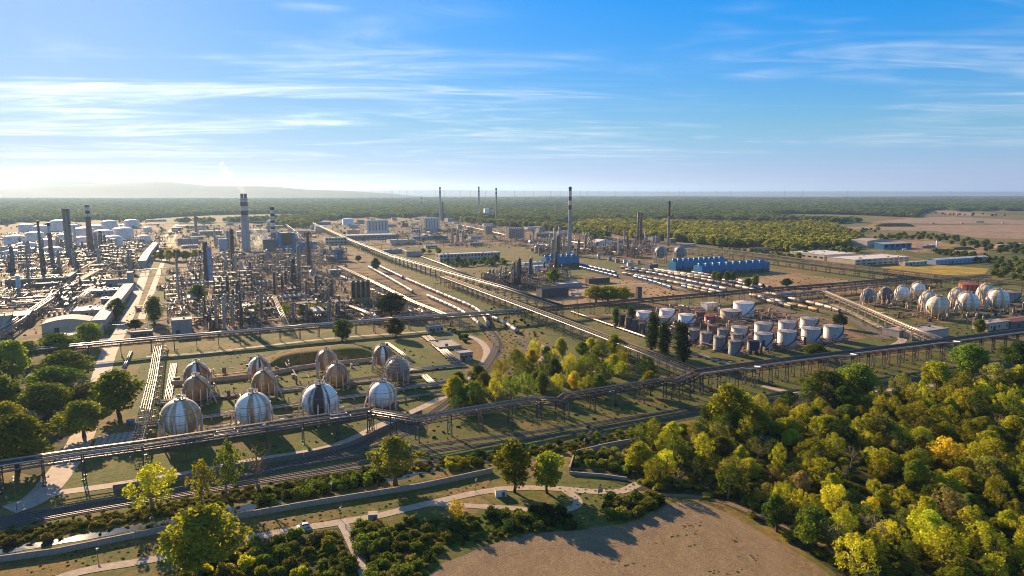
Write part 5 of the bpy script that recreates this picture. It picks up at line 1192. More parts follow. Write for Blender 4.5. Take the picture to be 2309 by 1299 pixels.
# ---------------------------------------------------------------- process columns (tall vessels with platforms)
def height_for(A, ytop):
    lo, hi = 1.0, 300.0
    for _ in range(30):
        m = (lo + hi) / 2
        if PX(A.x, A.y, m)[1] > ytop: lo = m
        else: hi = m
    return lo
def column(label, px, ybase, ytop, r, matname, plats=4, group=None, pipe=True, cage=False):
    A = G(px, ybase); h = height_for(A, ytop); o = thing("process_column", label, "column", A, random.Random(int(px * 13)).uniform(0, 6), group)
    mb = MB(); mb.lathe([(r * 1.15, 0), (r, h * .06), (r, h * .62), (r * .86, h * .66), (r * .86, h - r * .8), (r * .6, h - r * .25), (r * .15, h)], 14); mb.build("shell", matname, o)
    mb = MB(); mb.lathe([(r, 0), (r + 1.1, 0), (r + 1.1, .12), (r, .12)], 12, cap=False); mb.lathe([(r + 1.1, 1.0), (r + 1.1, 1.12)], 12, cap=False)
    for j in range(6): t = j * math.pi / 3; mb.beam(((r + 1.1) * math.cos(t), (r + 1.1) * math.sin(t), 0), ((r + 1.1) * math.cos(t), (r + 1.1) * math.sin(t), 1.1), .1)
    me = mb.mesh("platform", "steel_dark")
    for k in range(plats): put("platform", me, o, (0, 0, h * (.94 - .8 * k / max(1, plats))))
    if pipe:
        mb = MB(); mb.tube([(0, 0, h), (0, 0, h + 1.2), (r + .8, 0, h + 1.0), (r + .8, 0, h * .1)], .3, 6); mb.build("overhead_pipe", "alu", o)
    mb = MB()
    for s in (-.25, .25): mb.beam((s, -r - .5, 0), (s, -r - .5, h), .12)
    mb.build("ladder", "steel_grey", o)
    if cage:
        mb = MB(); n = max(4, int(h / 5)); q = r + 1.4
        for sx in (-1, 1):
            for sy in (-1, 1): mb.beam((sx * q, sy * q, 0), (sx * q, sy * q, h), .3)
        for k in range(n + 1):
            z = h * k / n
            for a, b in (((-q, -q), (q, -q)), ((q, -q), (q, q)), ((q, q), (-q, q)), ((-q, q), (-q, -q))):
                mb.beam((*a, z), (*b, z), .2)
                if k < n: mb.beam((*a, z), (*b, h * (k + 1) / n), .14)
        mb.build("lattice", "steel_dark", o)
    return o
COLS = [  # px, base, top, radius, material, platforms, lattice
    (468, 645, 545, 3.2, "alu_dark", 5, 1), (477, 650, 556, 2.2, "blue_pale", 4, 0), (527, 620, 516, 2.2, "rust", 5, 1), (533, 640, 575, 1.6, "alu", 4, 0), (546, 640, 590, 1.4, "alu_white", 3, 0), (566, 640, 590, 1.6, "rust", 3, 0),
    (664, 662, 583, 2.3, "black_tank", 4, 0), (676, 652, 553, 2.2, "tan_tank", 5, 0), (697, 610, 523, 2.4, "rust", 4, 1), (725, 585, 560, 2.0, "alu", 3, 0), (714, 672, 620, 1.8, "alu_dark", 3, 0), (540, 735, 635, 1.5, "alu_dark", 4, 0),
    (489, 740, 672, 1.2, "alu", 4, 0), (507, 742, 668, 1.3, "alu_white", 4, 0), (526, 738, 674, 1.2, "alu", 4, 0), (545, 742, 660, 1.3, "alu_dark", 4, 0), (514, 660, 620, 1.8, "alu_dark", 2, 0), (500, 655, 632, 2.2, "grey_tank", 2, 0), (620, 665, 615, 1.3, "rust", 3, 0), (637, 660, 620, 1.4, "steel_dark", 3, 0), (646, 655, 610, 1.2, "rust", 3, 0),
    (741, 720, 680, 1.3, "alu", 3, 0), (760, 718, 684, 1.2, "alu_dark", 3, 0), (30, 612, 555, 3.0, "alu_dark", 3, 0), (66, 585, 543, 3.2, "tan_tank", 3, 0), (57, 580, 543, 2.6, "alu", 3, 0), (132, 575, 535, 3.2, "tan_tank", 3, 0), (141, 575, 540, 2.6, "steel_grey", 3, 0), (172, 565, 510, 2.4, "alu_white", 3, 0), (100, 618, 560, 2.4, "rust", 4, 1), (168, 600, 560, 2.4, "alu", 3, 0), (218, 572, 525, 3.0, "tan_tank", 3, 0), (229, 570, 520, 3.2, "rust", 3, 1), (238, 568, 530, 2.6, "alu_dark", 3, 0), (187, 570, 545, 2.6, "steel_grey", 2, 0), (300, 618, 588, 2.4, "black_tank", 3, 0), (270, 620, 600, 2.0, "steel_dark", 3, 1),
    (1168, 648, 588, 2.0, "steel_dark", 3, 1), (1171, 645, 582, 2.2, "black_tank", 3, 0), (1196, 638, 582, 2.2, "steel_dark", 3, 0), (1227, 630, 590, 1.6, "black_tank", 3, 0), (1254, 632, 565, 2.0, "steel_dark", 4, 0), (1241, 634, 586, 1.6, "rust", 3, 0), (1160, 650, 592, 1.4, "black_tank", 3, 0),
    (1250, 562, 515, 2.4, "alu_white", 3, 0), (1262, 562, 512, 2.4, "tan_tank", 3, 0), (1246, 575, 540, 3.0, "tan_tank", 3, 0), (1258, 574, 530, 3.4, "alu_dark", 3, 1), (1240, 570, 530, 2.0, "alu", 3, 0), (1271, 572, 530, 1.8, "tan_tank", 3, 0), (1320, 556, 530, 2.6, "steel_dark", 3, 0), (1329, 560, 541, 2.6, "silver_tank", 1, 0), (1305, 566, 540, 2.0, "rust", 3, 0),
    (1438, 553, 478, 2.6, "steel_grey", 6, 1), (1444, 552, 480, 2.4, "rust", 6, 1), (1394, 576, 537, 1.4, "alu_white", 1, 0), (1370, 556, 545, 1.4, "steel_dark", 2, 0), (998, 495, 455, 4.5, "steel_dark", 4, 1), (1020, 548, 520, 3.0, "tan_tank", 3, 0), (1032, 545, 516, 3.4, "tan_tank", 3, 0), (1044, 545, 520, 3.0, "alu", 3, 0), (911, 512, 498, 3.0, "steel_dark", 3, 0), (602, 585, 565, 2.4, "alu", 2, 0)]
rc = random.Random(9); taken = [(c[0], c[1]) for c in COLS]
for (x0, x1, y0, y1, n) in ((455, 770, 600, 735, 26), (-5, 300, 560, 640, 22), (1300, 1480, 553, 580, 12), (480, 700, 540, 575, 10), (1195, 1270, 545, 578, 6), (900, 1060, 520, 548, 6)):
    k = 0
    while k < n:
        px, py = rc.randint(x0, x1), rc.uniform(y0, y1)
        if any(abs(px - a) < 4 for a, _ in taken): px += .5; k += .34
        hh = rc.choice((14, 18, 22, 28, 34)); A = G(px, py); yt = PX(A.x, A.y, hh)[1]; taken.append((px, py)); k += 1
        COLS.append((px, py, yt, rc.choice((.9, 1.2, 1.5, 2.0)), rc.choice(("alu_dark", "rust", "tan_tank", "alu", "steel_grey", "grey_tank", "alu_white")), rc.choice((2, 3)), 1 if rc.random() < .25 else 0))
CN = {"alu_dark": "dark grey", "blue_pale": "blue", "rust": "rust-brown", "alu": "silver", "alu_white": "white", "black_tank": "black", "tan_tank": "tan", "steel_grey": "grey", "steel_dark": "dark steel", "silver_tank": "silver", "grey_tank": "grey"}
def zone(px):
    return ("left hazy units", "columns of the left hazy units") if px < 320 else ("central refinery units", "columns of the central refinery") if px < 790 else ("units beyond the silos", "columns beyond the silos") if px < 1100 else ("dark unit by the cooling tower", "columns of the dark unit") if px in (1168, 1171, 1196, 1227, 1254, 1241, 1160) else ("units round the banded chimney", "columns of the far units")
seen = {}
for c in sorted(COLS): seen.setdefault((zone(c[0])[0], CN[c[4]]), []).append(c)
for (zn, cn), lst in seen.items():
    for i, c in enumerate(lst):
        lab = "%s process column in the %s" % (cn, zn) if len(lst) == 1 else "%s process column, %s from the left in the %s" % (cn, ordn(i), zn)
        column(lab, *c[:6], group=zone(c[0])[1], cage=bool(c[6]))

# ---------------------------------------------------------------- process structures: six prototypes, then copies
def process_unit(seed, w, d, lv, lh):
    r = random.Random(seed); o = thing("process_structure", "x", "process unit", (0, 0, 0)); H = lv * lh; nx = max(2, int(w / 6)); 
    mb = MB(); mb.box((0, 0, 0), (.45, .45, H)); me = mb.mesh("post", r.choice(["steel_dark", "steel_grey", "rust"]))
    for i in range(nx + 1):
        for y in (-d / 2, d / 2): put("post", me, o, (-w / 2 + w * i / nx, y, 0))
    for k in range(lv):
        z = lh * (k + 1); mb = MB(); mb.box((0, 0, z - .25), (w + .6, .4, .5)) ; mb.box((0, -d / 2, z - .25), (w + .6, .3, .5)); mb.box((0, d / 2, z - .25), (w + .6, .3, .5))
        mb.box((-w * .1, 0, z + .01), (w * .7, d * .9, .1))
        for s in (-1, 1):
            mb.beam((-w / 2, s * d / 2, z + 1.1), (w / 2, s * d / 2, z + 1.1), .1)
            for i in range(nx): mb.beam((-w / 2 + w * i / nx, s * d / 2, z - lh), (-w / 2 + w * (i + 1) / nx, s * d / 2, z), .16)
        mb.build("deck", "steel_dark" if k % 2 else "steel_grey", o)
    mats = ["alu", "alu_warm", "steel_dark", "grey_tank", "tan_tank", "alu_dark", "rust", "brown_tank"]
    for k in range(lv + 1):                      # horizontal and upright vessels on every deck
        for q in range(r.randint(1, 3)):
            x, y = r.uniform(-w * .4, w * .4), r.uniform(-d * .3, d * .3); z = lh * k + .2; mb = MB()
            if r.random() < .6:
                L = r.uniform(2.5, 5.5); rr = r.uniform(.6, 1.2); a = r.choice((0, math.pi / 2))
                p = [(-L / 2 - .3, rr * .4), (-L / 2, rr * .85), (-L / 2 + .3, rr), (L / 2 - .3, rr), (L / 2, rr * .85), (L / 2 + .3, rr * .4)]
                mb.tube([(x + t * math.cos(a), y + t * math.sin(a), z + rr + .4) for t, _ in p], [q2 for _, q2 in p], 12); mb.box((x, y, z), (.8, .8, .6))
            else:
                hh = r.uniform(2.5, 6); rr = r.uniform(.6, 1.3); mb.lathe([(rr * .8, z), (rr, z + .4), (rr, z + hh), (rr * .6, z + hh + rr * .5), (.1, z + hh + rr * .7)], 12)
                mb.v = [(a + x, b + y, c) for a, b, c in mb.v]
            mb.build("vessel", r.choice(mats), o)
    for k in range(5):
        x, y = r.uniform(-w / 2, w / 2), r.uniform(-d / 2, d / 2); z = r.uniform(1, H); x2, y2 = r.uniform(-w / 2, w / 2), r.uniform(-d / 2, d / 2)
        MB().tube([(x, y, .3), (x, y, z), (x2, y, z), (x2, y2, z), (x2, y2, H + r.uniform(0, 3))], r.uniform(.12, .3), 6).build("pipe", r.choice(mats), o)
    return o
def fired_heater(seed):
    o = thing("process_structure", "x", "process unit"); mb = MB(); mb.box((0, 0, 3), (9, 6, 9)); mb.box((0, 0, 12), (9, 6, 2.5), 0, 0, .35); mb.build("firebox", "grey_clad", o)
    mb = MB(); mb.lathe([(1.1, 14), (.9, 27)], 12); mb.build("flue", "steel_grey", o)
    mb = MB(); mb.box((0, 0, 0), (.5, .5, 3)); me = mb.mesh("leg", "steel_dark")
    for x in (-4, 0, 4):
        for y in (-2.6, 2.6): put("leg", me, o, (x, y, 0))
    mb = MB(); mb.box((0, -3.6, 8), (9.4, 1.1, .12)); mb.beam((-4.6, -4.1, 9.2), (4.6, -4.1, 9.2), .1); mb.build("walkway", "steel_dark", o)
    return o
def air_cooler(seed):
    o = thing("process_structure", "x", "process unit"); mb = MB(); mb.box((0, 0, 9), (22, 9, 1.4)); mb.build("fan_deck", "grey_clad", o)
    mb = MB(); mb.box((0, 0, 0), (.5, .5, 9)); me = mb.mesh("post", "steel_dark")
    for i in range(5):
        for y in (-4, 4): put("post", me, o, (-10 + 5 * i, y, 0))
    mb = MB(); mb.lathe([(1.9, 10.4), (1.8, 11.5), (1.7, 11.5), (1.7, 10.6), (.1, 10.5)], 14, cap=False); mf = mb.mesh("fan_ring", "alu")
    for i in range(5): put("fan_ring", mf, o, (-8.6 + 4.3 * i, 0, 0))
    mats = ["alu", "alu_warm", "alu_white"]
    for i in range(5): MB().tube([(-11, -3 + i * 1.4, 4.5 + .5 * (i % 2)), (11, -3 + i * 1.4, 4.5 + .5 * (i % 2))], .28, 6).build("pipe", mats[i % 3], o)
    return o
def exchanger_row(seed):
    o = thing("process_structure", "x", "process unit"); mats = ["alu", "alu_warm", "tan_tank"]
    for i in range(5):
        mb = MB(); x = -8 + 4 * i; mb.tube([(x, -4.4, 2), (x, -4, 2), (x, -3.9, 2), (x, 3.9, 2), (x, 4.3, 2)], [.5, .8, 1, 1, .4], 12); mb.box((x, -2.5, 0), (1.2, .5, 1.2)); mb.box((x, 2.5, 0), (1.2, .5, 1.2)); mb.tube([(x, 0, 2.8), (x, 0, 5), (x + 2, 0, 5)], .2, 6); mb.build("exchanger", mats[i % 3], o)
    MB().tube([(-10, 0, 5.2), (10, 0, 5.2)], .35, 8).build("header_pipe", "alu_white", o)
    mb = MB(); mb.box((0, 0, 0), (24, 12, .25)); mb.build("slab", "concrete", o)
    return o
def pipe_alley(seed):
    r = random.Random(seed); o = thing("process_structure", "x", "process unit"); mats = ["alu", "alu_warm", "rust", "alu_dark", "steel_dark", "alu_white", "alu_warm"]
    for i in range(9):
        y = -8 + 2 * i + r.uniform(-.6, .6); z = r.choice((1.2, 2.6, 4.4)); L = r.uniform(20, 38); x = r.uniform(-5, 5)
        MB().tube([(x - L / 2, y, z), (x, y, z), (x + L / 2 - 3, y, z), (x + L / 2 - 3, y + r.uniform(-3, 3), z)], r.uniform(.16, .4), 6).build("pipe", r.choice(mats), o)
    for i in range(5):
        x = -16 + 8 * i + r.uniform(-2, 2); mb = MB()
        for y in (-8, 0, 8): mb.beam((x, y, 0), (x, y, 5), .35)
        for z in (2.4, 4.2): mb.beam((x, -8.5, z), (x, 8.5, z), .3)
        mb.build("pipe_frame", r.choice(("rust", "steel_dark", "concrete_dark")), o)
    for i in range(7):
        x, y = r.uniform(-17, 17), r.uniform(-9, 9); mb = MB(); k = r.random()
        if k < .4: mb.tube([(x - 2.4, y, 1.9), (x - 2, y, 1.9), (x + 2, y, 1.9), (x + 2.4, y, 1.9)], [.5, .95, .95, .5], 12); mb.box((x, y, 0), (1, .8, 1.2)); nm = "drum"
        elif k < .7: mb.lathe([(1.0, 0), (1.0, 5.0), (.4, 5.8)], 12); mb.v = [(a + x, b + y, c) for a, b, c in mb.v]; nm = "vessel"
        else: mb.box((x, y, 0), (r.uniform(3, 5), r.uniform(2.5, 4), r.uniform(2.2, 3.6))); mb.box((x, y, 3.7), (4.5, 3.6, .2)); nm = "shelter"
        mb.build(nm, r.choice(["tan_tank", "grey_tank", "alu_warm", "concrete", "rust", "alu"]), o)
    return o
protos = [process_unit(11, 18, 10, 3, 5), process_unit(12, 14, 9, 4, 5), process_unit(13, 24, 9, 2, 5), process_unit(14, 12, 12, 5, 4.6), process_unit(15, 20, 8, 3, 4.5), fired_heater(1), air_cooler(2), exchanger_row(3), process_unit(16, 26, 12, 2, 6), process_unit(17, 16, 8, 2, 4.5), pipe_alley(5), pipe_alley(6)]
PNAME = ["three-level process structure", "four-level process structure", "long two-level pipework structure", "five-level tower structure", "three-level deck of vessels", "fired heater with flue", "raised air cooler with fan rings", "row of exchangers on a slab", "wide two-level structure", "short two-level vessel deck", "low pipe alley", "pipe alley with shelters"]
UNITS = []   # (px, py, proto, quarter turn, zone)
r = random.Random(21)
def fill(poly, nn, zonen, choice, mind):
    xs_ = [p[0] for p in poly]; ys_ = [p[1] for p in poly]; got = []; tries = 0
    Wp = [G(*p) for p in poly]; P2 = [(p.x, p.y) for p in Wp]; bx = (min(p[0] for p in P2), max(p[0] for p in P2), min(p[1] for p in P2), max(p[1] for p in P2))
    while len(got) < nn and tries < 4000:
        tries += 1; x, y = r.uniform(bx[0], bx[1]), r.uniform(bx[2], bx[3])
        if not inpoly(np.array([[x, y]]), P2)[0]: continue
        if any((x - a) ** 2 + (y - b) ** 2 < mind * mind for a, b in got): continue
        got.append((x, y)); UNITS.append((x, y, r.choice(choice), r.randint(0, 3), zonen))
fill([(455, 742), (640, 730), (770, 722), (790, 700), (720, 680), (620, 676), (470, 690)], 16, "the central refinery's front block", (0, 2, 4, 6, 7, 9, 7, 8), 19)
fill([(470, 680), (600, 668), (735, 668), (740, 630), (700, 600), (560, 600), (470, 625)], 22, "the central refinery's dense middle", (0, 1, 3, 4, 5, 6, 8, 1), 22)
fill([(440, 612), (600, 592), (770, 600), (770, 568), (600, 570), (440, 590)], 20, "the central refinery's rear block", (0, 1, 4, 6, 8, 9, 2), 26)
fill([(-30, 640), (130, 630), (300, 612), (330, 590), (300, 560), (-60, 575)], 34, "the hazy left block", (0, 1, 2, 4, 6, 8, 9, 3), 30)
fill([(-30, 572), (260, 556), (330, 540), (390, 545), (370, 580), (330, 585), (100, 590)], 22, "the far hazy left block", (0, 2, 4, 8, 6), 36)
fill([(60, 715), (130, 668), (200, 640), (290, 632), (250, 660), (180, 690), (120, 718)], 9, "the block beside the conveyor", (2, 7, 9, 8), 22)
fill([(365, 700), (440, 700), (450, 660), (440, 620), (400, 620), (385, 660)], 8, "the block beside the flare stack", (7, 9, 2, 6), 24)
fill([(1300, 572), (1430, 582), (1480, 570), (1450, 556), (1330, 553)], 18, "the block right of the banded chimney", (0, 2, 4, 8, 9, 6, 1), 26)
fill([(1190, 572), (1260, 580), (1290, 560), (1240, 545), (1190, 552)], 9, "the block below the banded chimney", (1, 3, 0, 5, 8), 24)
fill([(1090, 650), (1180, 652), (1275, 640), (1270, 622), (1180, 618), (1100, 622)], 12, "the dark unit by the round tree", (0, 2, 4, 8, 9, 1), 20)
fill([(900, 545), (1000, 545), (1060, 535), (1050, 518), (960, 525), (900, 530)], 12, "the block below the pale silos", (2, 6, 8, 9), 34)
fill([(480, 560), (600, 562), (690, 562), (720, 545), (600, 535), (480, 545)], 14, "the block round the white chimney", (0, 1, 2, 8, 6), 36)
AL = (10, 11)
fill([(455, 745), (640, 733), (780, 722), (800, 695), (720, 680), (470, 690)], 9, "the central refinery's front block", AL, 20)
fill([(450, 690), (600, 672), (745, 672), (760, 620), (700, 600), (560, 600), (450, 625)], 12, "the central refinery's dense middle", AL, 26)
fill([(410, 615), (600, 598), (790, 600), (770, 566), (600, 568), (440, 585)], 12, "the central refinery's rear block", AL, 36)
fill([(-30, 640), (130, 630), (300, 612), (330, 590), (300, 560), (-60, 575)], 20, "the hazy left block", AL, 36)
fill([(-30, 572), (260, 556), (330, 540), (390, 545), (370, 580), (330, 585), (100, 590)], 14, "the far hazy left block", AL, 44)
fill([(30, 735), (60, 715), (130, 668), (200, 640), (290, 632), (250, 660), (180, 690), (110, 722)], 7, "the block beside the conveyor", AL, 26)
fill([(1300, 572), (1430, 582), (1480, 570), (1450, 556), (1330, 553)], 8, "the block right of the banded chimney", AL, 34)
fill([(790, 730), (960, 715), (930, 690), (840, 695), (790, 705)], 5, "the yard behind the middle bridge", AL, 24)
fill([(880, 560), (1000, 558), (1150, 545), (1180, 530), (1050, 515), (900, 530)], 12, "the block below the pale silos", AL, 50)
fill([(-30, 715), (60, 700), (140, 655), (210, 620), (100, 640), (-40, 650)], 9, "the block below the left columns", AL, 28)
fill([(340, 720), (450, 705), (450, 640), (400, 600), (375, 640)], 7, "the block beside the flare stack", AL, 26)
fill([(340, 505), (560, 506), (690, 500), (730, 520), (690, 560), (470, 560), (400, 545)], 16, "the block round the white chimney", AL, 46)
fill([(700, 515), (780, 545), (760, 590), (700, 590), (690, 560)], 8, "the yard by the blue blocks", AL, 32)
fill([(1330, 700), (1460, 690), (1600, 700), (1560, 760), (1480, 755), (1400, 735)], 5, "the tank farm", AL, 30)
fill([(1190, 545), (1290, 545), (1330, 560), (1230, 575)], 7, "the block below the banded chimney", AL, 32)
UNITS.append((*G(590, 655).xy, 6, 0, "the central refinery's dense middle"))
cnt = {}; UNITS.sort(key=lambda u: PX(u[0], u[1])[0]); used = set()
tot = {}
for u in UNITS: tot[(u[2], u[4])] = tot.get((u[2], u[4]), 0) + 1
for x, y, pi, q, zn in UNITS:
    k = (pi, zn); i = cnt.get(k, 0); cnt[k] = i + 1
    o = protos[pi] if pi not in used else copy_tree(protos[pi]); used.add(pi)
    o.location = (x, y, 0); o.rotation_euler = (0, 0, GRID + q * math.pi / 2)
    o["label"] = PNAME[pi] + " in " + zn if tot[k] == 1 else "%s, %s from left in %s" % (PNAME[pi], ordn(i), zn)
    o["group"] = "structures of " + zn
for i, p in enumerate(protos):
    if i not in used:
        for c in list(p.children): bpy.data.objects.remove(c)
        bpy.data.objects.remove(p)

# ---------------------------------------------------------------- low pipework too small to pick apart: one mass per block
def pipework(label, poly, n, seed, keep_off=()):
    r = random.Random(seed); Wp = [G(*p) for p in poly]; P2 = [(p.x, p.y) for p in Wp]; bx = [min(p[0] for p in P2), max(p[0] for p in P2), min(p[1] for p in P2), max(p[1] for p in P2)]; mb = MB(); k = 0; pts = np.c_[np.random.default_rng(seed).uniform(bx[0], bx[1], n * 5), np.random.default_rng(seed + 1).uniform(bx[2], bx[3], n * 5)]; pts = pts[inpoly(pts, P2)][:n]
    for x, y in pts:
        px, py = PX(x, y)
        if any(abs(px - np.interp(py, [q[1] for q in kp], [q[0] for q in kp])) < w_ for kp, w_ in keep_off): continue
        d = E1 if r.random() < .6 else E2; p = Vector((x, y, 0)); t = r.random(); m = r.choice((0, 0, 1, 2, 3, 4, 5))
        if t < .5: L = r.uniform(4, 20); z = r.choice((.7, 1.2, 2.2, 3.4, 4.6)); w_ = r.uniform(.25, .6); mb.beam(p + Vector((0, 0, z)), p + d * L + Vector((0, 0, z)), w_, w_, m)
        elif t < .72: h = r.uniform(1.5, 7); mb.box((x, y, 0), (r.uniform(.25, .7), r.uniform(.25, .7), h), GRID, m)
        elif t < .88: mb.box((x, y, 0), (r.uniform(1, 3.6), r.uniform(1, 2.6), r.uniform(.8, 2.8)), GRID, m)
        else: h = r.uniform(2, 6); rr = r.uniform(.5, 1.2); mb.lathe([(rr, 0), (rr, h), (rr * .5, h + rr * .5)], 8, (x, y, 0), m)
    tag(mb.build("pipework", ["alu_warm", "alu", "rust", "steel_dark", "tan_tank", "concrete_dark"]), label, kind="stuff")
WR = [((400, 505), (375, 530), (345, 572), (318, 640), (285, 720), (250, 785))][0]; WR2 = [(402, 520), (388, 545), (368, 590), (345, 650), (318, 720)]
KO = [(sorted(WR, key=lambda q: q[1]), 11), (sorted(WR2, key=lambda q: q[1]), 8)]
pipework("dense low pipework between the central refinery units", [(375, 742), (560, 745), (780, 722), (800, 690), (780, 600), (700, 570), (450, 580), (385, 640)], 3200, 1, KO)
pipework("dense low pipework among the hazy left units", [(-60, 740), (90, 715), (300, 640), (335, 590), (400, 520), (-120, 530)], 4200, 2, KO)
pipework("low pipework round the far halls behind the white chimney", [(400, 560), (480, 575), (720, 575), (760, 545), (690, 505), (420, 510)], 2200, 3, KO)
pipework("low pipework round the silos and far units", [(760, 545), (900, 560), (1180, 560), (1300, 575), (1480, 572), (1440, 550), (1250, 520), (1000, 500), (740, 505)], 3000, 4)
pipework("low pipework of the dark unit by the round tree", [(1075, 655), (1190, 655), (1290, 642), (1280, 618), (1180, 612), (1090, 622)], 700, 5)
pipework("low pipework among the tanks of the tank farm", [(1385, 740), (1460, 700), (1700, 696), (1860, 735), (1900, 770), (1700, 805), (1560, 790)], 700, 6)
pipework("low pipework between the right-hand sphere tanks", [(1940, 700), (1960, 668), (2100, 655), (2309, 660), (2309, 715), (2120, 728), (2000, 716)], 500, 7)
pipework("valves and small fittings between the front sphere tanks", [(350, 985), (380, 850), (560, 815), (880, 790), (930, 850), (880, 920), (640, 965)], 110, 8)
pipework("stores and fittings between the wagon strings and the ochre block", [(770, 610), (860, 640), (960, 700), (1060, 740), (960, 735), (800, 700)], 700, 9)
# ---------------------------------------------------------------- tank wagons
_wag = {}
def wagon_meshes(cm):
    if cm in _wag: return _wag[cm]
    L = 12.6; mb = MB(); mb.tube([(-L / 2 + .5 - .45, 0, 2.75), (-L / 2 + .6, 0, 2.75), (-L / 2 + .9, 0, 2.75), (L / 2 - .9, 0, 2.75), (L / 2 - .6, 0, 2.75), (L / 2 - .05, 0, 2.75)], [.95, 1.4, 1.5, 1.5, 1.4, .95], 14); a = mb.mesh("tank_barrel", cm)
    mb = MB(); mb.box((0, 0, 1.0), (L + .3, 2.2, .35)); mb.box((-L / 2 - .2, 0, 1.0), (.3, 2.4, .5)); mb.box((L / 2 + .2, 0, 1.0), (.3, 2.4, .5)); b = mb.mesh("underframe", "steel_dark")
    mb = MB(); mb.box((0, 0, .45), (2.6, 1.9, .45))
    for x in (-.9, .9):
        for y in (-.75, .75): mb.tube([(x, y - .07, .48), (x, y + .07, .48)], .46, 12)
    c = mb.mesh("bogie", "steel_dark")
    mb = MB(); mb.lathe([(.5, 4.1), (.5, 4.5), (.2, 4.6)], 10); mb.box((0, 0, 4.22), (5, .7, .1)); mb.beam((1.3, -1.5, 1.2), (.9, -1.1, 4.2), .1, .4); d = mb.mesh("manhole", "steel_grey")
    _wag[cm] = (a, b, c, d); return _wag[cm]
def train(what, px, colours, z=.3, gap=13.2, group=None, count=None):
    line = smooth_line([G(*p) for p in px], 8); q = resample(line, gap); n = 0
    pairs = list(zip(q, q[1:])); q[:]; m = len(pairs)
    for i, (a, b) in enumerate(pairs):
        cm = colours[i % len(colours)] if not callable(colours) else colours(i)
        if cm is None: continue
        d = b - a; c = (a + b) / 2; nm = {"wagon_white": "white", "wagon_pink": "pale pinkish", "wagon_blue": "blue", "wagon_yellow": "yellow", "wagon_grey": "grey", "wagon_brown": "brown"}[cm]
        o = thing("tank_wagon", "%s tank wagon, %s from far end of %s" % (nm, ordn(n), what), "tank wagon", (c.x, c.y, z), math.atan2(d.y, d.x), group or what); n += 1
        A_, B_, C_, D_ = wagon_meshes(cm); put("tank_barrel", A_, o); put("underframe", B_, o); put("bogie", C_, o, (-4, 0, 0)); put("bogie", C_, o, (4, 0, 0)); put("manhole", D_, o)
train("the string left of the meadow", [(832, 606), (870, 627), (934, 665)], ["wagon_white", "wagon_pink", "wagon_grey", "wagon_white", "wagon_brown", "wagon_pink"])
train("the middle bridge string", [(964, 672), (1039, 707), (1088, 743)], ["wagon_white", "wagon_white", "wagon_pink", "wagon_white"])
train("the short string by the lone tree", [(855, 604), (912, 632)], ["wagon_blue", "wagon_grey", "wagon_white"])
train("the long white string in the middle", [(917, 634), (1000, 670), (1074, 703), (1102, 741)], ["wagon_white", "wagon_pink", "wagon_grey", "wagon_white", "wagon_brown", "wagon_pink"])
train("the short string under the pipe bridges", [(1085, 711), (1126, 729)], ["wagon_white", "wagon_pink"])
train("the pair on the short spur", [(1135, 732), (1168, 756)], ["wagon_white", "wagon_grey"])
train("the rear blue string by the cooling tower", [(1303, 599), (1350, 610), (1393, 620)], ["wagon_blue"])
train("the front blue string by the cooling tower", [(1307, 606), (1350, 617), (1404, 631)], ["wagon_blue"])
train("the blue string nearest the weedy yard", [(1428, 628), (1470, 639), (1518, 655)], ["wagon_blue"])
train("the mixed string behind the yard", [(1537, 650), (1580, 661), (1640, 674)], ["wagon_blue", "wagon_yellow", "wagon_brown", "wagon_brown", "wagon_grey"])
train("the pinkish string, first siding", [(1404, 620), (1480, 634), (1560, 650), (1640, 668)], ["wagon_pink", "wagon_brown", "wagon_pink", "wagon_white", "wagon_grey"])
train("the mixed string, second siding", [(1410, 612), (1480, 622), (1560, 640), (1650, 660)], ["wagon_white", "wagon_blue", "wagon_grey", "wagon_white", "wagon_blue"])
train("the pale string, third siding", [(1400, 606), (1470, 615), (1560, 630), (1660, 650), (1720, 664)], ["wagon_pink", "wagon_brown", "wagon_pink", "wagon_white", "wagon_grey"])
train("the pale string, fourth siding", [(1475, 611), (1560, 624), (1660, 642), (1730, 658)], ["wagon_white", "wagon_pink"])
train("the pale string by the loading bridge", [(1560, 618), (1660, 636), (1740, 654)], ["wagon_pink", "wagon_white", "wagon_brown"])
train("the white string curving to the right", [(1724, 665), (1800, 683), (1860, 697), (1905, 712)], ["wagon_white", "wagon_pink", "wagon_grey", "wagon_white", "wagon_brown", "wagon_pink"])
train("the yellow string beside the silver tanks", [(1775, 691), (1815, 699), (1856, 709)], ["wagon_yellow"])
train("the grey string beside the silver tanks", [(1710, 679), (1760, 691), (1800, 703)], ["wagon_grey", "wagon_white", "wagon_grey"])
train("the string behind the tallest tank", [(1690, 670), (1740, 681), (1775, 690)], ["wagon_pink", "wagon_white"])
for i, px in enumerate([[(1300, 598), (1400, 622), (1520, 652), (1640, 676)], [(1390, 604), (1500, 620), (1640, 650), (1760, 682), (1860, 712)], [(1400, 612), (1520, 632), (1640, 662), (1740, 690), (1800, 715)], [(1470, 610), (1600, 630), (1740, 662), (1850, 693), (1920, 720), (2000, 765)]]):
    track("siding track under the tank wagons, %s from the weedy yard" % ordn(i), px, True, False, w=9)

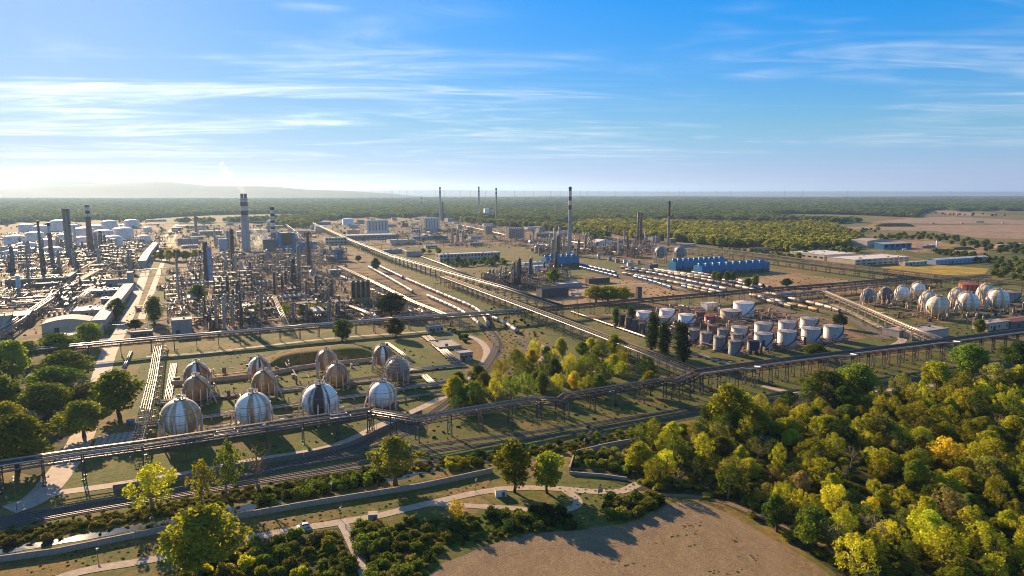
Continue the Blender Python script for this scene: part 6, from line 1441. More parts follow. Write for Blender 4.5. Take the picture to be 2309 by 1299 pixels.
# ---------------------------------------------------------------- wind turbines on the far horizon
mb = MB(); mb.lathe([(4.6, 0), (3.2, 110)], 8); mt_ = mb.mesh("tower", "turbine")
mb = MB(); mb.box((0, 3, 109), (5, 13, 5)); mn_ = mb.mesh("nacelle", "turbine")
mb = MB(); mb.add([(-1.4, 0, 0), (1.4, 0, 0), (2.6, 0, 12), (.5, 0, 56), (-.4, 0, 56), (-1.4, .8, 0), (1.4, .8, 0), (2.6, .8, 12), (.5, .4, 56), (-.4, .4, 56)], ((0, 1, 2, 3, 4), (9, 8, 7, 6, 5), (0, 5, 6, 1), (1, 6, 7, 2), (2, 7, 8, 3), (3, 8, 9, 4), (4, 9, 5, 0))); mbld = mb.mesh("blade", "turbine")
r = random.Random(5)
xs_ = sorted([680, 697, 722, 740, 748, 763, 776, 790, 799, 812, 826, 833, 842, 861, 872, 884, 889, 905, 920, 941, 952, 985, 1004, 1019, 1040, 1062, 1096, 1140, 1160, 1182, 1202, 1240, 1262, 1307, 1322, 1350, 1385, 1428, 1477, 1500, 1526, 1535, 1575, 1610, 1640, 1725, 1760, 1800, 1900, 2010, 2130])
for i, px in enumerate(xs_):
    d = r.uniform(13500, 17500); p = G(px, 600); x = p.x / p.y * d
    o = thing("wind_turbine", "wind turbine on the hazy horizon, %s from the left" % ordn(i), "wind turbine", (x, d, 0), R(r.uniform(-25, 25)), "wind turbines on the horizon")
    put("tower", mt_, o); put("nacelle", mn_, o); a = r.uniform(0, 2)
    for k in range(3): put("blade", mbld, o, (0, -4, 111.5), (0, a + k * 2 * math.pi / 3, 0))
# ---------------------------------------------------------------- trees
def leaf_mesh(name, blobs, n, leaf, seed, up=.35):
    """leaf-sized faces spread through the clumps; 'rnd' varies the colour from face to face"""
    g = np.random.default_rng(seed); B = np.array(blobs); wgt = (B[:, 3] * B[:, 4] * B[:, 5]) ** .7; wgt /= wgt.sum()
    k = g.choice(len(B), n, p=wgt); d = g.normal(size=(n, 3)); d[:, 2] += .15; d /= np.linalg.norm(d, axis=1)[:, None]
    rad = 1 - .55 * g.random(n) ** 2.2; rad *= 1 + .10 * g.normal(size=n)
    p = B[k, :3] + d * B[k, 3:6] * rad[:, None]
    nn = d * .8 + g.normal(size=(n, 3)) * .55; nn[:, 2] += up; nn /= np.linalg.norm(nn, axis=1)[:, None]
    a = np.cross(nn, g.normal(size=(n, 3))); a /= np.linalg.norm(a, axis=1)[:, None]; b = np.cross(nn, a)
    s = leaf * (.55 + .9 * g.random(n))[:, None] / 2
    v = np.stack([p - a * s, p + b * s * .75, p + a * s, p - b * s * .75], 1).reshape(-1, 3)
    me = bpy.data.meshes.new(name); me.vertices.add(4 * n); me.vertices.foreach_set("co", v.ravel())
    me.loops.add(4 * n); me.loops.foreach_set("vertex_index", np.arange(4 * n, dtype=np.int32)); me.polygons.add(n)
    me.polygons.foreach_set("loop_start", np.arange(0, 4 * n, 4, dtype=np.int32)); me.polygons.foreach_set("loop_total", np.full(n, 4, np.int32))
    at = me.attributes.new("rnd", "FLOAT", "FACE"); kk = g.random(len(B)); at.data.foreach_set("value", (.55 * kk[k] + .45 * g.random(n)).astype(np.float32))
    me.materials.append(MAT["leaves"]); me.update(calc_edges=True); return me
def trunk_mesh(h, r, limbs, spread, seed, matname="bark", twigs=0):
    q = random.Random(seed); mb = MB(); pts = [Vector((0, 0, 0))]; x = y = 0
    for i in range(5): x += q.uniform(-.25, .25); y += q.uniform(-.25, .25); pts.append(Vector((x, y, h * (i + 1) / 5)))
    mb.tube(pts, [r * 1.3, r, r * .85, r * .7, r * .5, r * .2], 7)
    for k in range(limbs):
        z = h * q.uniform(.3, .8); a = k * 2.4 + q.uniform(-.4, .4); L = spread * q.uniform(.6, 1.05); s = Vector((x * z / h, y * z / h, z))
        e = s + Vector((math.cos(a) * L * .75, math.sin(a) * L * .75, L * .7)); m_ = (s + e) / 2 + Vector((0, 0, -.12 * L))
        mb.tube([s, m_, e], [r * .45, r * .3, r * .1], 5)
        for t in range(twigs):
            f = q.uniform(.35, 1); b0 = m_ + (e - m_) * f; bb = b0 + Vector((q.uniform(-1, 1), q.uniform(-1, 1), q.uniform(.2, 1.2))) * L * .38; mb.tube([b0, bb], [r * .16, r * .05], 4)
    return mb.mesh("trunk", matname)
def blobs_round(seed, H, rad, z0, n, sub):
    q = random.Random(seed); out = [(0, 0, (z0 + H) / 2, rad * .62, rad * .62, (H - z0) * .40)]
    for i in range(n):
        a = i * 2.4 + q.uniform(-.5, .5); t = (i + .5) / n; zz = z0 + (H - z0) * (.16 + .76 * t); ring = rad * min(1, (.45 + 1.5 * t)) * max(.12, 1 - max(0, t - .45) ** 1.6 * 2.1) * q.uniform(.55, 1.0)
        s = sub * q.uniform(.7, 1.25); out.append((math.cos(a) * ring, math.sin(a) * ring, min(zz, H - s * .7), s, s, s * q.uniform(.65, .9)))
    out.append((q.uniform(-.6, .6), q.uniform(-.6, .6), H - sub * .8, sub, sub, sub * .9)); return out
VAR = {}
for i in range(4): VAR["round%d" % i] = (leaf_mesh("crown", blobs_round(100 + i, 12, 4.4, 1.5, 24 + i, 1.7), 5200, .56, i), trunk_mesh(7.5, .34, 7, 4, i), 12, 4.9)
for i in range(6): VAR["loose%d" % i] = (leaf_mesh("crown", [(b[0] * 1.1, b[1] * 1.1, b[2], b[3] * .82, b[4] * .82, b[5] * 1.6) if k else (b[0], b[1], b[2], b[3] * .5, b[4] * .5, b[5] * .85) for k, b in enumerate(blobs_round(200 + i, 12, 3.5 + .15 * i, 1.6, 24 + 2 * i, .95))], 2300, .43, 20 + i, .1), trunk_mesh(10, .24, 10, 3.6, 30 + i, "bark_pale", 3), 12, 3.9)
for i in range(2): VAR["poplar%d" % i] = (leaf_mesh("crown", [(random.Random(i * 50 + k).uniform(-.7, .7), random.Random(i * 50 + k + 9).uniform(-.7, .7), 2.2 + 13.2 * k / 13, *[(1.0 + 1.5 * math.sin(math.pi * (.12 + .8 * k / 13)) ** .7)] * 2, 1.7) for k in range(14)], 3800, .55, 40 + i), trunk_mesh(13, .35, 4, 1.6, 40 + i), 16, 2.6)
for i in range(4): VAR["shrub%d" % i] = (leaf_mesh("foliage", [(random.Random(i * 91 + k).uniform(-1.8, 1.8), random.Random(i * 91 + k + 40).uniform(-1.8, 1.8), random.Random(i * 91 + k + 77).uniform(.7, 2.6), 1.25, 1.25, 1.0) for k in range(10)], 1900, .5, 60 + i), trunk_mesh(1.8, .12, 4, 1.4, 60 + i), 3.8, 2.9)
for i in range(4): VAR["low%d" % i] = (leaf_mesh("crown", blobs_round(300 + i, 11, 4.8, 1.2, 11, 2.0), 520, 1.7, 80 + i), trunk_mesh(6, .4, 3, 3, 80 + i), 11, 5.2)
VAR["willow0"] = (leaf_mesh("crown", blobs_round(401, 13, 5.2, 1.6, 34, 1.1), 5200, .5, 95, .1), trunk_mesh(9, .4, 11, 4.6, 95, "bark", 2), 13, 5.6)
VAR["bare0"] = (leaf_mesh("crown", blobs_round(501, 12, 3.0, 5, 12, .9), 170, .3, 96), trunk_mesh(11.5, .22, 14, 4.0, 96, "bark_pale", 7), 12, 3.6)
DK, MD, YG, GO, OL, RU, BR = (.052, .078, .017), (.13, .165, .024), (.33, .32, .026), (.44, .34, .028), (.20, .19, .042), (.30, .17, .022), (.19, .15, .06)
BG = (.20, .205, .022); PD = (.030, .046, .012); LG = (.175, .205, .028)
CNAME = {LG: "green", PD: "dark green", BG: "yellow-green", DK: "dark green", MD: "green", YG: "yellow-green", GO: "golden", OL: "olive", RU: "russet", BR: "brownish"}
def tree(label, p, h, wid, var, col, group=None, name="tree", rz=None, cat="tree"):
    cm, tm, H0, r0 = VAR[var]; q = random.Random(int(p[0] * 31 + p[1] * 17)); o = thing(name, label, cat, (p[0], p[1], 0), q.uniform(0, 6.28) if rz is None else rz, group)
    k1 = q.uniform(.84, 1.18); s = (wid / 2 / r0 * k1, wid / 2 / r0 / k1, h / H0); c = put("foliage" if name == "shrub" else "crown", cm, o, (0, 0, 0), (q.uniform(-.07, .07), q.uniform(-.07, .07), 0), s); j = 1 + q.uniform(-.18, .18); c.color = (col[0] * j, col[1] * j, col[2] * j, 1)
    put("trunk" if name != "shrub" else "stem", tm, o, (0, 0, -.1), (0, 0, 0), s); return o
def tpx(label, px, yb, yt, w, var, col, group=None, name="tree"):
    A = G(px, yb); d = A.y * CP + CAM_H * SP; h = height_for(A, yt)
    return tree(label, A, h, w * d / FPX, var, col, group, name)
for t in [
    (345, 1152, 1045, 112, "loose2", YG, "yellow broad tree beside the rail tracks, left of the leaning one"), (456, 1142, 1040, 62, "loose0", YG, "thin leaning yellow tree beside the rail tracks"), (512, 1124, 998, 70, "loose1", MD, "slender green tree beside the rail tracks"), (582, 1120, 1000, 72, "bare0", BR, "bare leafless tree beside the rail tracks"),
    (892, 1094, 980, 112, "willow0", OL, "large olive willow on the canal bank"), (1160, 1110, 994, 92, "round0", BG, "tall tree of the pair on the lawn by the white kiosk"), (1234, 1112, 1020, 84, "round1", BG, "shorter tree of the pair on the lawn by the white kiosk"), (448, 1305, 1144, 165, "round2", BG, "big yellow-green tree at the bottom edge"),
    (1030, 1182, 1126, 36, "loose3", GO, "small yellow tree beside the looping path"), (1645, 975, 866, 88, "round3", YG, "bright yellow-green tree standing in front of the pipe bridge tracks"), (1865, 905, 838, 105, "round0", MD, "green tree beneath the dark pipe bridge, left of two"), (2190, 850, 776, 80, "round1", MD, "green tree rising over the dark pipe bridge near the right edge"), (2290, 838, 770, 70, "round2", DK, "dark tree at the right edge below the dark bridge"), (1930, 900, 820, 90, "round3", MD, "green tree beneath the dark pipe bridge, right of two"), (2110, 880, 815, 70, "round1", YG, "yellow-green tree between the two green ones below the dark bridge"),
    (1468, 792, 708, 30, "poplar0", PD, "dark columnar poplar before the tank farm, left of three"), (1497, 803, 730, 30, "poplar1", PD, "dark columnar poplar before the tank farm, middle of three"), (1541, 818, 731, 34, "poplar0", PD, "dark columnar poplar before the tank farm, right of three"), (1837, 812, 776, 66, "round0", MD, "low green tree in front of the silver tanks"),
    (40, 1062, 935, 140, "round0", LG, "large tree at the left edge behind the front bridge"), (15, 975, 905, 75, "round1", YG, "yellow-green tree at the left edge by the pale roof"), (190, 985, 905, 112, "round2", LG, "round tree beside the works road, near the slab yard"), (100, 938, 862, 104, "round3", LG, "spreading tree beside the pale roof left of the works road"), (270, 940, 836, 118, "round0", LG, "tall tree right of the works road bend"), (200, 912, 866, 90, "round1", OL, "olive tree beside the works road, between two round ones"), (150, 868, 790, 122, "round2", LG, "broad tree left of the works road, middle of the grove"), (125, 895, 826, 110, "round3", MD, "fuller tree in the middle of the left grove"), (30, 868, 766, 84, "round1", LG, "tall tree of the left grove by the beige tank"), (130, 808, 752, 96, "round0", MD, "tree behind the arched hall"), (12, 935, 850, 80, "round3", MD, "deep green tree at the left edge of the grove"), (60, 820, 770, 70, "round2", LG, "tree of the left grove below the twin pipe bridge"), (205, 782, 728, 66, "round1", MD, "dark round tree in front of the arched hall"), (245, 880, 845, 50, "round0", OL, "small olive tree touching the works road"),
    (348, 728, 669, 30, "poplar1", DK, "dark upright tree beside the works road"), (306, 745, 721, 34, "round2", DK, "small dark tree by the flat-roofed house"), (262, 722, 672, 36, "round3", DK, "dark conical tree beside the conveyor gallery"), (447, 690, 641, 42, "round0", DK, "dark round tree left of the central refinery"), (773, 772, 720, 52, "round1", DK, "dark tree behind the middle pipe bridge, left one"), (893, 762, 718, 48, "round2", DK, "round dark green tree in front of the middle pipe bridge"), (882, 712, 660, 74, "round3", DK, "broad dark tree beside the wagon string and ochre block"), (847, 612, 582, 22, "round0", DK, "lone dark tree among the far wagons"), (808, 590, 576, 16, "round1", DK, "small dark bush-like tree on the meadow by the long bridge"), (1247, 640, 605, 36, "round2", MD, "round green tree beside the dark unit"), (712, 708, 678, 40, "loose1", YG, "yellow-green tree inside the central refinery"), (645, 718, 684, 34, "loose2", MD, "green tree inside the central refinery, left of the yellow-green one"), (575, 705, 684, 40, "round3", OL, "olive tree behind the four slim columns"), (683, 716, 690, 30, "round2", OL, "olive tree between the two refinery trees"),
    (1345, 682, 645, 56, "round0", YG, "left tree of the bushy clump behind the middle bridge"), (1372, 684, 644, 60, "round1", YG, "middle tree of the bushy clump behind the middle bridge"), (1402, 682, 648, 52, "round2", YG, "right tree of the bushy clump behind the middle bridge"), (1390, 738, 694, 18, "poplar0", DK, "small dark conifer-like tree left of the tank farm"), (1422, 736, 692, 20, "poplar1", DK, "second small dark tree left of the tank farm"), (1893, 740, 708, 34, "round3", DK, "dark tree beside the lone silver tank"), (1702, 650, 620, 16, "poplar0", MD, "upright tree by the front blue cooling tower"), (1685, 650, 626, 20, "round1", MD, "round tree beside the upright one by the cooling tower"), (1773, 648, 628, 28, "round2", DK, "dark bush-like tree on the sandy ground"), (2208, 756, 720, 34, "round0", MD, "green tree by the pinkish house"), (1720, 655, 640, 12, "round3", DK, "small dark tree right of the upright one"),
    (990, 575, 560, 12, "round0", MD, "small tree by the office block, first"), (985, 570, 556, 10, "round1", MD, "small tree by the office block, second"), (968, 572, 562, 16, "round2", YG, "yellow-green tree left of the office block"), (954, 573, 560, 14, "round3", DK, "dark tree left of the office block"), (1032, 598, 577, 14, "round0", MD, "tree in front of the office block, first from the left"), (1060, 597, 580, 12, "round1", MD, "tree in front of the office block, second from the left"), (1092, 596, 578, 14, "round2", MD, "tree in front of the office block, third from the left"), (1117, 594, 573, 16, "round3", DK, "tree in front of the office block, fourth from the left"), (1010, 597, 580, 10, "round1", DK, "tree at the left end of the office block"),
    (1610, 636, 612, 14, "poplar0", MD, "tree before the front cooling tower, first of four"), (1622, 638, 614, 20, "round0", MD, "tree before the front cooling tower, second of four"), (1640, 638, 612, 16, "round1", MD, "tree before the front cooling tower, third of four"), (1653, 638, 612, 16, "round2", MD, "tree before the front cooling tower, fourth of four")]:
    tpx(t[6], *t[:6], group="single trees in and round the works")
# clump in the far haze beside the flare
for i, (px, yb, yt, w) in enumerate([(365, 588, 563, 22), (382, 590, 562, 24), (400, 588, 560, 24), (420, 588, 565, 24), (440, 586, 563, 22), (455, 580, 564, 18), (350, 586, 566, 16), (520, 578, 562, 18), (505, 578, 566, 14)]):
    tpx("green tree in the hazy clump by the flare stack, %s from the left" % ordn(sorted([365, 382, 400, 420, 440, 455, 350, 520, 505]).index(px)), px, yb, yt, w, "round%d" % (i % 4), (MD, YG, DK)[i % 3], "hazy clump by the flare stack")

PATHS = [[(1420, 1108), (1490, 1116), (1560, 1120), (1640, 1135), (1720, 1168), (1800, 1200), (1870, 1240), (1930, 1275), (1990, 1320)], [(2000, 1000), (2060, 1004), (2140, 1012), (2200, 1040), (2230, 1060)], [(1720, 870), (1800, 885), (2000, 880), (2200, 855), (2330, 835)], [(770, 1175), (808, 1255), (850, 1370)], [(1860, 975), (1930, 985), (2000, 1000)], [(1840, 1110), (1900, 1120), (1960, 1140)]]
PW = [resample([G(*p) for p in q], 3) for q in PATHS]; PW = np.array([(p.x, p.y) for q in PW for p in q])
def scatter(poly, mind, seed, n=9999, clear=3.4):
    W = [G(*p) for p in poly]; P2 = [(p.x, p.y) for p in W]; g = np.random.default_rng(seed); a = np.array(P2); lo, hi = a.min(0), a.max(0); got = []
    c = lo + g.random((6000, 2)) * (hi - lo); c = c[inpoly(c, P2)]
    for p in c:
        if len(PW) and ((PW - p) ** 2).sum(1).min() < clear ** 2: continue
        if got and ((np.array(got) - p) ** 2).sum(1).min() < mind ** 2: continue
        got.append(p)
        if len(got) >= n: break
    return got
WOOD = [(1440, 1085), (1440, 1010), (1545, 966), (1700, 936), (1800, 916), (1900, 902), (2060, 888), (2180, 872), (2309, 850), (2350, 842), (2350, 1340), (1940, 1340), (1895, 1288), (1735, 1190), (1620, 1126), (1460, 1106)]
q = random.Random(3)
for i, p in enumerate(scatter(WOOD, 7.9, 1, 300)):
    px, py = PX(*p)
    if px > 2345 or py > 1345: continue
    col = q.choices((YG, GO, OL, MD, DK, BR, RU), (60, 2, 18, 22, 5, 3, .2))[0]; h = q.uniform(6.5, 14); var = q.choice(("loose0", "loose1", "loose2", "loose3", "loose4", "loose5", "loose5", "round3", "willow0"))
    if q.random() < .05: var = "bare0"
    w = h * q.uniform(.66, 1.05) * (1.25 if var.startswith("round") else 1); zn = "by the brown field" if py > 1080 and px < 1950 else "below the dark pipe bridge" if py < 990 else "at the right edge"
    tree("%s %stree in autumn wood %s" % (CNAME[col], "bare " if var == "bare0" else "", zn), p, h, w, var, col, "%s trees of the autumn wood %s" % (CNAME[col], zn))
CL2 = [(990, 950), (985, 905), (1090, 862), (1110, 830), (1190, 810), (1290, 800), (1350, 775), (1380, 800), (1470, 860), (1470, 895), (1330, 905), (1180, 925), (1060, 940)]
for i, p in enumerate(scatter(CL2, 7.0, 2, 60)):
    col = q.choices((MD, YG, DK, OL, GO), (34, 26, 16, 14, 8))[0]; h = q.uniform(9, 16)
    tree("%s tree in the grove between rail curve and rust-coloured bridge" % CNAME[col], p, h, h * q.uniform(.6, .85), q.choice(("round0", "loose4", "round2", "loose5", "loose3")), col, "%s trees of the grove by the rail curve" % CNAME[col])
def shrubs(poly, mind, seed, n, hr, cols, where, clear=2.2):
    for p in scatter(poly, mind, seed, n, clear):
        if not (-40 < PX(*p)[0] < 2330 and PX(*p)[1] < 1330): continue
        col = q.choice(cols); h = q.uniform(*hr); tree("%s shrub %s" % (CNAME[col], where), p, h, h * q.uniform(1.2, 1.9), "shrub%d" % q.randint(0, 3), col, "%s shrubs %s" % (CNAME[col], where), "shrub", cat="shrub")
shrubs(WOOD, 9.5, 11, 80, (2.0, 4.4), (DK, MD, OL, YG), "below the autumn wood")
shrubs([(395, 1310), (470, 1262), (560, 1236), (640, 1212), (762, 1202), (800, 1300), (810, 1400), (380, 1400)], 5.0, 12, 46, (2.2, 4.2), (MD, MD, OL, OL, YG), "in the thicket below the white car")
shrubs([(800, 1196), (868, 1182), (860, 1250), (900, 1299), (940, 1310), (850, 1330)], 3.8, 13, 24, (2.4, 4.6), (MD, MD, OL), "beside the slab path")
shrubs([(900, 1172), (1000, 1166), (1080, 1172), (1060, 1215), (1000, 1240), (940, 1290), (900, 1250)], 5.0, 14, 26, (1.6, 3.6), (DK, MD, OL), "between looping path and brown field")
shrubs([(1110, 1165), (1275, 1160), (1290, 1192), (1150, 1200)], 3.4, 15, 22, (2.6, 4.4), (DK, DK, MD), "in the hedge below the looping path")
shrubs([(1365, 1130), (1480, 1118), (1490, 1140), (1440, 1165), (1360, 1172)], 3.8, 16, 20, (2.6, 4.4), (DK, MD, OL), "at the tip of the brown field")
shrubs([(1300, 1030), (1430, 1005), (1430, 1066), (1295, 1058)], 4.0, 17, 22, (2.4, 4.0), (DK, MD, OL), "inside the walled thicket")
shrubs([(590, 1122), (720, 1092), (870, 1062), (875, 1082), (740, 1112), (600, 1142)], 3.8, 18, 26, (2.4, 4.2), (MD, DK, MD), "in the dark hedge along the canal")
shrubs([(0, 1225), (180, 1190), (400, 1148), (560, 1118), (560, 1132), (400, 1162), (180, 1204), (0, 1238)], 6, 19, 24, (1.4, 2.8), (DK, OL, BR), "on the bank by the rail tracks")
shrubs([(1010, 1036), (1200, 1010), (1500, 958), (1510, 972), (1220, 1028), (1080, 1050)], 5, 20, 28, (1.8, 3.4), (DK, DK, MD), "in the dark strip beyond the canal")
shrubs([(995, 1045), (1080, 1035), (1085, 1055), (1000, 1062)], 3.4, 21, 8, (2.4, 4), (MD, YG), "by the canal end of the flood wall")
shrubs([(1110, 690), (1180, 720), (1240, 755), (1220, 765), (1150, 730), (1090, 702)], 5.0, 22, 22, (1.2, 2.2), (MD, DK), "beside the long white wagon string")
shrubs([(1450, 662), (1500, 655), (1545, 668), (1500, 676)], 5.0, 23, 14, (1.0, 1.8), (YG, MD), "on the weedy yard")
shrubs([(1700, 655), (1860, 640), (1930, 655), (1850, 668)], 12, 24, 10, (1.4, 3.0), (DK, MD), "by the blue cooling towers")
shrubs([(1010, 742), (1060, 765), (1060, 785), (1030, 772)], 4.0, 25, 8, (2, 3.2), (DK, MD), "beside the loading shed road")
# woods of the middle distance on the right: trees one can still tell apart
MIDS = []
def midwood(poly, mind, seed, n, cols, where, hr=(7, 12), mass=True):
    if mass: MIDS.append((np.array(scatter(poly, mind, seed, n, 0)), hr, cols[0], where)); return
    for p in scatter(poly, mind, seed, n, 0):
        col = q.choice(cols); h = q.uniform(*hr); tree("%s tree %s" % (CNAME[col], where), p, h, h * q.uniform(.85, 1.2), "low%d" % q.randint(0, 3), col, "%s trees %s" % (CNAME[col], where))
midwood([(1960, 536), (2080, 528), (2200, 546), (2320, 556), (2320, 578), (2240, 572), (2160, 556), (2090, 542), (1980, 545)], 11, 31, 90, (DK, MD, MD, OL), "in the strip behind the recycling hall")
midwood([(2100, 570), (2200, 575), (2320, 590), (2320, 640), (2240, 628), (2235, 600), (2150, 585)], 11, 32, 80, (DK, MD, OL), "round the long blue-walled shed", (5, 9))
midwood([(1930, 522), (1985, 518), (1985, 528), (1935, 530)], 14, 33, 8, (MD, DK), "in the small copse on the brown field", mass=False)
midwood([(1780, 570), (1900, 562), (1955, 570), (1860, 578), (1800, 590)], 11, 34, 50, (MD, YG, DK), "behind the long flat-roofed factory")
midwood([(1600, 560), (1700, 566), (1800, 580), (1790, 588), (1690, 572)], 10, 35, 40, (DK, MD), "along the far pipe bridges", (4, 7))
midwood([(2110, 480), (2200, 484), (2309, 489), (2309, 492), (2200, 489), (2110, 485)], 30, 36, 16, (DK, MD), "in the row between the far fields", mass=False)

# ---------------------------------------------------------------- far woods: masses of crowns, one object each
def forest(name, label, pts, sc, sources, col):
    me = bpy.data.meshes.new(name); me.vertices.add(len(pts)); me.vertices.foreach_set("co", np.c_[pts, np.zeros(len(pts))].astype(np.float32).ravel())
    at = me.attributes.new("sc", "FLOAT_VECTOR", "POINT"); at.data.foreach_set("vector", sc.astype(np.float32).ravel())
    o = put(name, me); tag(o, label, kind="stuff"); o.color = (*col, 1)
    ng = bpy.data.node_groups.new(name, "GeometryNodeTree"); ng.interface.new_socket("Geometry", in_out="INPUT", socket_type="NodeSocketGeometry"); ng.interface.new_socket("Geometry", in_out="OUTPUT", socket_type="NodeSocketGeometry")
    N = ng.nodes.new; gi, go = N("NodeGroupInput"), N("NodeGroupOutput"); ip = N("GeometryNodeInstanceOnPoints"); jn = N("GeometryNodeJoinGeometry")
    for s in sources:
        oi = N("GeometryNodeObjectInfo"); oi.transform_space = "ORIGINAL"; oi.inputs["Object"].default_value = s; oi.inputs["As Instance"].default_value = True; ng.links.new(oi.outputs["Geometry"], jn.inputs[0])
    na = N("GeometryNodeInputNamedAttribute"); na.data_type = "FLOAT_VECTOR"; na.inputs["Name"].default_value = "sc"
    rv = N("FunctionNodeRandomValue"); rv.data_type = "FLOAT_VECTOR"; rv.inputs[0].default_value = (0, 0, 0); rv.inputs[1].default_value = (.08, .08, 6.28)
    ri = N("FunctionNodeRandomValue"); ri.data_type = "INT"
    for s in ri.inputs:
        if s.type == "INT" and s.name == "Max": s.default_value = len(sources) - 1
        if s.type == "INT" and s.name == "Min": s.default_value = 0
    ng.links.new(gi.outputs[0], ip.inputs["Points"]); ng.links.new(jn.outputs[0], ip.inputs["Instance"]); ip.inputs["Pick Instance"].default_value = True
    ng.links.new([x for x in ri.outputs if x.type == "INT"][0], ip.inputs["Instance Index"]); ng.links.new(rv.outputs[0], ip.inputs["Rotation"]); ng.links.new(na.outputs[0], ip.inputs["Scale"]); ng.links.new(ip.outputs[0], go.inputs[0])
    md = o.modifiers.new("crowns", "NODES"); md.node_group = ng; return o
def crowns(prefix, cols, names=("crown",)):
    out = []
    for o in bpy.data.objects:
        if o.type == "MESH" and o.name.split(".")[0] in names and o.parent and o.data in [VAR[v][0] for v in VAR if v.startswith(prefix)] and o.parent.get("label", "").split(" ")[0] in cols: out.append(o)
    return out
def pick(lst, n): return lst[::max(1, len(lst) // n)][:n]
g = np.random.default_rng(77); allp = []
d = 820.0
while d < 13500:
    s = max(7.0, d / 165); x = np.arange(-1.15 * d, 1.05 * d, s); k = len(x)
    allp.append(np.c_[x + g.uniform(-.5, .5, k) * s, d + g.uniform(-.5, .5, k) * s, np.full(k, s)]); d += s * .85
A = np.concatenate(allp); dz = -CAM_H; dd = A[:, 1] * CP - dz * SP; pxy = np.c_[1154.5 + FPX * A[:, 0] / dd, 649.5 - FPX * (A[:, 1] * SP + dz * CP) / dd]
edge = np.interp(pxy[:, 0], [-200, 0, 60, 230, 330, 420, 560, 640, 700, 780, 880, 960, 1060, 1160, 1250, 1300, 1420, 1500, 1650, 1850, 1990, 2060, 2100, 2309, 2500], [505, 504, 501, 497, 499, 502, 503, 495, 499, 492, 490, 490, 493, 498, 504, 502, 499, 496, 498, 503, 500, 489, 474, 476, 478])
wob = 1.6 * np.sin(pxy[:, 0] / 9.) + 1.2 * np.sin(pxy[:, 0] / 23. + 1)
far = (pxy[:, 1] < edge + wob) & (pxy[:, 1] > 445.5 + 1.2 * np.sin(pxy[:, 0] / 130.))
glade = (np.sin(A[:, 0] / 410. + 1.3) * np.sin(A[:, 1] / 620.) > .74); far &= ~glade
YW = [(1290, 512), (1340, 520), (1440, 540), (1540, 546), (1620, 556), (1700, 560), (1800, 572), (1900, 562), (1945, 548), (1910, 530), (1880, 516), (1850, 508), (1700, 511), (1560, 508), (1440, 504), (1330, 504)]
yw = inpoly(pxy, YW)
MW = [(1010, 497), (1100, 502), (1160, 505), (1260, 512), (1300, 522), (1380, 540), (1340, 545), (1280, 524), (1180, 515), (1090, 508)]
mw = inpoly(pxy, MW) & (g.random(len(A)) < .55)
gaps = inpoly(pxy, [(640, 492), (720, 500), (700, 515), (620, 512)]) & (g.random(len(A)) < .6)
def sizes(m):
    s = A[m, 2]; w = s * 1.35 / 10 * g.uniform(.7, 1.5, len(s)); hgt = np.clip(w, .7, 1.5) * g.uniform(.75, 1.3, m.sum()); return np.c_[w * g.uniform(.8, 1.25, len(s)), w * g.uniform(.8, 1.25, len(s)), hgt]
src_g = src_y = pick(crowns("low", ("dark", "green", "olive")), 8)
forest("far_forest", "dark green forest stretching from the works to the horizon", A[far, :2], sizes(far), src_g, (.10, .125, .034))
forest("yellow_forest", "yellow-green wood beyond the far units on the right", A[yw & ~far, :2], sizes(yw & ~far), src_y, (.19, .185, .028))
m2 = (mw | gaps) & ~far & ~yw; forest("far_trees", "scattered tree belt between the far halls", A[m2, :2], sizes(m2), src_g, (.13, .14, .026))
MIDS.append((np.concatenate([np.array(scatter(pl, md_, 90 + i, n_, 0)) for i, (pl, md_, n_) in enumerate([([(340, 512), (560, 506), (690, 500), (730, 520), (690, 560), (470, 560), (400, 545)], 18, 110), ([(700, 500), (880, 494), (1080, 498), (1200, 512), (1300, 535), (1180, 545), (900, 560), (800, 545)], 18, 130), ([(-20, 510), (330, 500), (330, 520), (200, 512), (-20, 520)], 20, 60), ([(1000, 596), (1140, 590), (1140, 600), (1010, 604)], 7, 30), ([(1180, 560), (1300, 560), (1300, 570), (1180, 572)], 16, 12)])]), (4, 9), MD, "dotted among the far halls"))
for pts, hr, col, where in MIDS: h_ = g.uniform(*hr, len(pts)) / 11; forest("tree_belt", "belt of trees " + where, pts, np.c_[h_ * 1.15, h_ * 1.1, h_], src_g, col if col != DK else (.10, .12, .022))
pp = np.array(scatter([(-40, 1100), (-60, 820), (-40, 700), (-500, 740), (-900, 900), (-900, 1250), (-300, 1160)], 7.5, 51, 260, 0)); h_ = g.uniform(.7, 1.25, len(pp)); forest("tree_belt", "belt of green trees beyond the left grove", pp, np.c_[h_, h_, h_], src_g, (.12, .145, .026))
# low growth in the near wood
src_s = pick(crowns("shrub", ("dark",), ("foliage",)), 3) + pick(crowns("shrub", ("olive",), ("foliage",)), 2) + pick(crowns("shrub", ("green",), ("foliage",)), 2)
pp = np.array(scatter(WOOD, 2.7, 41, 1500, 2.4)); forest("undergrowth", "low dark undergrowth on the floor of the autumn wood", pp, np.c_[g.uniform(.5, 1.1, (len(pp), 2)), g.uniform(.3, .85, len(pp))], src_s, (.22, .21, .03))
pp = np.concatenate([np.array(scatter(pl, 2.2, 42 + i, 400, 1.8)) for i, pl in enumerate([[(800, 1196), (1060, 1165), (1290, 1165), (1290, 1192), (1000, 1235), (950, 1310), (840, 1310)], [(395, 1310), (560, 1236), (762, 1202), (800, 1300), (810, 1400), (380, 1400)]])])
forest("undergrowth", "rough low growth round the thickets at the bottom", pp, np.c_[g.uniform(.3, .6, (len(pp), 2)), g.uniform(.18, .45, len(pp))], src_s, (.17, .19, .026))

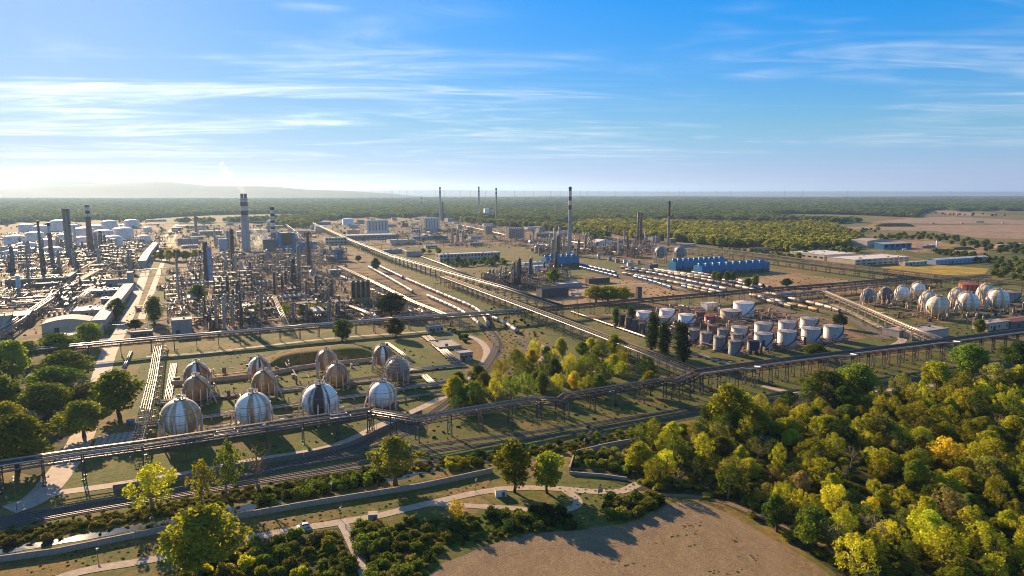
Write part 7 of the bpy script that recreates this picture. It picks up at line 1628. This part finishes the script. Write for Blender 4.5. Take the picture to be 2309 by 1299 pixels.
# scrub dotted over the rough grass between the units
src_c = src_s
SC = [[(1080, 740), (1160, 730), (1260, 790), (1240, 840), (1130, 880), (1090, 900), (1130, 800)], [(880, 585), (1000, 640), (1110, 690), (1180, 690), (1060, 640), (900, 575)], [(1260, 640), (1430, 632), (1620, 668), (1500, 676), (1340, 690)], [(1640, 640), (1860, 625), (2000, 645), (1850, 662), (1720, 672)], [(900, 960), (1150, 900), (1560, 850), (2309, 770), (2309, 830), (1740, 915), (1300, 985), (1000, 1010)], [(1900, 700), (2100, 730), (2309, 735), (2150, 765), (1990, 770)], [(330, 1010), (600, 1050), (820, 985), (960, 910), (1040, 850), (900, 775), (520, 790)], [(1290, 690), (1460, 684), (1720, 686), (1900, 722), (1960, 760), (1700, 822), (1400, 740)], [(0, 1195), (560, 1095), (1120, 1015), (1120, 1050), (500, 1165), (0, 1240)], [(0, 760), (300, 745), (330, 700), (100, 700)], [(1000, 600), (1240, 600), (1300, 640), (1180, 660), (1060, 630)], [(0, 700), (330, 700), (450, 735), (780, 722), (760, 640), (450, 620), (0, 640)], [(820, 556), (930, 568), (1000, 598), (955, 612), (850, 585)]]
pp = np.concatenate([np.array(scatter(pl, md_, 60 + i, 170, 1.5)) for i, (pl, md_) in enumerate(zip(SC, (5, 9, 9, 11, 5, 6, 4, 5, 4, 8, 9, 9, 8)))])
forest("scrub", "low weeds and scrub dotted over the rough grass of the works", pp, np.c_[g.uniform(.12, .45, (len(pp), 2)), g.uniform(.08, .28, len(pp))], src_c, (.11, .11, .026))
wp = []
for (cx, cy, rx, ry, n_) in ((1560, 1188, 30, 12, 60), (1524, 1210, 14, 6, 22), (1660, 1222, 20, 9, 26), (1560, 1235, 40, 8, 26), (1400, 1275, 60, 10, 30), (1700, 1260, 40, 14, 24), (1480, 1225, 20, 6, 14), (1620, 1290, 60, 10, 24)):
    for k in range(n_ // 3): p = G(cx + g.normal() * rx * .5, cy + g.normal() * ry * .5); wp.append((p.x, p.y))
wp = np.array(wp); forest("weeds", "patches of low green weeds on the bare brown field", wp, np.c_[g.uniform(.1, .3, (len(wp), 2)), g.uniform(.015, .04, len(wp))], src_s, (.17, .165, .06))
BK = [[(0, 1205), (200, 1170), (420, 1130), (580, 1100), (580, 1122), (420, 1156), (200, 1196), (0, 1232)], [(580, 1100), (860, 1056), (1100, 1030), (1200, 1012), (1500, 962), (1500, 978), (1200, 1030), (1060, 1046), (860, 1080), (600, 1130)]]
pp = np.concatenate([np.array(scatter(pl, 1.5, 80 + i, 700, 0)) for i, pl in enumerate(BK)]); forest("bank_growth", "tangled low growth along the canal bank", pp, np.c_[g.uniform(.25, .6, (len(pp), 2)), g.uniform(.12, .5, len(pp))], src_s, (.15, .145, .03))
GT = [[(900, 960), (1150, 900), (1560, 850), (2309, 770), (2309, 830), (1740, 915), (1300, 985), (1000, 1010), (800, 1040)], [(0, 1262), (500, 1188), (1110, 1078), (1100, 1100), (620, 1198), (300, 1258), (60, 1300)], [(300, 850), (340, 790), (720, 770), (1020, 800), (960, 910), (600, 1050), (330, 1010)], [(1080, 740), (1260, 790), (1130, 880), (1090, 900), (1130, 800)], [(1260, 1100), (1440, 1085), (1350, 1150), (1330, 1188), (1200, 1195), (1300, 1160)]]
pp = np.concatenate([np.array(scatter(pl, 2.3, 85 + i, 620, 1.2)) for i, pl in enumerate(GT)]); forest("grass_tufts", "tufts of dry grass on the verges and banks", pp, np.c_[g.uniform(.08, .26, (len(pp), 2)), g.uniform(.03, .12, len(pp))], src_s, (.20, .155, .045))
# look-alikes of one group are told apart by their order in the picture
byl = {}
for o in COL.objects:
    if o.parent is None and o.get("category") in ("tree", "shrub"): byl.setdefault(o["label"], []).append(o)
for lb, lst in byl.items():
    if len(lst) > 1:
        lst.sort(key=lambda o: PX(o.location.x, o.location.y)[0])
        for i, o in enumerate(lst): o["label"] = "%s, %s from the left" % (lb, ordn(i))
# ---------------------------------------------------------------- small things
mat("car_white", (.80, .79, .77), (.76, .75, .73), rough=.2, scale=.2, fine=.02)
mat("lamp_red", (.35, .02, .02), rough=.3); mat("lamp_clear", (.8, .8, .78), rough=.15)
def car(label, p, rz):
    o = thing("car", label, "car", p, rz); L, Wd = 4.3, 1.8
    prof = [(-2.15, .45), (-2.12, .85), (-1.95, 1.0), (-1.2, 1.05), (-.95, 1.08), (1.15, 1.0), (2.0, .86), (2.15, .65), (2.15, .38), (-2.1, .35)]
    mb = MB(); n = len(prof); vs = [(x, y, z) for y in (-Wd / 2, Wd / 2) for x, z in prof]
    mb.add(vs, [tuple(range(n))[::-1], tuple(range(n, 2 * n))] + [(i, (i + 1) % n, n + (i + 1) % n, n + i) for i in range(n)]); mb.build("body", "car_white", o)
    cab = [(-1.95, 1.0), (-1.6, 1.5), (-.2, 1.58), (.35, 1.5), (1.15, 1.02)]; m = len(cab); mb = MB()
    vs = [(x, y, z) for y, k in ((-.82, 0), (.82, 0)) for x, z in cab]; vs = [(x, y * (.86 if z > 1.3 else 1), z) for x, y, z in vs]
    mb.add(vs, [tuple(range(m))[::-1], tuple(range(m, 2 * m))] + [(i, i + 1, m + i + 1, m + i) for i in range(m - 1)]); mb.build("windows", "glass", o)
    mb = MB(); mb.add([(-1.62, -.7, 1.51), (-.2, -.71, 1.6), (.36, -.7, 1.51), (.36, .7, 1.51), (-.2, .71, 1.6), (-1.62, .7, 1.51)], ((0, 1, 4, 5), (1, 2, 3, 4)))
    for s in (-1, 1):
        for a, b in (((1.15, .84 * s, 1.02), (.36, .72 * s, 1.5)), ((-1.95, .84 * s, 1.0), (-1.6, .72 * s, 1.5)), ((-.35, .84 * s, 1.04), (-.35, .72 * s, 1.56))): mb.beam(a, b, .1)
    mb.build("roof", "car_white", o)
    mb = MB(); mb.tube([(0, -.1, 0), (0, .1, 0)], .33, 14); wm_ = mb.mesh("wheel", "tyre"); mb = MB(); mb.tube([(0, -.12, 0), (0, .12, 0)], .19, 10); rm = mb.mesh("rim", "alu")
    for x in (-1.35, 1.35):
        for y in (-.82, .82): w_ = put("wheel", wm_, o, (x, y, .33)); put("rim", rm, w_)
    for y in (-.62, .62): mb = MB(); mb.box((2.12, y, .62), (.1, .4, .18)); mb.build("headlight", "lamp_clear", o); mb = MB(); mb.box((-2.13, y, .75), (.08, .35, .2)); mb.build("tail_light", "lamp_red", o)
a, b = G(640, 1199), G(740, 1181); d = a - b; p = G(684, 1191); car("white car driving on the gravel bank path", (p.x, p.y, .1), math.atan2(d.y, d.x))
first = [o for o in bpy.data.objects if o.get("category") == "car"][0]
for i, (px, py, rz, lb) in enumerate([(330, 745, 2.0, "car parked on the works road below the upright tree"), (1012, 604, .44, "car parked in front of the office block, left end"), (1040, 603, .44, "car parked in front of the office block, second place"), (1075, 601, .44, "car parked in front of the office block, third place"), (1105, 599, .44, "car parked in front of the office block, right end"), (222, 900, 2.0, "car driving up the works road past the grove"), (1305, 664, .4, "car beside the lorry by the dark shed"), (1990, 570, .3, "car in the recycling yard, left one"), (2020, 569, .3, "car in the recycling yard, middle one"), (2070, 568, .3, "car in the recycling yard, right one"), (1020, 748, .44, "car on the road behind the loading shed"), (1985, 742, 2.2, "car on the curving road by the light pipe bridge")]):
    c = copy_tree(first); A = G(px, py); c.location = (A.x, A.y, .2); c.rotation_euler = (0, 0, rz); c["label"] = "small white " + lb; c["group"] = "parked and passing cars"
mb = MB(); mb.tube([(0, 0, 0), (0, 0, 1)], [.12, .07], 8); pole_m = mb.mesh("pole", "steel_grey")
mb = MB(); mb.tube([(0, 0, -.1), (.3, 0, .35), (1.5, 0, .5)], .05, 5); arm_m = mb.mesh("arm", "steel_grey")
mb = MB(); mb.box((1.75, 0, .42), (.8, .32, .16), 0, 0, .8); head_m = mb.mesh("lamp_head", "white_paint")
def lamp(label, px, yb, yt, two=False, turn=2.2):
    A = G(px, yb); h = height_for(A, yt); o = thing("street_lamp", label, "street lamp", A, turn, "street lamps"); put("pole", pole_m, o, (0, 0, 0), (0, 0, 0), (1, 1, h))
    for k in range(2 if two else 1): put("arm", arm_m, o, (0, 0, h), (0, 0, k * math.pi)); put("lamp_head", head_m, o, (0, 0, h), (0, 0, k * math.pi))
for l in [("street lamp beside the service road fence, nearest the wide bridge", 754, 1036, 983), ("street lamp beside the front bridge above the service road", 850, 994, 957), ("street lamp left of the olive willow by the front bridge", 920, 988, 957), ("street lamp in front of the grove by the rail curve", 1080, 977, 928), ("street lamp below the stepped loop of the front bridge", 1215, 968, 910), ("street lamp in front of the bridge near the poplars' grove", 1380, 938, 887), ("street lamp by the corner where the bridges meet", 1497, 922, 868), ("street lamp at the lower end of the works road", 38, 1152, 1082), ("tall lamp mast beside the lone silver tank", 1916, 752, 688), ("tall lamp mast in front of the tallest white tank", 1670, 738, 660), ("tall lamp mast left of the tank farm by the middle bridge", 1528, 700, 652), ("lamp mast behind the tank farm near the sidings", 1678, 668, 636), ("lamp mast beside the silver tanks", 1793, 785, 738), ("lamp mast on the dark bridge's near side", 2003, 828, 790), ("lamp mast by the wood below the dark bridge", 1706, 905, 850), ("lamp mast beside the sphere tanks of the right group", 2180, 742, 712)]:
    lamp(*l, two=(l[1] == 38))
def gauge_post(label, px, yb, yt):
    A = G(px, yb); h = height_for(A, yt); o = thing("marker_post", label, "post", A, 0, "posts along the flood wall"); put("pole", pole_m, o, (0, 0, 0), (0, 0, 0), (.8, .8, h))
    mb = MB(); mb.box((0, 0, h * .8), (.5, .3, .6)); mb.box((.3, 0, h), (.6, .1, .15)); mb.build("lamp_box", "white_paint", o)
for l in [("post with white box on the canal bank behind the dead branches", 748, 1114, 1088), ("post on the grass bank by the looping path", 1073, 1110, 1079), ("post on the canal bank left of the big yellow-green tree", 340, 1187, 1166), ("post on the grass bank near the bottom left corner", 220, 1256, 1237), ("post on the wall corner by the walled thicket", 1317, 1017, 989), ("post on the grass bank above the white car", 768, 1172, 1142), ("post beside the path above the big tree", 507, 1215, 1162)]: gauge_post(*l)
def kiosk(label, px, py, w, d, h, m):
    A = G(px, py); o = thing("kiosk", label, "kiosk", A, R(10)); mb = MB(); mb.box((0, 0, 0), (w, d, h)); mb.build("wall", m, o); mb = MB(); mb.box((0, 0, h + .01), (w + .3, d + .3, .15)); mb.build("roof", "concrete", o); mb = MB(); mb.box((w * .2, -d / 2 - .02, .1), (.9, .06, h * .75)); mb.build("door", "steel_grey", o)
kiosk("white kiosk under the pair of trees beside the path", 1129, 1117, 4.0, 3.0, 2.5, "white_paint")
kiosk("grey kiosk beside the path next to the small gate", 841, 1174, 3.0, 2.6, 2.6, "grey_clad")
kiosk("white hut with flat roof at the edge of the autumn wood", 1727, 1000, 5.0, 4.0, 2.6, "white_paint")
kiosk("small brown hut among the trees of the rail curve grove", 1337, 848, 5.0, 4.0, 2.8, "concrete_dark")
kiosk("small blue container by the slab yard", 295, 958, 3.0, 2.4, 2.4, "blue_clad")
# gate on the slab path
A = G(780, 1192); B = G(797, 1199); o = thing("gate", "dark iron gate across the slab path", "gate", A); d = B - A
for k in range(2): mb = MB(); mb.beam((0, 0, 0), (0, 0, 1.6), .2); mb.build("post", "steel_dark", o, d * k)
for z in (.5, 1.0, 1.5): mb = MB(); mb.beam(Vector((0, 0, z)), d + Vector((0, 0, z)), .08); mb.build("rail", "steel_dark", o)
# sign board
A = G(1353, 1120); o = thing("sign_board", "grey sign board on two posts by the path fork", "sign", A, R(30))
for x in (-.8, .8): mb = MB(); mb.beam((x, 0, 0), (x, 0, 3.2), .14); mb.build("post", "steel_dark", o)
mb = MB(); mb.box((0, -.1, 1.6), (2.2, .08, 1.6)); mb.build("board", "grey_clad", o)
for px, lb in ((1918, "green road sign gantry over the motorway, left one"), (2210, "green road sign gantry over the motorway, right one")):
    A = G(px, 506); o = thing("sign_gantry", lb, "sign", A)
    for x in (-14, 14): mb = MB(); mb.beam((x, 0, 0), (x, 0, 8), .6); mb.build("post", "steel_grey", o)
    mb = MB(); mb.box((0, 0, 6), (26, .5, 4)); mb.build("board", mat("sign_green", (.02, .25, .10), rough=.5) and "sign_green", o)
mound("sandy heap beside the motorway", G(2010, 510), 140, 60, 10, 0); mound("sandy heap in front of the recycling hall yard", G(2120, 566), 50, 24, 4, 0); mound("pale gravel heap right of the thin white silo", G(2165, 562), 60, 24, 5, .3)
# slab yard: concrete slabs with grass joints
A, B_, C_ = G(196, 1032), G(288, 1018), G(222, 984); o = thing("slab_yard", "yard of worn concrete slabs beside the works road", "paving", A); u, v = (B_ - A), (C_ - A)
for i in range(6):
    for j in range(11):
        rr = random.Random(i * 31 + j); s0 = A + u * (i / 6) + v * (j / 11) - A; mb = MB(); su, sv = u.length / 6 - .25, v.length / 11 - .22
        mb.box((su / 2, sv / 2, .05), (su * rr.uniform(.93, 1), sv * rr.uniform(.9, 1), .12 + rr.uniform(0, .05))); p = mb.build("slab", "concrete" if rr.random() < .6 else "grey_roof", o, s0); p.rotation_euler = (0, 0, math.atan2(u.y, u.x) + rr.uniform(-.02, .02))
for i, (px, py) in enumerate([(150, 1102), (160, 1106), (172, 1108), (142, 1098), (185, 1109), (163, 1098), (176, 1100)]):
    pass
bld("canopy", "pale bright roof among the trees left of the works road", 25, 952, 95, 10, 4, "concrete", "white_roof", door=False)
bld("canopy", "small grey canopy roof in the left grove", 62, 868, 102, 8, 4, "grey_clad", "grey_roof", door=False)
bld("white_hut", "pale roofed shed below the arched hall", 132, 772, 182, 14, 4, "concrete", "cream", door=False)
# parked and moving vehicles seen as small boxes far away are lorries on the motorway
def lorry(label, px, py, rz, m):
    A = G(px, py); o = thing("lorry", label, "lorry", (A.x, A.y, .4), rz, "lorries"); mb = MB(); mb.box((-1.6, 0, 1), (9, 2.5, 2.9)); mb.build("box_body", m, o); mb = MB(); mb.box((4.2, 0, .6), (2.2, 2.4, 2.4), 0, 0, .9); mb.build("cab", "white_paint", o)
    mb = MB(); mb.tube([(0, -1.2, .5), (0, 1.2, .5)], .5, 10); me = mb.mesh("axle", "tyre")
    for x in (-4.5, -3.2, 4): put("axle", me, o, (x, 0, 0))
for i, (px, py, m) in enumerate([(2050, 507, "white_paint"), (2105, 505.8, "grey_clad"), (2170, 505, "white_paint"), (2262, 503.8, "white_paint")]): lorry("lorry on the motorway, %s from the left" % ordn(i), px, py, .1, m)
lorry("white lorry parked beside the dark shed", 1300, 668, GRID, "white_paint"); lorry("lorry parked by the recycling hall", 2040, 566, .4, "white_paint")

# ---------------------------------------------------------------- smoke: thin lumpy volumes
def smoke(name, label, pts, r0, r1, dens, col, seed):
    rr = random.Random(seed); mb = MB(); P_ = smooth_line(pts, 8); n = len(P_); mb.tube(P_, [(r0 + (r1 - r0) * (i / n) ** .8) * (1 + .2 * math.sin(i * 1.7 + seed)) * max(.01, min(1, (n - 1 - i) / 9) ** .6) for i in range(n)], 14)
    o = mb.build(name, []); m = bpy.data.materials.new(name + "_mat"); m.use_nodes = True; t = m.node_tree; t.nodes.remove(t.nodes["Principled BSDF"]); v = t.nodes.new("ShaderNodeVolumePrincipled")
    v.inputs["Color"].default_value = (*col, 1); v.inputs["Anisotropy"].default_value = .5
    g_ = t.nodes.new("ShaderNodeNewGeometry"); nz = t.nodes.new("ShaderNodeTexNoise"); nz.inputs["Scale"].default_value = 2.2 / (r1 + r0); nz.inputs["Detail"].default_value = 4; t.links.new(g_.outputs["Position"], nz.inputs["Vector"])
    mr = t.nodes.new("ShaderNodeMapRange"); mr.inputs[1].default_value = .42; mr.inputs[2].default_value = .7; mr.inputs[4].default_value = dens; t.links.new(nz.outputs[0], mr.inputs[0]); t.links.new(mr.outputs[0], v.inputs["Density"])
    t.links.new(v.outputs[0], t.nodes["Material Output"].inputs["Volume"]); o.data.materials.append(m); tag(o, label, "smoke", kind="stuff")
def sp(px, py, y): # a point of the air above pixel column px at distance y
    u = (px - 1154.5) / FPX; v = -(py - 649.5) / FPX; t = y / (CP + v * SP); return Vector((u * t, y, CAM_H + (-SP + v * CP) * t))
yc = G(556, 566).y
smoke("smoke", "thin brownish smoke drifting from the white twin-flue chimney", [sp(551, 441, yc), sp(543, 424, yc), sp(527, 405, yc), sp(510, 388, yc), sp(497, 362, yc)], 3.0, 12, .016, (.85, .74, .60), 1)
yf = G(404, 682).y
smoke("smoke", "yellowish smoke puffing from the slim flare stack", [sp(400, 564, yf), sp(396, 556, yf), sp(387, 548, yf), sp(375, 540, yf)], 1.2, 8, .10, (.95, .78, .52), 2)
ys_ = G(585, 562).y
smoke("steam", "white steam rising beside the white chimney", [sp(575, 562, ys_), sp(578, 545, ys_), sp(588, 530, ys_), sp(600, 515, ys_)], 10, 22, .014, (.97, .97, .97), 3)
HAZE = 3.8e-5
# ---------------------------------------------------------------- haze
mb = MB(); mb.box((0, 22000, -1.5), (92000, 52000, 462)); hz = mb.build("haze", [])
m = bpy.data.materials.new("haze_mat"); m.use_nodes = True; t = m.node_tree
t.nodes.remove(t.nodes["Principled BSDF"])
pv = t.nodes.new("ShaderNodeVolumePrincipled"); pv.inputs["Color"].default_value = (.45, .69, 1.0, 1); pv.inputs["Density"].default_value = HAZE
pv.inputs["Anisotropy"].default_value = .4
t.links.new(pv.outputs[0], t.nodes["Material Output"].inputs["Volume"])
hz.data.materials.append(m); tag(hz, "pale summer haze over the plain", "haze", kind="stuff")
